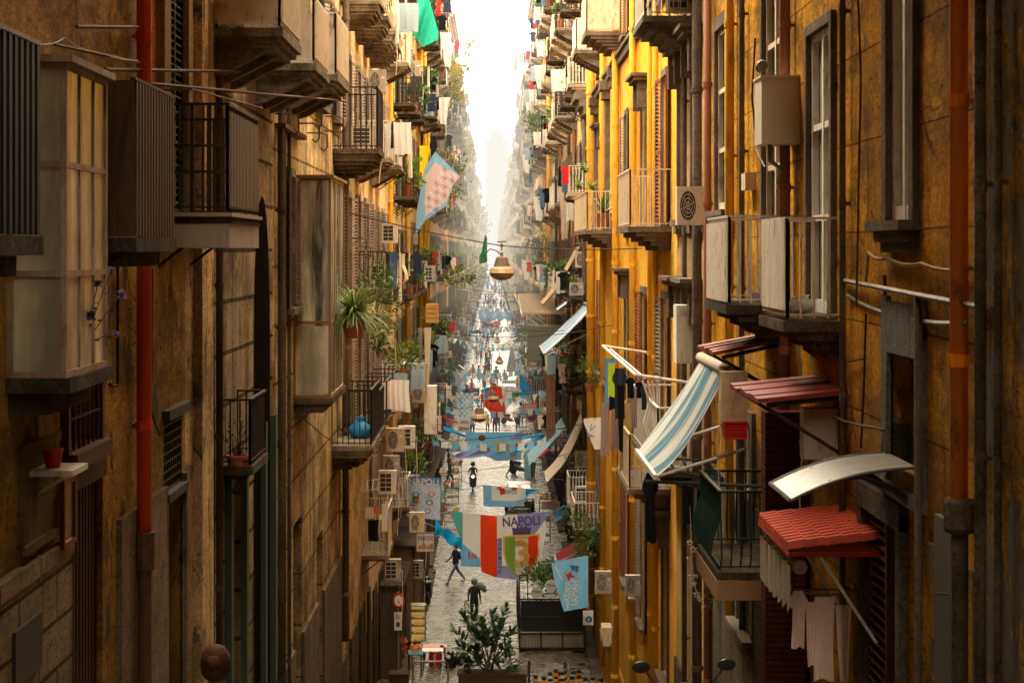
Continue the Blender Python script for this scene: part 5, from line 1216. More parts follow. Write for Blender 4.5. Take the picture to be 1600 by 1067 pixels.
# sky-blue cloth with white field
b4 = Flag('sky_blue_banner', 'light blue bordered white banner slung across the street above the big flag', lambda x: 757+(x-755)*.09, lerp_pts([(755, 789), (760, 791), (800, 792), (818, 787), (827, 772), (838, 768)]), 755, 838, 84, [FLB, FW_, FCY], lambda px, v: 0 if px < 768 or v > .72 else (2 if px > 822 else 1), .07, 2, 50, 20, cat='banner')
b4.poly([[(780, 763), (788, 762), (790, 771), (782, 773)], [(777, 760), (784, 760), (784, 763), (777, 763)]], 'emblem', FR); b4.text('NAPOLI', 790, 772, 7, 18, FB); b4.poly([[(800, 761), (808, 761), (808, 766), (800, 766)]], 'emblem', FR)
# wide street banner (y 675-720)
wb = Flag('street_banner', 'wide light blue banner with coloured portraits across the street above the scooter rider', lambda x: 675, lerp_pts([(727, 716), (760, 712), (775, 720), (815, 718)]), 727, 815, 108, [FSK, FDB, FLB], lambda px, v: 1 if (px+v*60 > 812 and v < .28) else (2 if v > .8 else 0), .05, 2, 44, 22, cat='banner')
wb.poly([[(753+6*math.cos(t*math.pi/5), 684+5*math.sin(t*math.pi/5)) for t in range(10)]], 'portrait', FBR); wb.poly([[(768, 691), (812, 690), (808, 703), (774, 706)]], 'emblem', flat('lime_patch', (.4, .5, .08)))
for i, (x, mm) in enumerate(((770, FBR), (778, FR), (786, FG), (793, FR), (799, FW_), (805, FR))): wb.poly([[(x, 693+i % 2), (x+5, 692), (x+6, 702), (x+1, 704)]], 'portrait', mm, .03)
wb.poly([[(802+6*math.cos(t*math.pi/5), 709+5*math.sin(t*math.pi/5)) for t in range(10)]], 'portrait', flat('orange_patch', (.6, .22, .06)), .03); wb.poly([[(775, 706), (790, 705), (788, 716), (774, 715)]], 'portrait', FLB, .03)
# twisted light blue cloth bands
def band(name, label, pts, Y, wpx, mat_, cat='cloth band', seed=0):
    mb = MB(); P_ = [Vector(p) for p in pts]
    n = 40
    def at(t):
        k = t*(len(P_)-1); i = min(int(k), len(P_)-2); return P_[i].lerp(P_[i+1], k-i)
    def fn(u, v):
        p = at(u); a = u*9+seed; q = W(p.x, p.y+(v-.5)*wpx*(.55+.45*abs(math.sin(a*.7))), Y); q.y += .18*math.sin(a+v*3); return q
    mb.grid(fn, n, 5); return tag(mb.build(name, mat_, smooth=True), label, cat)
band('twisted_banner', 'twisted blue cloth running from the left facade to the wide banner, upper strand', [(690, 667), (730, 682), (790, 688), (865, 676)], 112, 5, FCY, seed=1)
band('twisted_banner', 'twisted blue cloth from the wide banner to the right facade, bright strand', [(800, 705), (835, 692), (866, 682)], 105, 10, FCY, seed=2)
band('twisted_banner', 'blue rolled banner bulging in front of the left end of the wide banner', [(704, 700), (730, 700), (762, 692)], 104, 9, FSK, seed=3)
band('twisted_banner', 'violet-blue rolled banner below the left end of the wide banner', [(712, 712), (740, 708), (775, 700)], 103, 9, FDB, seed=5)
band('blue_net', 'bundle of blue netting left of the big flag', [(680, 822), (700, 838), (722, 850)], 73, 22, FCY, seed=2)
lb_ = Flag('light_blue_flag', 'small light blue flag half hidden left of the big flag', lambda x: 848, lambda x: 884+(x-720)*.05, 720, 752, 80, [FSK], None, .05, 2, 16, 12)
lb_.poly([[(731+i*5, 862+(i % 2)*3), (735+i*5, 861), (735+i*5, 873), (731+i*5, 873)] for i in range(3)], 'figures', FPK)
# FORZA NAPOLI flag seen from behind (mirrored)
def fzP(px, py): return px
fz = Flag('team_flag', 'light blue FORZA NAPOLI flag seen from behind, lower right', lerp_pts([(862, 880), (890, 873), (914, 868)]), lerp_pts([(862, 884), (866, 905), (881, 955), (919, 948)]), 862, 919, 60, [FSK], None, .035, 1.3, 40, 30)
fz.text('NAPOLI', 901, 945, 9.5, 38, FW_, rot=-1.5, mirror=True, bold=.04); fz.text('FORZA', 889, 941, 9.5, 33, FW_, rot=-1.42, mirror=True, bold=.04)
fz.poly([[(880, 893), (887, 897), (893, 890), (893, 897), (900, 901), (892, 902), (888, 908), (886, 901)]], 'emblem', FR); fz.poly([[(890, 882), (905, 884), (903, 894), (893, 890)]], 'emblem', FB)
fz.poly([[(867, 885), (869, 884), (879, 905), (877, 906)], [(885, 945), (887, 937), (889, 937), (887, 953)]], 'ribbon', FW_)
# red/white/blue flag by the lamps, green-white flag, sky-blue one, checked one
rw = Flag('draped_flag', 'draped red, white and blue flag behind the small street lamps', lerp_pts([(757, 607), (770, 603), (785, 604), (800, 603)]), lerp_pts([(757, 634), (770, 648), (788, 648), (800, 622)]), 757, 800, 122, [FCY, FR, FW_, FG], lambda px, v: 0 if px+v*12 < 766 else 1 if px < 783+v*8 else 2, .15, 2, 40, 20)
dg = Flag('draped_flag', 'white and green drooping flag right of the red one', lerp_pts([(785, 604), (800, 603), (815, 610)]), lerp_pts([(785, 640), (792, 632), (800, 625), (815, 616)]), 785, 815, 124, [FB, FW_, FG], lambda px, v: 0 if px < 789 else (2 if v > .45 and px > 797 else 1), .12, 2, 30, 14)
sb = Flag('draped_flag', 'bright sky-blue cloth with an orange mark by the right facade', lerp_pts([(812, 584), (820, 588), (826, 605), (836, 608)]), lerp_pts([(812, 622), (822, 622), (830, 616), (836, 612)]), 812, 836, 126, [FCY], None, .12, 2, 20, 14); sb.poly([[(822, 612), (829, 611), (829, 616), (823, 616)]], 'emblem', flat('orange_patch', (.6, .22, .06)))
ck = Flag('checked_banner', 'white and pale blue checked banner by the left facade', lambda x: 614, lambda x: 652, 714, 740, 125, [FW_, FSK], lambda px, v: int(px/4)+int(v*9) & 1, .06, 1.5, 13, 9, cat='banner')
gf = Flag('hanging_flag', 'green and white flag hanging left of the big street lamp', lerp_pts([(742, 412), (752, 395), (758, 366), (761, 372)]), lerp_pts([(742, 414), (750, 412), (761, 410)]), 742, 761, 100, [FW_, FG], lambda px, v: 1 if px > 749 else 0, .1, 1.4, 20, 20)
jb = Flag('street_banner', 'far pale blue banner strung above the crowd', lambda x: 487+abs(x-780)*-.05, lambda x: 500+2*math.sin(x*.5), 748, 815, 330, [FLB, FW_], lambda px, v: 1 if (int(px/5) % 3 == 1 and .2 < v < .7) else 0, .2, 2, 40, 6, cat='banner')
# green net around a high balcony
gn = Flag('green_net', 'turquoise green net wrapped round a balcony high on the left', lerp_pts([(636, 20), (640, -10), (668, -10), (685, 50)]), lerp_pts([(636, 34), (648, 58), (661, 74), (685, 62)]), 636, 685, 76, [simple('green_netting', (.03, .42, .31), .85, 0, .25, 3, .5, .1, translucent=.4)], None, .22, 2, 36, 24, cat='net')

# ---- signs ---------------------------------------------------------------
def board(name, label, px0, px1, py0, py1, Y, mat_, texts=(), th=.05, rim=None, cat='sign', polys=()):
    a = W(px0, py1, Y); b = W(px1, py0, Y); t = thing(name, (a.x, Y, a.z), label, cat)
    m = MB(); m.box(a.x, b.x, Y, Y+th, a.z, b.z); m.build('panel', mat_, t)
    if rim:
        m = MB(); r_ = .03
        m.box(a.x-r_, b.x+r_, Y-.01, Y+th, b.z, b.z+r_); m.box(a.x-r_, b.x+r_, Y-.01, Y+th, a.z-r_, a.z); m.box(a.x-r_, a.x, Y-.01, Y+th, a.z, b.z); m.box(b.x, b.x+r_, Y-.01, Y+th, a.z, b.z); m.build('rim', rim, t)
    for (s_, x, y, h, wd, mm) in texts:
        vs, fs = text_mesh(s_, .02); X0 = min(v[0] for v in vs); X1 = max(v[0] for v in vs); Y0_ = min(v[1] for v in vs); Y1_ = max(v[1] for v in vs); out = MB()
        for v in vs:
            q = W(x+(v[0]-X0)/(X1-X0)*wd, y-(v[1]-Y0_)/(Y1_-Y0_)*h, Y-.008); out.v.append(tuple(q))
        out.f = fs; out.mi = [0]*len(fs); out.build('lettering', mm, t)
    for pl, mm in polys:
        m = MB(); m.face([W(x, y, Y-.004) for x, y in pl]); m.build('picture', mm, t)
    return t
INKB = simple('blue_ink', (.04, .06, .22), .6); INKR = simple('red_ink', (.55, .03, .02), .6); INKK = simple('black_ink', (.02, .02, .02), .6); SGNW = simple('sign_white', (.66, .64, .60), .5, 0, .05, 5, 0, dirt=(.3, .25, .2), dirtamt=.2)
board('bakery_sign', 'bakery sign reading PANIFICIO with pictured loaves', 651, 678, 833, 861, 71, SGNW, [('PANIFICIO', 653, 844, 7, 24, INKB)], rim=GALV,
      polys=[([(653+i*6, 853-(i % 2)*3), (658+i*6, 851-(i % 2)*3), (660+i*6, 857), (654+i*6, 859)], simple('bread_brown', (.45, .22, .08), .6)) for i in range(4)])
t = thing('no_entry_road_sign', (-3.27, 66, .1), 'round red-ringed road sign on a grey post at the left kerb', 'road sign')
ctr = W(623, 938, 66)
m = MB(); m.tube([(ctr.x-.02, 66.06, .1), (ctr.x-.02, 66.06, ctr.z+.3)], .035, 8); m.build('post', GALV, t)
m = MB(); m.lathe([(.265, 0), (.27, .015), (.265, .03)], (ctr.x, 66, ctr.z), 28, 'y', .78); m.build('ring', simple('sign_red', (.50, .02, .02), .4), t)
m = MB(); m.lathe([(.185, -.012), (.185, .0)], (ctr.x, 66, ctr.z), 28, 'y', .78); m.build('face', SGNW, t)
vs, fs = text_mesh('L', .02); out = MB(); out.v = [(ctr.x-.02+v[0]*.16, 65.98, ctr.z-.1+v[1]*.16) for v in vs]; out.f = fs; out.mi = [0]*len(fs); out.build('lettering', INKK, t)
m = MB(); q = W(615, 984, 66); m.box(q.x+.02, q.x+.28, 65.99, 66.01, q.z, q.z+.62); m.build('lower_plate', SGNW, t)
m = MB(); m.lathe([(.09, -.01), (.09, 0)], (q.x+.15, 65.985, q.z+.2), 16, 'y', .8); m.build('lower_disc', INKB, t)
m = MB(); [m.box(q.x+.06, q.x+.24-.03*i, 65.98, 65.99, q.z+.4+.06*i, q.z+.42+.06*i) for i in range(3)]; m.build('lower_text', INKK, t)
t = board('pedestrian_sign', 'small white plate with a blue walking-man disc under the FORZA flag', 911, 927, 954, 976, 62, SGNW, rim=None, cat='road sign')
c_ = W(920, 967, 61.98); m = MB(); m.lathe([(.11, -.012), (.11, 0)], c_, 20, 'y'); m.build('disc', simple('sign_blue', (.02, .09, .35), .4), t)
m = MB(); m.box(c_.x-.012, c_.x+.012, 61.955, 61.965, c_.z-.02, c_.z+.05); m.bar((c_.x, 61.96, c_.z-.02), (c_.x-.03, 61.96, c_.z-.075), .014); m.bar((c_.x, 61.96, c_.z-.02), (c_.x+.03, 61.96, c_.z-.075), .014); m.bar((c_.x-.035, 61.96, c_.z+.01), (c_.x+.035, 61.96, c_.z+.03), .012); m.build('walking_figure', SGNW, t)
board('tobacco_sign', 'white T sign of a tobacco shop in the middle distance', 806, 814, 563, 577, 205, SGNW, [('T', 807.5, 575, 10, 5, simple('sign_deep_blue', (.02, .12, .35), .5))])
t = board('shop_sign', 'orange-red shop sign with pale lettering on the right side of the street', 817, 840, 630, 643, 122, simple('orange_sign', (.42, .12, .05), .5, 0, .2), [('OUTLET', 819, 640, 8, 19, SGNW)])
t = thing('oval_sign', W(829, 655, 121), 'oval dark purple sign just below the orange-red shop sign', 'sign')
m = MB(); m.lathe([(.42, 0), (.44, .03), (.42, .06)], W(831, 649, 121), 24, 'y', 1.05, 1); m.build('panel', simple('pale_mauve', (.40, .30, .30), .5), t)
t.children[0].scale = (1, 1, 1)
m = MB(); m.lathe([(.34, -.01), (.34, 0)], W(831, 649, 120.98), 24, 'y'); m.build('centre', simple('dark_purple', (.12, .03, .06), .5), t)
board('exchange_sign', 'grey-white exchange sign reading MONEY under the checked banner', 716, 735, 652, 675, 118, SGNW, [('MONEY', 718, 673, 5, 15, INKK), ('UNION', 719, 662, 5, 13, INKK)])
for i, ch in enumerate('ACO'):
    t = board('letter_disc', f'round white disc with the letter {ch} in the far vertical shop sign', 796, 804, 433.5+i*9.5, 441.5+i*9.5, 300, simple('far_grey_board', (.10, .11, .13)), [(ch, 798, 440+i*9.5, 5, 4, SGNW)])
    m = MB(); c_ = W(800, 437.5+i*9.5, 300); m.tube([(c_.x+.4*math.cos(k*math.pi/8), 299.97, c_.z+.4*math.sin(k*math.pi/8)) for k in range(17)], .05, 5, False); m.build('ring', SGNW, t)
board('notice_board', 'grey-red notice board behind the flag, right side', 846, 875, 783, 796, 82, simple('grey_board', (.25, .22, .22), .6), [('AFFITTASI', 849, 790, 4, 22, INKR)])
for i, (px, py, lb) in enumerate(((839, 925, 'left round grey disc hung on the bushes of the terrace enclosure'), (861, 915, 'right round grey disc hung on the bushes of the terrace enclosure'))):
    c_ = W(px, py, 71.6); t = thing('round_menu_board', c_, lb, 'sign'); m = MB(); m.lathe([(.22, 0), (.23, .01), (.22, .03)], c_, 20, 'y'); m.build('disc', simple('grey_disc', (.42, .42, .42), .5), t)
    vs, fs = text_mesh('Pizza', .02); out = MB(); X1 = max(v[0] for v in vs); out.v = [(c_.x-.15+v[0]/X1*.3, c_.y-.02, c_.z+.0+v[1]*.11) for v in vs]; out.f = fs; out.mi = [0]*len(fs); out.build('lettering', INKK, t)
# paper pennant with blue letters (915-945)
pn = Flag('pointed_cloth', 'white pointed cloth with blue hand-painted letters on the yellow house', lambda x: 654-(x-912)*.08, lerp_pts([(912, 660), (929, 702), (938, 702), (944, 680)]), 912, 944, 60, [FW_], None, .04, 1.2, 24, 16, cat='banner'); pn.text('V', 918, 672, 12, 8, FB, rot=.5, bold=.0); pn.text('A', 922, 688, 12, 9, FB, rot=-.7, bold=.0)

# ---- street lamps on wires -------------------------------------------------
LBR = simple('lamp_brown_metal', (.16, .12, .09), .6, .1, .25, 6, .2); LBR2 = simple('lamp_bronze_reflector', (.40, .29, .19), .5, .15, .2, 6, .1); LGL = simple('lamp_amber_glass', (.55, .36, .14), .2, 0, .1, 4, 0, translucent=.5)
LAMP = None
def lamp(px, py, Y, lb, sc=1.0):
    global LAMP
    if LAMP is None:
        t = thing('street_lamp', (0, 0, 0), '', 'street lamp'); LAMP = t
        m = MB(); m.lathe([(.03, .5), (.04, .46), (.05, .40), (.12, .38), (.15, .35), (.21, .14), (.22, .12)], (0, 0, 0), 24); m.build('cap', LBR, t)
        m = MB(); m.lathe([(.22, .12), (.28, .09), (.315, .03), (.325, -.03), (.355, -.05), (.33, -.06)], (0, 0, 0), 28); m.build('reflector', LBR2, t, smooth=True)
        m = MB(); m.lathe([(.31, -.062), (.29, -.12), (.23, -.18), (.13, -.22), (.02, -.235)], (0, 0, 0), 24); m.build('glass', LGL, t, smooth=True)
        m = MB(); m.tube([(0, 0, .54), (0, 0, .74)], .018, 6); m.bar((-.12, 0, .76), (.12, 0, .78), .03); m.lathe([(.03, .64), (.045, .67), (.03, .7)], (0, 0, 0), 8); m.build('hanger', RUST, t)
        t.location = W(px, py, Y); t['label'] = lb; t.scale = (sc,)*3; return t
    return clone(LAMP, W(px, py, Y), 0, lb, None, sc)
lamp(784, 424, 50, 'largest hanging street lamp, bronze with an amber bowl, high over the street'); lamp(748.5, 651, 80, 'hanging street lamp above the pedestrian in yellow'); lamp(771, 622, 112, 'small street lamp hanging in front of the red flag'); 
lamp(780.5, 565, 150, 'tiny far street lamp above the cars'); lamp(777, 533, 190, 'farthest tiny street lamp left of the pale parasol')
def wire(name, label, pts, r=.011, mat_=CABLE, sag=.25, cat='cable', n=14):
    """pts: [(px,py,Y), ...] joined by sagging spans"""
    mb = MB(); out = []
    for (a, b) in zip(pts, pts[1:]):
        A = W(*a); B = W(*b)
        for i in range(n+1):
            t = i/n; p = A.lerp(B, t); p.z -= sag*4*t*(1-t); out.append(p)
    mb.tube(out, r, 5); return tag(mb.build(name, mat_), label, cat)
wire('overhead_cable', 'long cable carrying the largest street lamp across the street', [(536, 330, 50), (784, 384, 50), (1005, 388, 50)], .014, sag=.06)
wire('lamp_bracket', 'curved iron arm beside the largest street lamp', [(758, 408, 50.2), (757, 397, 50.2), (766, 389, 50.2), (776, 392, 50.2), (783, 399, 50.2)], .014, RUST, 0, 'bracket')
W_ = [('cable holding the second street lamp', [(625, 620, 80), (749, 633, 80), (905, 640, 80)], .012), ('cable holding the lamp in front of the red flag', [(668, 600, 112), (771, 606, 112), (866, 600, 112)], .014), ('thin wire above the wide banner', [(640, 655, 90), (900, 668, 90)], .012), ('sagging pinkish wire crossing below the wide banner', [(560, 688, 56), (940, 655, 70)], .012),
      ('double wire over the small light blue banner', [(690, 742, 84), (900, 770, 84)], .012), ('thin wire in front of the NAPOLI banner', [(600, 740, 68), (920, 700, 72)], .010), ('wire above the far crowd', [(700, 468, 170), (840, 468, 170)], .02), ('wire crossing in front of the yellow house', [(700, 520, 60), (985, 500, 60), (1130, 500, 33)], .010),
      ('pale wire just under the large blue awning', [(730, 498, 80), (930, 512, 75)], .012), ('upper wire behind the lamp cable', [(710, 448, 95), (893, 448, 95)], .012)]
for lb, pts, r_ in W_: wire('overhead_cable', lb, pts, r_, sag=.3)
BLROPE = simple('blue_rope', (.08, .30, .48), .8)
for lb, pts in (('light blue rope fixing the big flag to the left', [(618, 800, 70), (705, 798, 75)]), ('light blue rope fixing the big flag to the right', [(852, 799, 75), (880, 790, 75), (935, 775, 72)]), ('light blue rope under the NAPOLI banner', [(640, 800, 70), (705, 830, 75)]), ('blue rope tied from the light blue banner to the left wall', [(700, 762, 84), (755, 758, 84)]),
                ('blue cord above the parked cars', [(742, 576, 170), (820, 578, 170)]), ('light blue cord over the terrace enclosure', [(845, 880, 66), (905, 860, 66)])): wire('rope', lb, pts, .018, BLROPE, .12, 'rope')
# cables that crawl over the near walls
wire('wall_cable', 'twisted pale cable bundle over the iron arm, near left', [(58, 70, 13.2), (100, 60, 15), (150, 82, 16), (215, 95, 17)], .006, ROPE, .02)
wire('wall_rail', 'dark iron arm above the frosted balcony box', [(85, 70, 14.5), (216, 98, 17.5)], .014, RUST, 0, 'rail'); wire('wall_rail', 'long horizontal iron rod at the top left', [(120, 42, 17), (216, 43, 20.5)], .02, RUST, 0, 'rail'); wire('wall_rail', 'thin iron rod above the black balcony', [(165, 109, 19), (372, 112, 27)], .02, RUST, 0, 'rail')
wire('clothes_rail', 'iron clothes rail running along the black balcony at left', [(225, 130, 21), (420, 148, 27), (540, 158, 40)], .02, RUST, 0, 'rail'); wire('clothes_rail', 'second iron clothes rail over the black balcony', [(243, 142, 21.6), (300, 140, 21.6), (410, 170, 26)], .012, RUST, 0, 'rail')
wire('galvanised_pipe', 'slanted galvanised pipe across the ochre wall below the window sill', [(1313, 437, 21.2), (1440, 462, 17.0), (1550, 483, 14.6)], .026, GALV, 0, 'pipe'); wire('conduit', 'corrugated metallic conduit below the galvanised pipe', [(1325, 462, 21), (1400, 492, 18.6), (1510, 505, 15.4)], .024, GALV, .03, 'conduit')
wire('wall_cable', 'yellowish cable bundle tied over the ochre wall', [(1352, 440, 19.5), (1357, 395, 19.5), (1385, 402, 18.6), (1440, 412, 17), (1515, 418, 15.5), (1545, 405, 15)], .02, simple('ochre_cable', (.32, .18, .04), .8), .04)
for i, (lb, pts) in enumerate((('cable looping down the scored ochre wall', [(1341, 0, 20), (1345, 120, 20), (1342, 270, 20), (1338, 480, 20)]), ('thin cable on the far part of the ochre wall', [(1180, 60, 28), (1175, 150, 28), (1182, 230, 28), (1196, 262, 27)]), ('cable running down beside the concrete niche', [(1353, 490, 19.9), (1350, 600, 19.9), (1345, 700, 19.9)]),
                               ('cable under the slanted pipe', [(1382, 430, 19), (1386, 560, 19), (1378, 720, 19)]), ('cable hanging between the two canopies', [(1243, 535, 24), (1290, 565, 22), (1350, 560, 20)]), ('thin cable on the near right wall', [(1300, 650, 21), (1370, 668, 19), (1388, 668, 18.8)]),
                               ('wire down the left tan wall', [(238, 420, 21.8), (237, 560, 21.8), (236, 640, 21.8), (250, 680, 22)]), ('cable on the left wall behind the flowers', [(184, 400, 19.8), (184, 600, 19.8), (171, 600, 19.5)]), ('wires on the block-rusticated wall', [(333, 395, 26.8), (335, 700, 26.8), (334, 1000, 26.8)]), ('cable bundle on the worn ochre building', [(446, 300, 36), (446, 500, 36), (441, 640, 36), (445, 800, 36)]), ('black cable under the glazed bay', [(440, 655, 36), (470, 650, 38), (520, 690, 44)]), ('cable swinging under the bowl balcony', [(536, 268, 46), (545, 280, 50), (556, 262, 52), (600, 250, 60)]))):
    wire('wall_cable', lb, pts, .012+.003*(i % 2), CABLE if i % 3 else RUST, .02)
# iron hooks and brackets on the wall above the glazed bay
for i, (x, y) in enumerate(((430, 178), (466, 193), (480, 208), (508, 182), (506, 205), (470, 172), (556, 385), (560, 398), (548, 372))):
    Y = YW(x)+.0; m = MB(); a = Vector((-WX, Y, W(x, y, Y).z)); m.tube([a, a+Vector((.3, 0, 0)), a+Vector((.42, 0, -.05)), a+Vector((.42, 0, -.3)), a+Vector((.36, 0, -.38)), a+Vector((.28, 0, -.32))], .018, 6)
    tag(m.build('iron_hook', RUST), 'rusty curled iron hook sticking out of the worn wall', 'hook', 'rusty hooks on the worn left wall')
m = MB(); m.box(-WX, -WX+.2, 34.3, 38.3, 17.18, 17.26); tag(m.build('rusty_flashing', RUST), 'rusty ragged metal strip below the iron hooks', 'flashing')

# ---- plants -----------------------------------------------------------------
def bush_mesh(rx, ry, rz_, n, ll, lw, droop=0.0, clumps=9, seed=0, centre=(0, 0, 0)):
    rnd = random.Random(seed); mb = MB(); cl = []
    for i in range(clumps):
        a = rnd.uniform(0, 6.28); r = rnd.uniform(.25, .95); cl.append(Vector((rx*r*math.cos(a), ry*r*math.sin(a), rz_*rnd.uniform(-.7, .9))))
    for i in range(n):
        c = rnd.choice(cl); p = c+Vector((rnd.gauss(0, rx*.28), rnd.gauss(0, ry*.28), rnd.gauss(0, rz_*.26)))
        d = (p+Vector((0, 0, .3*rz_))).normalized()+Vector((rnd.uniform(-.6, .6), rnd.uniform(-.6, .6), rnd.uniform(-.5, .7)-droop))
        mb.cur = 0 if rnd.random() < .45 else (1 if rnd.random() < .7 else 2)
        if p.z < -.2*rz_ and mb.cur == 2: mb.cur = 0
        s = rnd.uniform(.7, 1.25)
        mb.leaf(p+Vector(centre), d, ll*s, lw*s, Vector((rnd.uniform(-1, 1), rnd.uniform(-1, 1), rnd.uniform(-.4, 1))))
    return mb, cl
def bush(name, label, loc, rx, ry, rz_, n=260, ll=.12, lw=.05, pot=None, mats=None, cat='plant', droop=0.0, clumps=9, seed=1, ph=.28, group=None):
    """loc = base of the plant; foliage sits above the pot"""
    loc = Vector(loc); t = thing(name, loc, label, cat, group); h0 = ph if pot else .05
    mb, cl = bush_mesh(rx, ry, rz_, n, ll, lw, droop, clumps, seed, loc+Vector((0, 0, h0+rz_*.9))); mb.build('foliage', mats or LEAFS, t)
    s = MB()
    for c in cl: q = loc+Vector((0, 0, h0+rz_*.9))+c; s.tube([loc+Vector((0, 0, h0*.8)), loc.lerp(q, .5)+Vector((0, 0, .05)), q], [.014, .01, .005], 4)
    s.build('stem', STEM, t)
    if pot:
        m = MB(); r = .16 if ph > .2 else .12; m.lathe([(r*.7, 0), (r*.95, ph*.85), (r*1.08, ph*.86), (r*1.08, ph), (r*.9, ph), (r*.85, ph*.9)], loc, 16); m.build('pot', pot, t)
    return t
def strap_plant(name, label, loc, n, L, w_, mats, pot=TERRA, droop=1.2, ph=.25, seed=3, pr=.16):
    loc = Vector(loc); t = thing(name, loc, label, 'plant'); mb = MB(); rnd = random.Random(seed)
    for i in range(n):
        a = rnd.uniform(0, 6.28); el = rnd.uniform(.25, 1.4); l = L*rnd.uniform(.6, 1.1); p = loc+Vector((0, 0, ph)); d = Vector((math.cos(a)*math.cos(el), math.sin(a)*math.cos(el), math.sin(el))); side = d.cross(Vector((0, 0, 1))).normalized()*w_*.5
        mb.cur = rnd.choice((0, 1, 1, 2)); prev = None
        for k in range(7):
            f = k/6; wv = side*(1-f*.85); q = (p-wv, p+wv)
            if prev: mb.face([prev[0], prev[1], q[1], q[0]])
            prev = q; p = p+d*l/6; d = (d+Vector((0, 0, -droop*.25*(1-.3*k/6)))).normalized()
    mb.build('foliage', mats, t)
    if pot: m = MB(); m.lathe([(pr*.7, 0), (pr*.95, ph*.85), (pr*1.08, ph*.86), (pr*1.08, ph), (pr*.9, ph)], loc, 16); m.build('pot', pot, t)
    return t
strap_plant('spider_plant', 'large arching spider plant in a hanging pot beside the glazed bay', W(553, 528, 39.2), 420, 1.0, .055, [LEAFS[1], LEAFS[2], LEAFS[2]], TERRA, 1.25, .36, 3, .26)
bush('shrub', 'loose leafy shrub growing up behind the spider plant', W(588, 505, 47.5), .42, .5, .75, 420, .13, .05, None, seed=3)
bush('trailing_plant', 'dark trailing foliage under the spider plant', W(590, 560, 46), .3, .35, .5, 260, .11, .045, None, droop=1.2, seed=4)
bush('potted_shrub', 'yellow-green potted shrub on the rail left of the stacked air conditioners', W(630, 590, 62), .45, .4, .42, 380, .13, .06, TERRA, seed=5, mats=[LEAFS[1], LEAFS[2], LEAFS[2]])
strap_plant('palm_in_pot', 'small palm-like plant in a terracotta pot on the white two-tier balcony', W(647, 202, 86), 46, .9, .07, [LEAFS[1], LEAFS[2], LEAFS[0]], TERRA, .9, .35, 6, .2)
bush('geranium', 'bright green bush on a dark balcony right of the air conditioner, left row', W(714, 444, 110), .8, .8, .45, 420, .2, .09, None, seed=7, mats=[LEAFS[1], LEAFS[2], AUTUMN])
bush('potted_plant', 'thin potted plant on the sill rail of the rusticated building', W(371, 741, 27.6), .16, .16, .26, 70, .07, .025, TERRA, seed=8, mats=[LEAFS[0], LEAFS[1], LEAFS[0]])
for i, (px, py, Y, r, lb, mt) in enumerate(((724, 118, 150, 1.5, 'yellowing roof-terrace shrub against the sky, upper left', [AUTUMN, AUTUMN, LEAFS[2]]), (716, 150, 140, 1.2, 'lower yellowing terrace shrub, upper left', [AUTUMN, LEAFS[2], AUTUMN]), (706, 158, 128, 1.0, 'small yellow-green bush on the dark balcony, upper left', [LEAFS[2], AUTUMN, LEAFS[1]]), (728, 262, 200, 1.3, 'dry bush on a far left balcony', [AUTUMN, LEAFS[1], AUTUMN]),
                                         (738, 445, 210, 1.9, 'tall green creeper hanging left of the street lamp', None), (741, 370, 260, 2.4, 'dense ivy on the far left facade', None), (704, 312, 118, 1.3, 'olive bush beside the team banner', [LEAFS[1], AUTUMN, LEAFS[0]]), (742, 460, 240, 1.6, 'lower green creeper far left', None))):
    bush('terrace_shrub', lb, W(px, py, Y), r*.7, r, r*1.1, 420, .24, .12, None, seed=20+i, mats=mt or LEAFS, clumps=11)
# right side plants
strap_plant('agave', 'big agave-like plant in a terracotta pot on the cream balcony, right side', W(943, 356, 60), 42, 1.0, .09, [LEAFS[0], LEAFS[1], LEAFS[1]], TERRA, .35, .45, 9, .26)
for i, (px, py, lb) in enumerate(((914, 272, 'light green leafy rosette at the top of the agave balcony'), (905, 298, 'lower left light green rosette at the agave balcony'), (926, 300, 'light green rosette hanging over the agave balcony rail'))): strap_plant('leafy_rosette', lb, W(px, py, 61+i), 34, .5, .12, [LEAFS[2], LEAFS[2], LEAFS[1]], None, .9, .05, 11+i)
bush('shrub', 'olive green shrub with a terracotta pot far right of the street lamp', W(845, 405, 118), .9, .9, .85, 520, .17, .06, TERRA, seed=31, ph=.35)
bush('creeper', 'dark green hanging creeper on the right row', W(889, 462, 90), .6, .6, .85, 520, .13, .07, None, seed=32, mats=[LEAFS[0]]*3); bush('creeper', 'bushy green plant with pots on the upper right balcony', W(843, 230, 125), .8, .8, 1.0, 480, .2, .09, None, seed=33)
bush('orange_tree', 'bushy green plant with small orange fruit above the FORZA flag', W(912, 868, 66), .52, .55, .62, 700, .12, .05, TERRA, seed=34)
m = MB(); rnd = random.Random(4)
bush('hanging_plant', 'trailing plant with a terracotta pot below the orange fruit bush', W(912, 893, 63), .3, .3, .33, 220, .1, .045, TERRA, seed=35)
bush('balcony_plant', 'potted trailing greens on the white balcony left of the drying clothes', W(921, 612, 67), .35, .4, .42, 260, .1, .04, TERRA, seed=36, mats=[LEAFS[1], LEAFS[2], LEAFS[1]])
bush('pavement_bush', 'green bush beside the parked cars under the pergola', W(828, 580, 200), 1.2, 1.5, 1.5, 420, .3, .14, None, seed=37); bush('pavement_bush', 'feathery bush behind the white balcony on the right', W(833, 545, 190), 1.0, 1.2, 1.3, 360, .3, .12, None, seed=38, mats=[LEAFS[0], LEAFS[1], AUTUMN])
bush('shrub', 'small green bush with a red pot on the right facade in the middle distance', W(880, 560, 88), .3, .4, .3, 160, .1, .05, TERRA, seed=39); bush('shrub', 'dark green plants on the lower right balcony behind the notice board', W(905, 815, 75), .5, .6, .55, 420, .14, .05, None, seed=40)
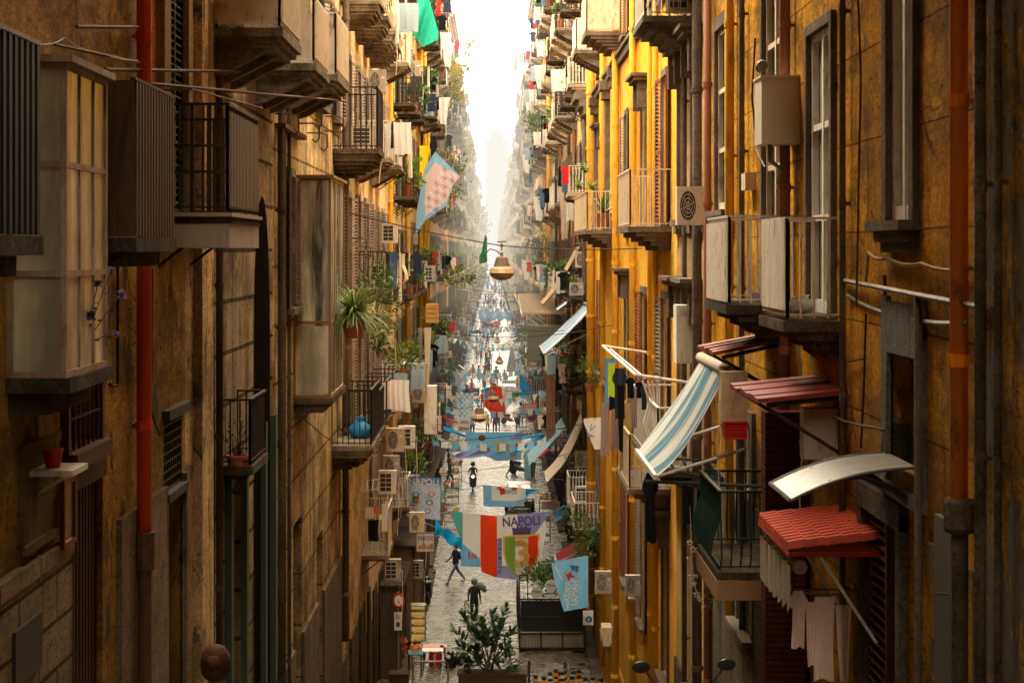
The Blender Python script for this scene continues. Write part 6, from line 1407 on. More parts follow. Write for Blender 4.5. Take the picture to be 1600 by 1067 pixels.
# purple artificial flowers on the frosted box
FLW = simple('lilac_petal', (.30, .26, .48), .7, 0, .3, 30, .1, translucent=.3); FLD = simple('dusky_purple_petal', (.13, .09, .16), .7, 0, .3, 30, .1)
for i, (px, py, r, mt, lb) in enumerate(((174, 424, .045, FLW, 'topmost lilac flower beside the red pipe'), (153, 445, .05, FLD, 'dark purple flower near the frosted box'), (190, 462, .06, FLW, 'lilac flower cluster by the red pipe'), (140, 495, .062, FLD, 'large dusky rose at the open window of the frosted box'), (181, 523, .04, FLW, 'lowest lilac flower beside the red pipe'), (133, 449, .025, FLW, 'smallest lilac bud on the frosted box'))):
    Y = 16.3; c_ = W(px, py, Y); t = thing('flower', c_, lb, 'flower'); mb = MB(); rnd = random.Random(i)
    for k in range(26):
        a = rnd.uniform(0, 6.28); e = rnd.uniform(-.4, 1.3); mb.leaf(c_, Vector((math.cos(a)*math.cos(e), math.sin(a)*math.cos(e)*.6-.3, math.sin(e))), r*rnd.uniform(.7, 1.1), r*.8, Vector((rnd.uniform(-1, 1), rnd.uniform(-1, 1), 1)))
    mb.build('petals', mt, t); s = MB(); base = W(131, 540, 16.6); s.tube([c_, c_.lerp(base, .4)+Vector((0, 0, .02)), base], .005, 4); s.leaf(c_.lerp(base, .3), (1, -.5, .2), .05, .025); s.leaf(c_.lerp(base, .5), (-1, -.5, .2), .05, .025); s.build('stem', LEAFS[0], t)

# ---- ficus in a planter, bollards, railing --------------------------------
t = thing('planter', (-.05, 64, 0), 'long brown stone planter at the bottom centre', 'planter')
m = MB(); a = W(716, 1052, 64.0); b = W(823, 1052, 64.0)
m.box(a.x, b.x, 64, 64.7, -.1, a.z-.06); m.box(a.x-.04, b.x+.04, 63.96, 64.74, a.z-.06, a.z); m.build('box', plaster('brown_planter_stone', (.22, .16, .11), (.08, .055, .04), .6), t)
m = MB(); m.box(a.x+.06, b.x-.06, 64.06, 64.64, a.z, a.z+.01); m.build('soil', simple('soil', (.04, .03, .02), .95), t)
def ficus():
    base = W(762, 1050, 64.3); t = thing('rubber_plant', base, 'large dark glossy rubber plant growing from the planter at the bottom centre', 'plant'); mb = MB(); st = MB(); rnd = random.Random(12)
    tips = [(707, 985), (722, 960), (735, 950), (718, 1010), (738, 985), (752, 968), (770, 958), (792, 946), (786, 975), (803, 985), (775, 985), (757, 1000), (772, 1010), (742, 1015), (795, 1005), (760, 945+40), (748, 1030), (730, 1035), (778, 1030)]
    for i, (x, y) in enumerate(tips):
        Y = 64.3+rnd.uniform(-.45, .45); tip = W(x, y, Y); mid = base.lerp(tip, .55)+Vector((rnd.uniform(-.1, .1), 0, .1)); st.tube([base+Vector((rnd.uniform(-.2, .2), 0, 0)), mid, tip], [.022, .016, .008], 5)
        ax = (tip-mid).normalized()
        for k in range(19):
            f = k/19; p = mid.lerp(base, .25) if False else mid.lerp(tip, .25+.75*f); a = k*2.4+i; u = ax.orthogonal().normalized(); v = ax.cross(u)
            d = (u*math.cos(a)+v*math.sin(a))*(1.0-.45*f)+ax*(.35+.7*f)+Vector((0, 0, .1)); L = rnd.uniform(.30, .44)*(1-.15*f)
            mb.cur = 1 if rnd.random() < .25 else 0; mb.leaf(p, d, L, L*.42, Vector((rnd.uniform(-.5, .5), rnd.uniform(-.5, .5), 1)))
    mb.build('foliage', [FICUS, simple('ficus_leaf_light', (.05, .10, .035), .3, 0, .4, 20, .1, .6, translucent=.2)], t); st.build('stem', STEM, t)
ficus()
bush('small_leafed_shrub', 'smaller fine-leaved shrub at the right end of the planter', W(800, 1052, 64.3), .24, .25, .42, 420, .1, .045, None, seed=44, mats=[LEAFS[0], LEAFS[0], LEAFS[1]])
bush('low_shrub', 'low yellowish sprigs at the left end of the planter', W(730, 1054, 64.3), .2, .2, .14, 120, .08, .03, None, seed=45)
BOLO = simple('bollard_orange', (.70, .26, .02), .5, 0, .1, 5, 0); BOLW = simple('bollard_white', (.62, .60, .55), .5, 0, .1, 5, 0)
def mk_bollard():
    t = thing('striped_bollard', (0, 0, 0), '', 'bollard'); m = MB()
    r = .075; m.lathe([(r*1.15, 0), (r, .05), (r, 1.0), (r*.9, 1.03), (r*.4, 1.05)], (0, 0, 0), 12); m.build('post', BLACKPL, t)
    m = MB(); [m.lathe([(r*1.03, z), (r*1.03, z+.10)], (0, 0, 0), 12) for z in (.28, .62)]; m.build('orange_band', BOLO, t)
    m = MB(); m.lathe([(r*1.03, .45), (r*1.03, .55)], (0, 0, 0), 12); m.lathe([(r*1.03, .80), (r*1.03, .92)], (0, 0, 0), 12); m.build('reflective_band', BOLO, t)
    return t
def mk_bollard2():
    t = thing('striped_bollard', (0, 0, 0), '', 'bollard'); m = MB(); r = .075
    m.lathe([(r*1.15, 0), (r, .05), (r, 1.0), (r*.9, 1.03), (r*.4, 1.05)], (0, 0, 0), 12); m.build('post', BLACKPL, t)
    m = MB(); [m.lathe([(r*1.03, z), (r*1.03, z+.10)], (0, 0, 0), 12) for z in (.3, .62, .82)]; m.build('white_band', BOLW, t)
    return t
pb1, pb2 = mk_bollard(), mk_bollard2(); bolN = 0; rnd = random.Random(3)
for row, (Yr, x0, x1, y0, y1, n) in enumerate(((64.6, 838, 905, 1052, 1044, 7), (63.4, 868, 938, 1046, 1060, 7))):
    for i in range(n):
        f = i/(n-1); px = x0+(x1-x0)*f+rnd.uniform(-2, 2); top = W(px, y0+(y1-y0)*f, Yr); pr = (pb1, pb1, pb2)[(i+row) % 3]; clone(pr, (top.x, Yr+rnd.uniform(-.2, .2), top.z-1.05+rnd.uniform(-.06, .04)), rnd.uniform(0, 3), 'black bollard with orange bands at the bottom right of the street' if pr is pb1 else 'black bollard with white bands at the bottom right of the street', 'orange-banded bollards' if pr is pb1 else 'white-banded bollards'); bolN += 1
for px, py, lb in ((826.5, 1031, 'plain thin dark post right of the planter'), (882.5, 1033, 'plain thin dark post behind the striped bollards')):
    p = W(px, py, 66); m = MB(); m.tube([(p.x, 66, -.05), (p.x, 66, p.z)], .045, 10); tag(m.build('post', IRON), lb, 'post')
m = MB()
a = W(645, 1033, 64.5); b = W(700, 1033, 64.5); 
m.tube([(a.x, 64.5, 0), (a.x, 64.5, a.z-.1), (a.x+.08, 64.5, a.z), (b.x-.08, 64.5, b.z), (b.x, 64.5, b.z-.1), (b.x, 64.5, 0)], .035, 8); m.bar((a.x, 64.5, .35), (b.x, 64.5, .35), .04)
tag(m.build('hoop_barrier', GALV), 'grey tubular hoop barrier in front of the food stall tables', 'barrier')
# stone trough at left foot
m = MB(); a = W(608, 1055, 64); m.box(a.x, a.x+.62, 64, 64.6, 0, a.z); m.box(a.x-.03, a.x+.65, 63.97, 64.63, a.z, a.z+.05); tag(m.build('wooden_crate', plaster('brown_box', (.16, .10, .07), (.06, .04, .03), .5)), 'brown box standing at the left kerb below the road sign', 'box')
# tables, cooler, food cabinet
def table(label, px0, px1, py, Y, mat_, legs=IRON, h=None):
    a = W(px0, py, Y); b = W(px1, py, Y); t = thing('table', ((a.x+b.x)/2, Y, 0), label, 'table'); m = MB(); m.box(a.x, b.x, Y-.3, Y+.3, a.z-.04, a.z); m.build('tabletop', mat_, t)
    for x in (a.x+.06, b.x-.06):
        for y in (Y-.25, Y+.25): m = MB(); m.bar((x, y, .05), (x*.97+(a.x+b.x)/2*.03, y, a.z-.04), .04); m.build('leg', legs, t)
    return t
table('bar table with a white top in front of the red cooler', 659, 692, 1014, 68.5, WHITEP); table('round-edged table with a reddish top behind the white one', 661, 698, 1008, 69.6, simple('salmon_top', (.45, .20, .15), .5)); table('table under pale turquoise cloth holding orange snacks', 636, 661, 1018, 67.5, cm('pale_turquoise', (.20, .38, .42)))
m = MB(); rnd = random.Random(9); a = W(650, 1013, 67.5)
for i in range(40): c_ = a+Vector((rnd.uniform(-.19, .19), rnd.uniform(-.2, .2), rnd.uniform(0, .17))); m.lathe([(.02, -.04), (.045, 0), (.02, .04)], c_, 6)
tag(m.build('fried_snacks', simple('orange_snacks', (.62, .20, .02), .7, 0, .4, 20, .3)), 'heap of orange fried snacks on the light blue table', 'food')
for i, (px, py) in enumerate(((630, 1000), (634, 1016))):
    c_ = W(px, py, 66.6); m = MB(); rnd = random.Random(40+i)
    for k in range(40): d = Vector((rnd.gauss(0, 1), rnd.gauss(0, 1), rnd.gauss(0, 1))).normalized(); m.cur = k % 3; m.leaf(c_+d*.06, d, .13, .05)
    tag(m.build('hanging_peppers', [simple('pepper_red', (.6, .03, .01), .4), simple('pepper_orange', (.7, .2, .02), .4), LEAFS[0]]), ('upper' if i == 0 else 'lower')+' bunch of red and orange peppers by the road sign post', 'peppers')
t = thing('drinks_cooler', W(679, 1062, 70), 'red drinks cooler with white script between the tables and the parked scooter', 'cooler')
a = W(670, 1062, 69.2); b = W(689, 1016, 69.2); m = MB(); m.lathe([(.21, 0), (.22, .05), (.22, 1.0), (.20, 1.06)], (((a.x+b.x)/2), 69.4, a.z), 20); m.build('body', simple('cola_red', (.50, .015, .015), .3), t); vs, fs = text_mesh('Coca-Cola', .02)
X1 = max(v[0] for v in vs); out = MB(); out.v = [((a.x+b.x)/2-.05+v[1]*-.16+.08, 69.16, a.z+.15+v[0]/X1*.8) for v in vs]; out.f = fs; out.mi = [0]*len(fs); out.build('lettering', SGNW, t)
m = MB(); m.lathe([(.225, 0), (.225, .04)], ((a.x+b.x)/2, 69.4, a.z+1.0), 20); m.build('rim', GALV, t)
t = thing('food_cabinet', W(652, 1003, 72), 'lit glass food cabinet with trays of pastries on the left pavement', 'display cabinet'); a = W(640, 1003, 72); b = W(665, 945, 72); fm = simple('grey_green_frame', (.16, .22, .17), .4, .1, .1, 4, 0)
m = MB(); 
for x in (a.x, b.x-.04):
    for y in (72, 72.5): m.box(x, x+.04, y, y+.04, a.z, b.z)
for z in (a.z, a.z+.3, a.z+.58, a.z+.86, a.z+1.12, b.z-.05): m.box(a.x, b.x, 72, 72.54, z, z+.03)
m.build('frame', fm, t); m = MB(); m.box(a.x+.05, b.x-.05, 72.48, 72.5, a.z, b.z); m.build('back', simple('glowing_back_panel', (.55, .42, .22), .5, emit=((1, .62, .2), .35)), t)  # back panel glows in place of a cabinet lamp
m = MB(); rnd = random.Random(2)
for z in (a.z+.03, a.z+.33, a.z+.61, a.z+.89):
    for k in range(12): m.lathe([(.03, 0), (.07, .04), (.05, .09), (.01, .1)], (rnd.uniform(a.x+.1, b.x-.1), 72.1+rnd.random()*.3, z), 7)
m.build('pastries', simple('golden_glow_pastry', (.62, .33, .07), .6, 0, .4, 20, .3, emit=((1, .55, .12), .25)), t)  # emission on the pastries stands in for cabinet light
# terrace enclosure on the right
t = thing('terrace_enclosure', (2.1, 74, 0), 'black framed restaurant terrace enclosure with plank panels, lower right of the street', 'terrace')
a = W(812, 1017, 71.8); b = W(908, 940, 71.8); X0, X1 = a.x, 3.45; zt = W(0, 935, 71.8).z
m = MB()
for x in (X0, X0+.8, X0+1.6, X1): m.box(x-.035, x+.035, 71.8, 71.87, 0, zt)
for z in (.08, .62, 1.25, zt-.06): m.box(X0-.035, X1+.035, 71.795, 71.865, z, z+.06)
for y in (73.5, 75.5, 77.5, 79): m.box(X0-.035, X0+.035, y, y+.07, 0, zt)
for z in (.08, 1.25, zt-.06): m.box(X0-.03, X0+.03, 71.87, 79, z, z+.06)
m.box(X0-.02, X0+.02, 71.8, 71.84, zt, zt+.9); m.box(X0+.28, X0+.32, 71.8, 71.84, zt, zt+.9); m.box(X0-.02, X0+.32, 71.8, 71.84, zt+.86, zt+.9)
m.build('frame', IRON, t)
m = MB()
for i in range(20): x = X0+.05+i*(X1-X0-.1)/20; m.box(x, x+(X1-X0-.1)/20-.012, 71.84, 71.86, .14, .62)
m.build('plank_panel', PLANK, t); m = MB(); m.box(X0, X1, 71.9, 79, .0, .1); m.build('floor', simple('terrace_floor', (.08, .07, .06), .7), t)
m = MB(); m.box(X0+.04, X1-.04, 71.83, 71.84, .72, 1.25); m.box(X0+.04, X1-.04, 71.83, 71.84, 1.31, zt-.08); m.build('glass', simple('terrace_smoked_panel', (.012, .012, .012), .3, 0, .3, 2, 0, .3), t)
m = MB(); m.box(X0+.3, X1-.1, 72.4, 73.4, 1.55, 1.62); m.box(X0+.3, X1-.1, 75, 76, 1.55, 1.62); m.build('counter', simple('pale_grey_cloth', (.42, .42, .40), .7), t)
m = MB(); rnd = random.Random(8)
for i in range(9): x = X0+.35+i*.3; m.lathe([(.03, 0), (.035, .12), (.012, .18), (.012, .24)], (x, 72.5+rnd.random()*.5, 1.62), 8)
tag(m.build('bottles', simple('amber_bottle', (.3, .12, .02), .2)), 'row of amber bottles on the counter of the terrace enclosure', 'bottles', kind='stuff')
for i, (px, py) in enumerate(((838, 932), (868, 928), (855, 918))): bush('hedge_plant', ('left', 'right', 'rear')[i]+' leafy hedge plant of the terrace enclosure', W(px, py, 72.6+i*.8), .48, .5, .5, 420, .14, .06, None, seed=50+i)
# wheelie bin, parasols
t = thing('wheelie_bin', W(829, 742, 126), 'green wheelie bin beside the draped light blue overall', 'bin'); p = W(829, 746, 126); GB = simple('bin_green', (.02, .12, .05), .4, 0, .1, 4, 0)
m = MB(); m.hexa([(p.x-.27, 126, .1), (p.x+.27, 126, .1), (p.x+.27, 126.6, .1), (p.x-.27, 126.6, .1), (p.x-.36, 125.9, 1.0), (p.x+.36, 125.9, 1.0), (p.x+.36, 126.7, 1.0), (p.x-.36, 126.7, 1.0)]); m.build('body', GB, t); m = MB(); m.box(p.x-.38, p.x+.38, 125.85, 126.72, 1.0, 1.07); m.build('lid', GB, t)
for s in (-1, 1): m = MB(); m.tube([(p.x+s*.22, 126.6, .12), (p.x+s*.3, 126.6, .12)], .11, 12); m.build('wheel', RUBBER, t)
def parasol(label, px, py_top, Y, r, mat_, closed=False, n=8, drop=.5):
    a = W(px, py_top, Y); t = thing('parasol', (a.x, Y, 0), label, 'parasol'); m = MB(); pts = [(r*math.cos(2*math.pi*(i+.5)/n), r*math.sin(2*math.pi*(i+.5)/n)) for i in range(n)]
    for i in range(n):
        p, q = pts[i], pts[(i+1) % n]; mid = ((p[0]+q[0])*.48, (p[1]+q[1])*.48); T = (a.x, Y, a.z)
        m.face([T, (a.x+p[0], Y+p[1], a.z-drop), (a.x+mid[0], Y+mid[1], a.z-drop*.92), (a.x+q[0], Y+q[1], a.z-drop)])
        m.face([(a.x+p[0], Y+p[1], a.z-drop), (a.x+q[0], Y+q[1], a.z-drop), (a.x+q[0], Y+q[1], a.z-drop-.2), (a.x+p[0], Y+p[1], a.z-drop-.2)])
    m.build('canopy', mat_, t); m = MB(); m.tube([(a.x, Y, 0), (a.x, Y, a.z+.1)], .04, 8)
    for p in pts: m.bar((a.x, Y, a.z-.08), (a.x+p[0]*.97, Y+p[1]*.97, a.z-drop-.01), .03)
    m.build('pole', GALV, t); return t
PAR = simple('parasol_white', (.62, .60, .55), .8, 0, .08, 3, .1, translucent=.3)
parasol('large off-white parasol over the street in the middle distance', 797, 531, 230, 1.8, PAR, drop=.95); parasol('far small white parasol above the crowd', 764, 451, 520, 2.3, PAR, drop=1.2)
a = W(800, 545, 226); m = MB(); m.lathe([(.75, 0), (.62, .6), (.42, 1.8), (.12, 2.9), (.03, 3.1)], (a.x, 226, .35), 14); tag(m.build('folded_parasol', simple('grey_canvas', (.26, .26, .27), .85, 0, .15, 3, .3)), 'folded grey parasol in front of the large off-white one', 'parasol')

# ---- vehicles ----------------------------------------------------------------
def car(label, px, py, paint, rz=0):
    Y = 45000/(py-CY); x = (px-CX)*Y/F; t = thing('parked_car', (x, Y, 0), label, 'car')
    def sec(y, w_, z0, z1): return [(x-w_/2, Y+y, z0), (x+w_/2, Y+y, z0), (x+w_/2, Y+y, z1), (x-w_/2, Y+y, z1)]
    st = [(0, 1.5, .35, .62), (.12, 1.62, .25, .78), (1.1, 1.7, .22, .92), (3.4, 1.7, .22, .95), (4.0, 1.6, .3, .9)]
    def loft(st, name, mat_):
        m = MB(); R_ = [sec(*s) for s in st]
        m.face(R_[0]); m.face(R_[-1][::-1])
        for a_, b_ in zip(R_, R_[1:]):
            for i in range(4): j = (i+1) % 4; m.face([a_[i], b_[i], b_[j], a_[j]])
        o = m.build(name, mat_, t)
        mod = o.modifiers.new('bevel', 'BEVEL'); mod.width = .06; mod.segments = 2; mod.limit_method = 'ANGLE'; return o
    loft(st, 'body', paint)
    loft([(1.75, 1.34, .93, 1.38), (3.0, 1.32, .93, 1.42), (3.3, 1.28, .95, 1.38)], 'roof_shell', paint)
    m = MB(); m.face([(x-.74, Y+1.0, .93), (x+.74, Y+1.0, .93), (x+.62, Y+1.72, 1.37), (x-.62, Y+1.72, 1.37)]); m.face([(x-.76, Y+1.05, .93), (x-.64, Y+1.75, 1.36), (x-.64, Y+3.2, 1.36), (x-.76, Y+3.3, .95)]); m.face([(x+.76, Y+1.05, .93), (x+.64, Y+1.75, 1.36), (x+.64, Y+3.2, 1.36), (x+.76, Y+3.3, .95)]); m.build('window', GLASS, t)
    for sx in (-1, 1):
        m = MB(); m.lathe([(.10, 0), (.11, .03)], (x+sx*.58, Y+.02, .62), 12, 'y', 1.3, .8); m.build('headlight', simple('lamp_lens', (.6, .58, .52), .15), t)
        for yy in (.75, 3.2): m = MB(); m.lathe([(.3, -.09), (.32, -.05), (.32, .05), (.3, .09)], (x+sx*.76, Y+yy, .32), 18, 'x'); m.build('wheel', RUBBER, t)
    m = MB(); m.box(x-.26, x+.26, Y-.03, Y-.0, .36, .48); m.build('number_plate', SGNW, t); m = MB(); m.box(x-.45, x+.45, Y-.012, Y+.02, .5, .58); m.build('radiator_grille', BLACKPL, t)
car('white parked car with its windscreen under the tobacco sign', 797, 604, simple('white_car_paint', (.6, .6, .58), .25, 0, .02, 1, 0)); car('pale blue-white car just behind the red flag', 796, 625, simple('pale_blue_car_paint', (.45, .5, .52), .25, 0, .02, 1, 0)); car('dark blue car parked at the left kerb in the middle distance', 736, 617, simple('dark_blue_car_paint', (.03, .05, .09), .25, 0, .02, 1, 0))
car('dark car behind the sky-blue banner, right of the street centre', 812, 800, simple('brown_car_paint', (.05, .035, .03), .3, 0, .05, 1, 0))
def scooter(label, loc, rz, paint, rider=False, lit=False, mirror=True):
    t = thing('motor_scooter', loc, label, 'scooter'); L = Vector(loc); ca, sa = math.cos(rz), math.sin(rz)
    def T(p): return (L.x+p[0]*ca-p[1]*sa, L.y+p[0]*sa+p[1]*ca, L.z+p[2])       # local: -y is the front
    def fin(m): m.v = [T(v) for v in m.v]; return m
    for y in (-.62, .62):
        m = MB(); m.lathe([(.17, -.05), (.25, -.06), (.27, 0), (.25, .06), (.17, .05)], (0, y, .27), 20, 'x'); w_ = fin(m).build('wheel', RUBBER, t, smooth=True); m = MB(); m.lathe([(.16, -.045), (.16, .045)], (0, y, .27), 14, 'x'); fin(m).build('rim', GALV, w_) if False else fin(m).build('rim', GALV, t)
    m = MB(); m.tube([(0, .75, .62), (0, .45, .58), (0, .15, .42), (0, -.15, .34)], [.14, .20, .18, .12], 12); m.box(-.16, .16, -.3, .15, .26, .34); m.tube([(0, .78, .66), (0, .3, .70)], [.08, .14], 10); fin(m).build('body', paint, t, smooth=False)
    m = MB(); m.hexa([(-.2, -.42, .3), (.2, -.42, .3), (.17, -.3, .3), (-.17, -.3, .3), (-.2, -.46, .9), (.2, -.46, .9), (.12, -.34, .95), (-.12, -.34, .95)]); m.tube([(0, -.62, .55), (0, -.5, .62), (0, -.42, .95)], [.13, .12, .10], 12); m.lathe([(.09, -.1), (.14, -.02), (.13, .1), (.05, .14)], (0, -.44, 1.0), 14); fin(m).build('leg_shield', paint, t)
    m = MB(); m.tube([(0, .68, .78), (0, .4, .8), (0, .05, .74)], [.12, .15, .12], 10); fin(m).build('seat', BLACKPL, t, smooth=True)
    m = MB(); m.tube([(-.34, -.38, 1.06), (-.12, -.44, 1.03), (.12, -.44, 1.03), (.34, -.38, 1.06)], .018, 6); m.tube([(0, -.44, 1.0), (0, -.62, .27)], .03, 8); fin(m).build('handlebar', IRON, t)
    m = MB(); m.lathe([(.03, -.03), (.07, -.02), (.075, 0)], (0, -.60, .94), 16, 'y'); hm = simple('lit_headlight', (.9, .6, .3), .2, emit=((1, .5, .14), 14.0)) if lit else simple('lamp_lens', (.6, .58, .52), .15); fin(m).build('headlight', hm, t)
    if mirror:
        for s in (-1, 1):
            m = MB(); m.tube([(s*.2, -.42, 1.04), (s*.24, -.44, 1.16), (s*.30, -.44, 1.24)], .008, 5); m.lathe([(.02, -.02), (.055, -.012), (.06, 0), (.05, .012)], (s*.34, -.44, 1.28), 14, 'y', 1.25, .8); fin(m).build('mirror', BLACKPL, t)
    return t
scooter('motor scooter with a glowing orange headlight ridden towards the camera', (-1.235, 119.6, 0), 0, simple('black_paint', (.02, .02, .022), .3, 0, .1, 2, 0), lit=True, mirror=False)
scooter('black scooter parked by the red cooler at the bottom of the street', W(712, 1062, 69.4)*1.0+Vector((0, 0, -.0)), R(-24), simple('glossy_black_paint', (.012, .012, .014), .2, 0, .1, 2, 0))
sc_ = scooter('scooter parked at the near right edge of the street, only its round mirrors in view', (1.42, 15.3, 10.5), R(8), simple('grey_scooter_paint', (.1, .1, .1), .3))
scooter('dark motorbike parked by the green bin', (1.9, 128, 0), R(60), simple('black_paint', (.02, .02, .022), .3)); scooter('scooter at the right kerb left of the orange sign', (1.55, 165, 0), R(75), simple('dark_red_paint', (.15, .03, .03), .3)); scooter('scooter standing in the left shade near the food cabinet', (-2.9, 82, 0), R(12), simple('glossy_black_paint', (.012, .012, .014), .2))

# ---- people --------------------------------------------------------------------
def skin_body(joints, edges, radii, sub=2):
    me = bpy.data.meshes.new('tmp'); me.from_pydata(joints, edges, []); o = bpy.data.objects.new('tmp', me); COL.objects.link(o)
    mod = o.modifiers.new('s', 'SKIN'); s2 = o.modifiers.new('u', 'SUBSURF'); s2.levels = sub; s2.render_levels = sub
    for i, r_ in enumerate(radii): v = me.skin_vertices[0].data[i]; v.radius = r_ if isinstance(r_, tuple) else (r_, r_); v.use_root = (i == 0)
    bpy.context.view_layer.update(); out = bpy.data.meshes.new_from_object(o.evaluated_get(bpy.context.evaluated_depsgraph_get())); bpy.data.objects.remove(o); bpy.data.meshes.remove(me); return out
def person_mesh(pose='stand', sub=2, fingers=True):
    """1.75 m figure facing -y; pose changes the limbs"""
    sp = dict(stand=(.09, .0, .0), walk=(.08, .30, .22), stride=(.08, .42, .34), ride=(.2, -.35, 0))[pose]
    J = []; E_ = []; Rr = []
    def add(p, r_, par=None): J.append(p); Rr.append(r_); 
    hz_ = .95 if pose != 'ride' else .86
    add((0, 0, hz_), (.15, .105)); add((0, 0, hz_+.18), (.135, .095)); add((0, -.01, hz_+.36), (.16, .105)); add((0, 0, hz_+.48), (.10, .075)); add((0, -.005, hz_+.55), .052); add((0, -.015, hz_+.62), (.072, .08)); add((0, -.02, hz_+.71), (.078, .095)); add((0, -.01, hz_+.775), (.055, .065))
    E_ += [(0, 1), (1, 2), (2, 3), (3, 4), (4, 5), (5, 6), (6, 7)]
    for s in (-1, 1):
        f = s*sp[1]; k = len(J)
        if pose == 'ride': pts = [(s*.12, 0, hz_-.04), (s*.18, -.40, hz_-.08), (s*.16, -.42, hz_-.45), (s*.17, -.46, hz_-.50), (s*.17, -.58, hz_-.53)]
        else:
            kb = .10 if f < 0 or pose == 'stand' else -.0
            pts = [(s*.10, 0, .86), (s*(.10), -f*.5-.02, .50), (s*.10, -f+ (.06 if f < 0 else 0), .11+(.05 if f < 0 else 0)), (s*.10, -f+.02+(.05 if f < 0 else 0), .06+(.02 if f < 0 else 0)), (s*.115, -f-.15+(.03 if f < 0 else 0), .035)]
        for p, r_ in zip(pts, ((.095, .10), (.062, .065), (.042, .045), (.045, .045), (.038, .028))): add(p, r_)
        E_ += [(0, k), (k, k+1), (k+1, k+2), (k+2, k+3), (k+3, k+4)]
        g = -s*sp[2]; k = len(J)
        if pose == 'ride': pts = [(s*.19, 0, hz_+.44), (s*.27, -.12, hz_+.2), (s*.28, -.42, hz_+.20), (s*.28, -.50, hz_+.22)]
        else: pts = [(s*.19, 0, hz_+.44), (s*.24, -g*.35+.03, hz_+.17), (s*.25, -g-.03, hz_-.07), (s*.25, -g-.055, hz_-.13)]
        for p, r_ in zip(pts, ((.06, .06), (.043, .043), (.028, .03), (.022, .036))): add(p, r_)
        E_ += [(3, k), (k, k+1), (k+1, k+2), (k+2, k+3)]
        if fingers:
            h = Vector(J[-1]); kk = len(J)-1
            for i, l in enumerate((.075, .085, .08, .062)):
                o = (-.027+.018*i); a = h+Vector((0, o, -.055)); b = a+Vector((-s*.012, o*.1, -l*.55)); add(tuple(h+Vector((0, o*.7, -.03))), .010); add(tuple(a), .009); add(tuple(b), .0075); n = len(J)-3; E_ += [(kk, n), (n, n+1), (n+1, n+2)]
            add(tuple(h+Vector((-s*.02, -.035, -.015))), .010); add(tuple(h+Vector((-s*.03, -.055, -.06))), .009); n = len(J)-2; E_ += [(kk, n), (n, n+1)]
    return skin_body(J, E_, Rr, sub), hz_
PM = {}
SHOE = simple('shoe_dark', (.02, .018, .016), .6)
def person(label, loc, pose, rz, top, legs_, hair=HAIRD, sc=1.0, group=None, near=False, extras=None, skirtz=None):
    key = (pose, near)
    if key not in PM:
        me, hz_ = person_mesh(pose, 2 if near else 1, near); PM[key] = (me, hz_)
        for m_ in (SKIN, top, legs_, SHOE): me.materials.append(m_)
        for p in me.polygons:
            p.use_smooth = True; z = p.center.z; x = abs(p.center.x); y = p.center.y
            if z > hz_+.535: mi = 0
            elif x > .19 and z < hz_-.045 and z > hz_-.4 and pose != 'ride': mi = 0
            elif pose == 'ride' and y < -.40 and z > hz_+.05: mi = 0
            elif z > hz_-.06 or (x > .185 and z > .5 and pose != 'ride'): mi = 1
            elif z < (.085 if pose != 'ride' else hz_-.47): mi = 3
            else: mi = 2
            p.material_index = mi
    me, hz_ = PM[key]; loc = Vector(loc)
    t = thing('person', loc, label, 'person', group)
    b = bpy.data.objects.new('body', me); COL.objects.link(b); b.parent = t; ORG[b.name] = loc
    for i, m_ in enumerate((SKIN, top, legs_, SHOE)): b.material_slots[i].link = 'OBJECT'; b.material_slots[i].material = m_
    m = MB(); m.lathe([(.02, .135), (.065, .118), (.100, .065), (.112, -.01), (.108, -.07), (.08, -.115), (.045, -.13)], (0, .024, hz_+.715), 16, 'z', 1, 1.12); ORG['_o'] = Vector((0, 0, 0))
    h = m.build('hair', hair, None, smooth=True, base=(0, 0, 0)); h.parent = t
    for v in h.data.vertices:     # open the hair over the face
        if v.co.y < -.04 and v.co.z < hz_+.765: v.co.y = -.045
    if near:
        f = MB()
        for s in (-1, 1): f.lathe([(.002, -.012), (.011, 0), (.002, .012)], (s*.03, -.112, hz_+.70), 8); f.lathe([(.004, -.03), (.014, 0), (.004, .03)], (s*.082, -.01, hz_+.69), 8)
        f.lathe([(.004, -.01), (.013, .0), (.006, .03)], (0, -.118, hz_+.665), 8); f.box(-.022, .022, -.105, -.098, hz_+.632, hz_+.64); ff = f.build('face', SKIN, None, base=(0, 0, 0)); ff.parent = t
    if extras:
        for nm, mb, mt in extras(hz_): e = mb.build(nm, mt, None, base=(0, 0, 0), smooth=True); e.parent = t
    t.rotation_euler = (0, 0, rz); t.scale = (sc,)*3; return t
def street_pos(px, py): Y = 45000/(py-CY); return ((px-CX)*Y/F, Y, 0)
CDK = cm('charcoal', (.035, .035, .04), .05); CBJ = cm('dark_jeans', (.04, .06, .10), .05); CPURP = cm('purple', (.12, .06, .20), .1); CSHIRT = cm('pale_blue_shirt', (.32, .40, .50), .1)
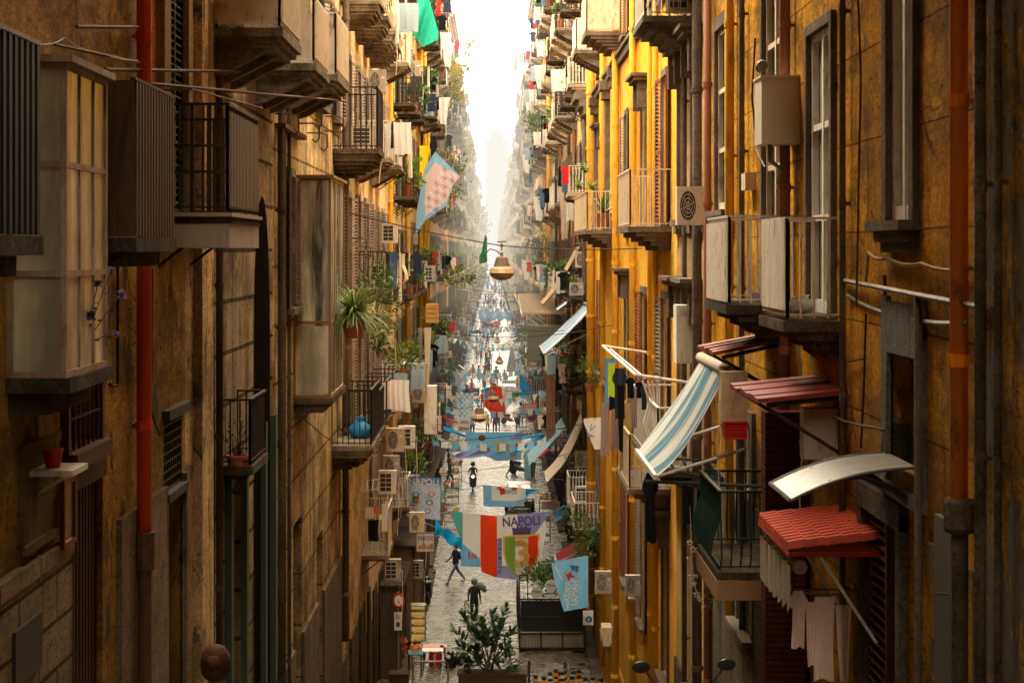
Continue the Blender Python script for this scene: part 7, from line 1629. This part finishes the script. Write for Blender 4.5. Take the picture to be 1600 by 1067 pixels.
def near_head(hz_):
    a = MB(); b = MB(); rr_ = random.Random(3)
    a.lathe([(.01, .05), (.035, .045), (.052, .0), (.04, -.035), (.01, -.05)], (0, .135, hz_+.74), 14, 'z', 1, .8)
    for k in range(600):                          # combed strands running to the bun
        th = rr_.uniform(0, math.pi*2); ph_ = rr_.uniform(-.9, 1.4); s0 = Vector((.110*math.cos(th)*math.cos(ph_), .024+.122*math.sin(th)*math.cos(ph_), hz_+.715+.132*math.sin(ph_)))
        if s0.y < -.03 and s0.z < hz_+.76: continue
        e0 = Vector((rr_.uniform(-.03, .03), .13, hz_+.74+rr_.uniform(-.03, .03))); c0 = Vector((0, .018, hz_+.715)); md = (s0+e0)/2; md = c0+(md-c0).normalized()*.131
        b.tube([s0+(s0-c0)*.04, md, e0], [.0026, .0024, .0015], 4, False)
    return [('hair_bun', a, HAIRB), ('hair_strands', b, HAIRB)]
person('person seen from behind with a brown hair bun, at the bottom edge left', (-1.96, 13.6, 10.5), 'stand', math.pi, CMAUVE, CBJ, HAIRB, .95, near=True, extras=near_head)
def carry(hz_):
    a = MB(); a.tube([(.10, .06, hz_+.60), (.22, .02, hz_+.55), (.36, -.06, hz_+.45), (.44, -.12, hz_+.30)], [.09, .14, .13, .06], 12); b = MB(); b.lathe([(.10, .1), (.125, .06), (.13, -.02), (.12, -.05)], (0, .0, hz_+.74), 16)
    c = MB(); c.tube([(-.30, -.05, .92), (-.30, -.02, .95), (-.34, .0, .92), (-.36, .0, .05)], .015, 6); c.tube([(-.42, -.05, .88), (-.42, 0, .05)], .015, 6); c.tube([(-.3, -.05, .9), (-.42, -.05, .9)], .015, 6)
    d = MB(); d.lathe([(.16, hz_-.16), (.175, hz_-.02), (.16, hz_+.2), (.19, hz_+.40), (.10, hz_+.50)], (0, 0, 0), 16, 'z', 1, .72); return [('shoulder_bag', a, cm('grey_green_bag', (.16, .17, .14), .05)), ('knit_cap', b, cm('teal_cap', (.10, .24, .28), .05)), ('folding_trolley', c, IRON), ('coat', d, CDK)]
person('dark-coated person in a teal cap with a bag on the shoulder, mid street', street_pos(741, 973), 'stand', R(15), CDK, CDK, HAIRD, 1.0, near=True, extras=carry)
def pack(hz_):
    a = MB(); a.tube([(0, .17, hz_+.10), (0, .19, hz_+.28), (0, .16, hz_+.42)], [.13, .16, .10], 12); d = MB(); d.lathe([(.165, hz_-.12), (.175, hz_), (.155, hz_+.2), (.18, hz_+.40), (.09, hz_+.50)], (0, 0, 0), 16, 'z', 1, .74); return [('backpack', a, CDK), ('jacket', d, CNAVY)]
person('man in a navy jacket with a backpack striding left of the big flag', street_pos(712, 911), 'stride', R(-62), CNAVY, CJEANS, HAIRD, 1.03, near=True, extras=pack)
def helm(hz_): a = MB(); a.lathe([(.05, .15), (.11, .12), (.145, .04), (.145, -.05), (.12, -.1)], (0, -.01, hz_+.72), 16); return [('helmet', a, BLACKPL)]
person('rider in a black jacket and helmet on the scooter with the lit headlight', (-1.235, 119.85, .05), 'ride', 0, CDK, CDK, HAIRD, 1.0, near=True, extras=helm)
pl = [('child in a bright yellow top below the hanging lamp', 762, 676, 'stand', math.pi, CYEL, CDK, .85), ('person in a purple jacket next to the child in yellow', 773, 678, 'stand', math.pi, CPURP, CBJ, 1.05), ('dark-dressed person beside the one in purple', 778, 674, 'walk', math.pi, CDK, CJEANS, 1.15), ('man in a pale blue shirt with a crossbody strap, left of the lamp', 738, 682, 'stand', math.pi, CSHIRT, CDK, 1.1),
      ('man in a grey shirt standing by the orange-red shop sign', 814, 666, 'stand', R(160), CGREY, CDK, 1.15), ('black-clad person bending at the goods right of the scooter rider', 799, 746, 'walk', R(80), CBLACK, CBLACK, .95), ('person with a grey backpack walking away at left', 748, 598, 'walk', math.pi, CSHIRT, CDK, 1.1), ('person in a grey top and jeans walking away behind the red flag', 756, 608, 'walk', math.pi, CGREY, CJEANS, 1.05),
      ('tall dark-dressed person walking in the street centre', 764, 591, 'walk', math.pi, CDK, CJEANS, 1.15), ('dark-clad person behind the tall dark-dressed walker', 763, 560, 'walk', 0, CDK, CDK, 1.1), ('person with a red backpack', 752, 568, 'walk', math.pi, CRED, CJEANS, 1.1), ('person in a light jacket left of the red backpack', 746, 563, 'walk', math.pi, CGREY, CJEANS, 1.05), ('person in black standing in front of the pale parasol', 762, 542, 'stand', math.pi, CDK, CDK, 1.15),
      ('person in a blue dress right of the lamps', 773, 612, 'stand', 0, CPINK, CDK, .95), ('white-clad seated-height person at the left kerb', 742, 560, 'stand', R(90), CWHITE, CJEANS, .9), ('dark figure in the left shade beside the scooter rider', 701, 742, 'stand', R(90), CDK, CDK, 1.0), ('figure in dark clothes under the double wire at left', 703, 760, 'walk', R(70), CDK, CBJ, 1.0)]
for lb, px, py, ps, rz, tp, lg, sc in pl: person(lb, street_pos(px, py), ps, rz, tp, lg, random.choice([HAIRD, HAIRB, HAIRD]), sc)
rnd = random.Random(17)
crowd_t = [(CLBLUE, 'light blue'), (CWHITE, 'white'), (CRED, 'red'), (CNAVY, 'navy'), (CDK, 'dark'), (CBLUE, 'blue'), (CPINK, 'pink'), (CTAN, 'tan')]
for i in range(150):
    f = rnd.random()**1.3; py = 438+f*92; half = .8*3.1*(py-CY)/H/1.0*1.0; half = (py-CY)/H*3.2
    px = 772+rnd.uniform(-half*.9, half*.95)
    if py > 500 and 780 < px < 815: px -= 30
    tp, cn = crowd_t[int(rnd.random()*5) if py < 515 else int(rnd.random()*8)]; 
    person(f'distant pedestrian in a {cn} top among the far crowd', street_pos(px, py), rnd.choice(['walk', 'stand']), rnd.choice([0, math.pi, math.pi, R(90)]), tp, rnd.choice([CDK, CJEANS, CBJ, CGREY]), rnd.choice([HAIRD, HAIRB]), rnd.uniform(1.0, 1.2), group=f'distant pedestrians in {cn} tops')
# light blue overall hanging by the bin, stalls, market tables
garment('hanging_overall', 'light blue overall hung upright beside the green bin', 817, 832, 704, 748, 124, 'shirt', CSHIRT and cm('overall_blue', (.30, .48, .60)), seed=2)
for i, (px, py, mt, lb) in enumerate(((800, 500, CRED, 'red stall cover among the far crowd'), (752, 470, CWHITE, 'small white stall cover far down the street'), (786, 462, CRED, 'dark red far stall cover'), (775, 512, CRED, 'round red umbrella top in the far crowd'), (745, 528, CBLACK, 'black stall at the left edge of the crowd'))):
    x, Y, z = street_pos(px, py+14); t = thing('market_stall', (x, Y, 0), lb, 'stall'); m = MB(); m.hexa([(x-1, Y-.8, 2.1), (x+1, Y-.8, 2.1), (x+1, Y+.8, 2.1), (x-1, Y+.8, 2.1), (x-.25, Y-.1, 2.65), (x+.25, Y-.1, 2.65), (x+.25, Y+.1, 2.65), (x-.25, Y+.1, 2.65)]); m.build('cover', mt, t)
    m = MB(); m.box(x-.9, x+.9, Y-.6, Y+.6, .7, .85); [m.bar((x+a, Y+b, 0), (x+a, Y+b, 2.1), .06) for a in (-.9, .9) for b in (-.6, .6)]; m.build('frame', GALV, t)

# ---- shop awnings, stands, bunting along the street
rnd = random.Random(31); AWM = [cm('awning_blue', (.12, .30, .50)), CWHITE, CLBLUE, CRED, cm('awning_green', (.05, .18, .10)), CTAN, CLBLUE]
anm = ['blue', 'white', 'light blue', 'red', 'green', 'tan', 'light blue']
for i in range(34):
    s = -1 if i % 2 else 1; y = 92+i*6.1+rnd.uniform(-1, 1); k = rnd.randrange(7); wd = rnd.uniform(1.6, 3.2); pj = rnd.uniform(.9, 1.7); z1_ = rnd.uniform(3.0, 3.6)
    t = thing('shop_awning', (s*WX, y, z1_-.8), f'{anm[k]} shop awning over the pavement on the {"left" if s < 0 else "right"} side', 'awning', f'{anm[k]} shop awnings on the {"left" if s < 0 else "right"} side'); m = MB()
    m.grid(lambda u, v: Vector((s*(WX-pj*v), y+(u-.5)*wd, z1_-.75*v-.05*math.sin(v*3.1))), 8, 5); m.grid(lambda u, v: Vector((s*(WX-pj), y+(u-.5)*wd, z1_-.75-v*(.2+.05*abs(math.sin(u*15))))), 16, 2); m.build('cloth', AWM[k], t)
    m = MB(); m.bar((s*WX, y-wd/2, z1_-.9), (s*(WX-pj), y-wd/2, z1_-.76), .04); m.bar((s*WX, y+wd/2, z1_-.9), (s*(WX-pj), y+wd/2, z1_-.76), .04); m.bar((s*(WX-pj), y-wd/2, z1_-.76), (s*(WX-pj), y+wd/2, z1_-.76), .04); m.build('arm', GALV, t)
for i in range(30):
    s = -1 if rnd.random() < .5 else 1; y = 100+i*5+rnd.uniform(-2, 2); x = s*rnd.uniform(2.2, 2.7 if s < 0 else 3.3); k = rnd.randrange(5); t = thing('display_stand', (x, y, .12), 'small goods stand against the wall on the '+('left' if s < 0 else 'right')+' side of the street', 'stand', 'goods stands on the '+('left' if s < 0 else 'right')+' side'); m = MB()
    h = rnd.uniform(.7, 1.3); [m.bar((x+a*.4, y+b*.3, 0), (x+a*.4, y+b*.3, h), .04) for a in (-1, 1) for b in (-1, 1)]; m.box(x-.42, x+.42, y-.32, y+.32, h-.06, h); m.box(x-.4, x+.4, y-.3, y+.3, .3, .34); m.build('rack', [IRON, WOOD, GALV][i % 3], t)
    for q in range(5): m = MB(); a = x-.36+q*.16; m.box(a, a+.13, y-.28, y+.2, h+.002, h+rnd.uniform(.08, .4)); m.build('goods', rnd.choice([CRED, CWHITE, CYEL, CLBLUE, CNAVY, CTAN, TERRA]), t)
for i, (Y, z, sag) in enumerate(((92, 6.2, .5), (104, 7.4, .6), (118, 5.6, .5), (132, 7.0, .7), (148, 6.0, .6), (166, 7.5, .6), (186, 6.2, .7), (208, 7.2, .8), (236, 6.0, .8), (270, 7.0, .9), (310, 6.2, .9))):
    t = thing('bunting', (0, Y, z-sag), f'string of light blue and white pennants across the street, number {i+1} counting away from the viewer'.replace('number 1 ', 'nearest ') if i == 0 else 'string of light blue and white pennants across the street', 'bunting', None if i == 0 else 'pennant strings across the far street'); 
    if i == 0: t['label'] = 'nearest string of light blue and white pennants across the street'
    def bp_(u): return Vector((-WX+2*WX*u, Y+.4*math.sin(i)*u, z-sag*4*u*(1-u)+.2*math.sin(i*2.1)*u))
    m = MB(); m.tube([bp_(k/20) for k in range(21)], .012, 4); m.build('cord', ROPE, t); m = MB()
    n = 17
    for k in range(n):
        u0, u1 = (k+.15)/n, (k+.85)/n; a, b = bp_(u0), bp_(u1); m.cur = k % 2; tw = rnd.uniform(-.15, .15)
        if 0 < k < n-1 and rnd.random() < .1: continue
        m.face([a, b, (a+b)/2+Vector((tw, tw, -.42))]) if i % 2 else m.face([a, b, b+Vector((tw*.4, tw, -.36)), a+Vector((tw*.4, tw, -.36))])
    m.build('pennant_row', [CLBLUE, CWHITE], t)
for i in range(26):
    py = 532+rnd.random()*120; half = (py-CY)/H*2.6; px = 770+rnd.uniform(-half, half*.5)
    tp, cn = crowd_t[rnd.randrange(8)]; person(f'pedestrian in a {cn} top walking in the middle distance', street_pos(px, py), 'walk', rnd.choice([0, math.pi]), tp, rnd.choice([CDK, CJEANS, CBJ, CGREY]), rnd.choice([HAIRD, HAIRB]), rnd.uniform(.98, 1.12), group=f'mid-distance walkers in {cn} tops')
# ---- old timber shop fronts standing proud of the left row
TIM = simple('dark_shop_timber', (.075, .05, .035), .6, 0, .4, 5, .3, dirt=(.03, .02, .015), dirtamt=.5); TIM2 = simple('brown_shop_timber', (.15, .09, .05), .6, 0, .4, 5, .3, dirt=(.04, .03, .02), dirtamt=.5)
for i, (y0, y1, X1, h, mt, lb) in enumerate(((66.6, 71.6, -3.28, 3.3, TIM, 'dark timber shop front behind the road sign at left'), (72.9, 80.6, -3.1, 3.7, TIM2, 'brown timber shop front behind the food cabinet'), (81.2, 89.5, -3.0, 3.5, TIM, 'dark shop front beside the man with the backpack'), (90.5, 99.5, -3.15, 3.6, TIM2, 'brown shop front under the blue netting, left side'), (101, 113, -3.1, 3.4, TIM, 'dark shop front left of the scooter rider'))):
    t = thing('shop', (-WX, (y0+y1)/2, 0), lb, 'shop'); m = MB(); m.box(-WX, X1, y0, y1, 0, h); n = int((y1-y0)/1.3)
    for k in range(n+1): y = y0+(y1-y0-.12)*k/n; m.box(X1, X1+.06, y, y+.12, 0, h-.35)
    m.build('casing', mt, t); m = MB(); m.box(-WX, X1+.22, y0-.1, y1+.1, h, h+.08); m.box(X1, X1+.12, y0, y1, h-.4, h-.05); m.build('fascia', DARKST, t)
    m = MB()
    for k in range(0, n, 2): y = y0+.16+(y1-y0-.12)*k/n; m.box(X1+.004, X1+.012, y, y+(y1-y0)/n-.2, .5, h-.6)
    m.build('glass', GLASS, t); m = MB(); m.box(-WX, X1+.35, y0, y1, 0, .14); m.build('step', KERB, t)
# ---- small extras
def bag(label, loc, r, mt, n=1, seed=0):
    rnd_ = random.Random(seed); t = MB()
    def fn(u, v):
        a = u*2*math.pi; z = v; q = r*(math.sin(math.pi*min(1, v*1.15))**.6 if v < .85 else .18+.25*(v-.85)/.15)*(1+.12*mnoise.noise((math.cos(a)*2+seed, math.sin(a)*2, v*5))); return Vector(loc)+Vector((q*math.cos(a), q*math.sin(a), v*r*2.1))
    t.grid(fn, 20, 14); return tag(t.build('plastic_bag', mt, smooth=True), label, 'bag')
bag('left white knotted rubbish bag on the cream balcony', W(1240, 492, 22.0), .10, simple('thin_white_plastic', (.62, .60, .55), .4, 0, .2, 14, .4, translucent=.3), seed=1)
bag('right white rubbish bag on the cream balcony', W(1259, 492, 22.0), .11, simple('thin_white_plastic', (.62, .60, .55), .4), seed=4)
bag('bright blue bag on the curved iron balcony at left', W(563, 690, 48.5), .30, simple('blue_plastic', (.02, .22, .50), .4, 0, .2, 9, .4, translucent=.2), seed=7)
t = thing('wall_lantern', W(1040, 868, 45.0), 'small black lantern on the yellow wall above the thin dark post', 'lantern'); c_ = W(1038, 866, 45.0)
m = MB(); m.lathe([(.06, 0), (.13, .28), (.15, .3), (.05, .42), (.02, .48)], c_, 6); m.tube([c_+Vector((0, 0, .48)), c_+Vector((.1, 0, .56)), Vector((WX, 45, c_.z+.4))], .015, 5); m.build('housing', IRON, t)
m = MB(); a = W(1046, 848, 43.5); m.tube([(a.x, 43.5, 2), (a.x, 43.5, a.z)], .06, 10); tag(m.build('post', IRON), 'tall dark post standing against the yellow wall', 'post')
m = MB(); a = W(982, 935, 51.0); m.box(a.x, a.x+.5, 51, 51.35, a.z-.06, a.z); tag(m.build('shelf', GALV), 'grey shelf under the beige air conditioner on the yellow wall', 'shelf')
# white-railed low balcony with pots by the FORZA flag is furnished with small pots
for i in range(4):
    c_ = W(884+i*11, 950, 64-i*.6); m = MB(); m.lathe([(.07, 0), (.1, .16), (.11, .18)], c_, 10); tag(m.build('flower_pot', [WHITEP, TERRA, WHITEP, TERRA][i]), ['first', 'second', 'third', 'fourth'][i]+' small pot from the left behind the FORZA flag', 'pot')
rb = garment('ribbon', 'white ribbon tied to a twig on the stained right wall', 1484, 1493, 932, 966, 16.2, 'twist', CWHITE, cat='ribbon', seed=2)
wire('twig', 'pale dead twig sticking out of the stained wall beside the ribbon', [(1462, 926, 16.4), (1485, 928, 16.2), (1512, 938, 15.9)], .012, STEM, 0, 'twig')
# ---- towers at the end of the view -------------------------------------------
m = MB(); tx, tY = 42*308/F, 308
t = thing('pale_tower', (7, 310, 0), 'pale stone tower block with cornices rising over the right row', 'tower')
m.box(4.0, 12, 308, 330, -1, 46.0); m.build('wall', M_WHITE, t)
m = MB(); 
for z, e in ((45.9, .45), (45.2, .25), (33.5, .3), (29.5, .6), (28.6, .3)): m.box(4.0-e, 12, 308-e, 330, z, z+.6)
m.build('cornice', TRIMC, t)
m = MB(); [m.box(3.9, 4.05, 310+i*5, 312.5+i*5, 36, 42) for i in range(4)]; [m.box(4.8+i*1.8, 5.8+i*1.8, 307.9, 308.05, 35.5, 41) for i in range(2)]; m.build('blind_window', M_GREYP, t)
t = thing('distant_skyscraper', (8, 1500, 0), 'very faint high-rise at the end of the street, paled by painted haze', 'skyscraper')
HZM = bpy.data.materials.new('painted_far_haze'); HZM.use_nodes = True; b_ = HZM.node_tree.nodes['Principled BSDF']; b_.inputs[0].default_value = (.02, .02, .02, 1); b_.inputs['Specular IOR Level'].default_value = 0; b_.inputs['Emission Color'].default_value = (.90, .87, .82, 1); b_.inputs['Emission Strength'].default_value = .92  # emission stands in for haze over the tower and hills
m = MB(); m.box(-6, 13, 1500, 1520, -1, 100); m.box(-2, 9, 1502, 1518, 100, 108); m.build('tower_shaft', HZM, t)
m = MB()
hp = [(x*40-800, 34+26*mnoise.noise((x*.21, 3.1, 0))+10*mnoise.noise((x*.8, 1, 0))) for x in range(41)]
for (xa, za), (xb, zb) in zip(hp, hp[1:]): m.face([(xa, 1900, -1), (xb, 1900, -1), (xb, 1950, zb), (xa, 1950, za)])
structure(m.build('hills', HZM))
# scaffold and blue tarp beneath the tower
m = MB()
for i in range(6):
    x = 3.0; y = 200+i*3; m.bar((x, y, 22), (x, y, 31), .08)
for z in (23, 25, 27, 29): m.bar((3.0, 200, z), (3.0, 215, z), .07); m.bar((3.0, 200, z), (3.9, 200, z), .07)
tag(m.build('scaffold', GALV), 'light scaffold frame high on the right row under the pale tower', 'scaffold')

# ---- generic life on the balconies -----------------------------------------------
random.seed(99)
rnd = random.Random(5)
def proto_bush(seed, mats, pot=TERRA):
    t = bush('potted_plant', '', (0, 0, 0), .28, .32, .3, 150, .16, .07, pot, mats, seed=seed); return t
PB = [(proto_bush(61, LEAFS), 'green'), (proto_bush(62, [LEAFS[1], LEAFS[2], LEAFS[2]]), 'yellow-green'), (proto_bush(63, [LEAFS[0], LEAFS[0], LEAFS[1]]), 'dark green')]
def proto_cloth(kind, w_, h, mt, seed):
    mb = MB(); garment_mesh(kind, w_, h, mb, lambda u, d, e: Vector((e, u, -d)), seed); return mb.build('hanging_cloth', mt, smooth=True, base=(0, 0, 0))
PC = [(proto_cloth('towel', .6, .9, CWHITE, 1), 'white towel'), (proto_cloth('shirt', .55, .75, CBLACK, 2), 'black shirt'), (proto_cloth('towel', .7, .9, cm('greyed_blue', (.30, .38, .44)), 3), 'greyish blue sheet'), (proto_cloth('shirt', .5, .7, CRED, 4), 'red shirt'), (proto_cloth('trousers', .42, 1.0, CJEANS, 5), 'pair of jeans'), (proto_cloth('twist', .8, 1.4, CWHITE, 6), 'bunched white sheet'), (proto_cloth('towel', .5, .8, CPINK, 7), 'pink towel'), (proto_cloth('shirt', .5, .75, CNAVY, 8), 'navy shirt')]
n_done = [0, 0, 0, 0]
SLOTS.sort(key=lambda s: s[2])
for (side, X, c, zf, hw, p, hr) in SLOTS:
    sn = 'left' if side < 0 else 'right'; rz = 0 if side < 0 else math.pi; far = c > 230; dist = 'nearer part' if c < 110 else 'middle' if c < 200 else 'far part'
    r_ = rnd.random()
    if r_ < (.22 if not far else .08):
        k = 1 if rnd.random() < .5 else 0; zz = zf+rnd.uniform(1.3, 1.9) if rnd.random() < .5 else zf+.12
        if rnd.random() < .65: loc = (X-side*.52, c-hw-.25, zz); rr = -math.pi/2
        else: loc = (X, c-hw-.55, zz); rr = rz
        vary(clone((AC0, AC1)[k], loc, rr, f'air conditioner on the {dist} of the {sn} row', f'air conditioners on the {dist} of the {sn} row', (.9, rnd.uniform(.6, .85), rnd.uniform(.85, 1.15)))); n_done[0] += 1
    if rnd.random() < (.42 if c < 150 else .2) and p > .4 and n_done[1] < 285:
        for q in range(rnd.randint(1, 4)):
            pc, nm = rnd.choice(PC); o = pc.copy(); COL.objects.link(o); o.location = (X-side*(p+.1+.25*(q % 2)), c-hw*.8+q*.5, zf+hr-.02); o.rotation_euler = (0, 0, rnd.choice([0, .15, R(70), R(90)]) if True else 0)
            tag(o, f'{nm} drying on a balcony in the {dist} of the {sn} row', 'laundry', f'{nm}s drying in the {dist} of the {sn} row'); n_done[1] += 1
    if rnd.random() < (.36 if c < 150 else .22) and p > .4 and n_done[2] < 240:
        for q in range(rnd.randint(1, 3)):
            pb, nm = rnd.choice(PB); clone(pb, (X-side*(p-.18), c-hw*.7+q*.65, zf+.02), rnd.uniform(0, 6), f'{nm} potted plant on a balcony in the {dist} of the {sn} row', f'{nm} potted plants in the {dist} of the {sn} row', scale=rnd.uniform(.8, 1.5)); n_done[2] += 1
# remove the source objects that only served as models
for t in [AC0, AC1, pb1, pb2]+[x[0] for x in PB]:
    for ch in list(t.children): bpy.data.objects.remove(ch)
    bpy.data.objects.remove(t)
for o, _ in PC: bpy.data.objects.remove(o)
kill_protos()
print('objects', len(bpy.data.objects), n_done)
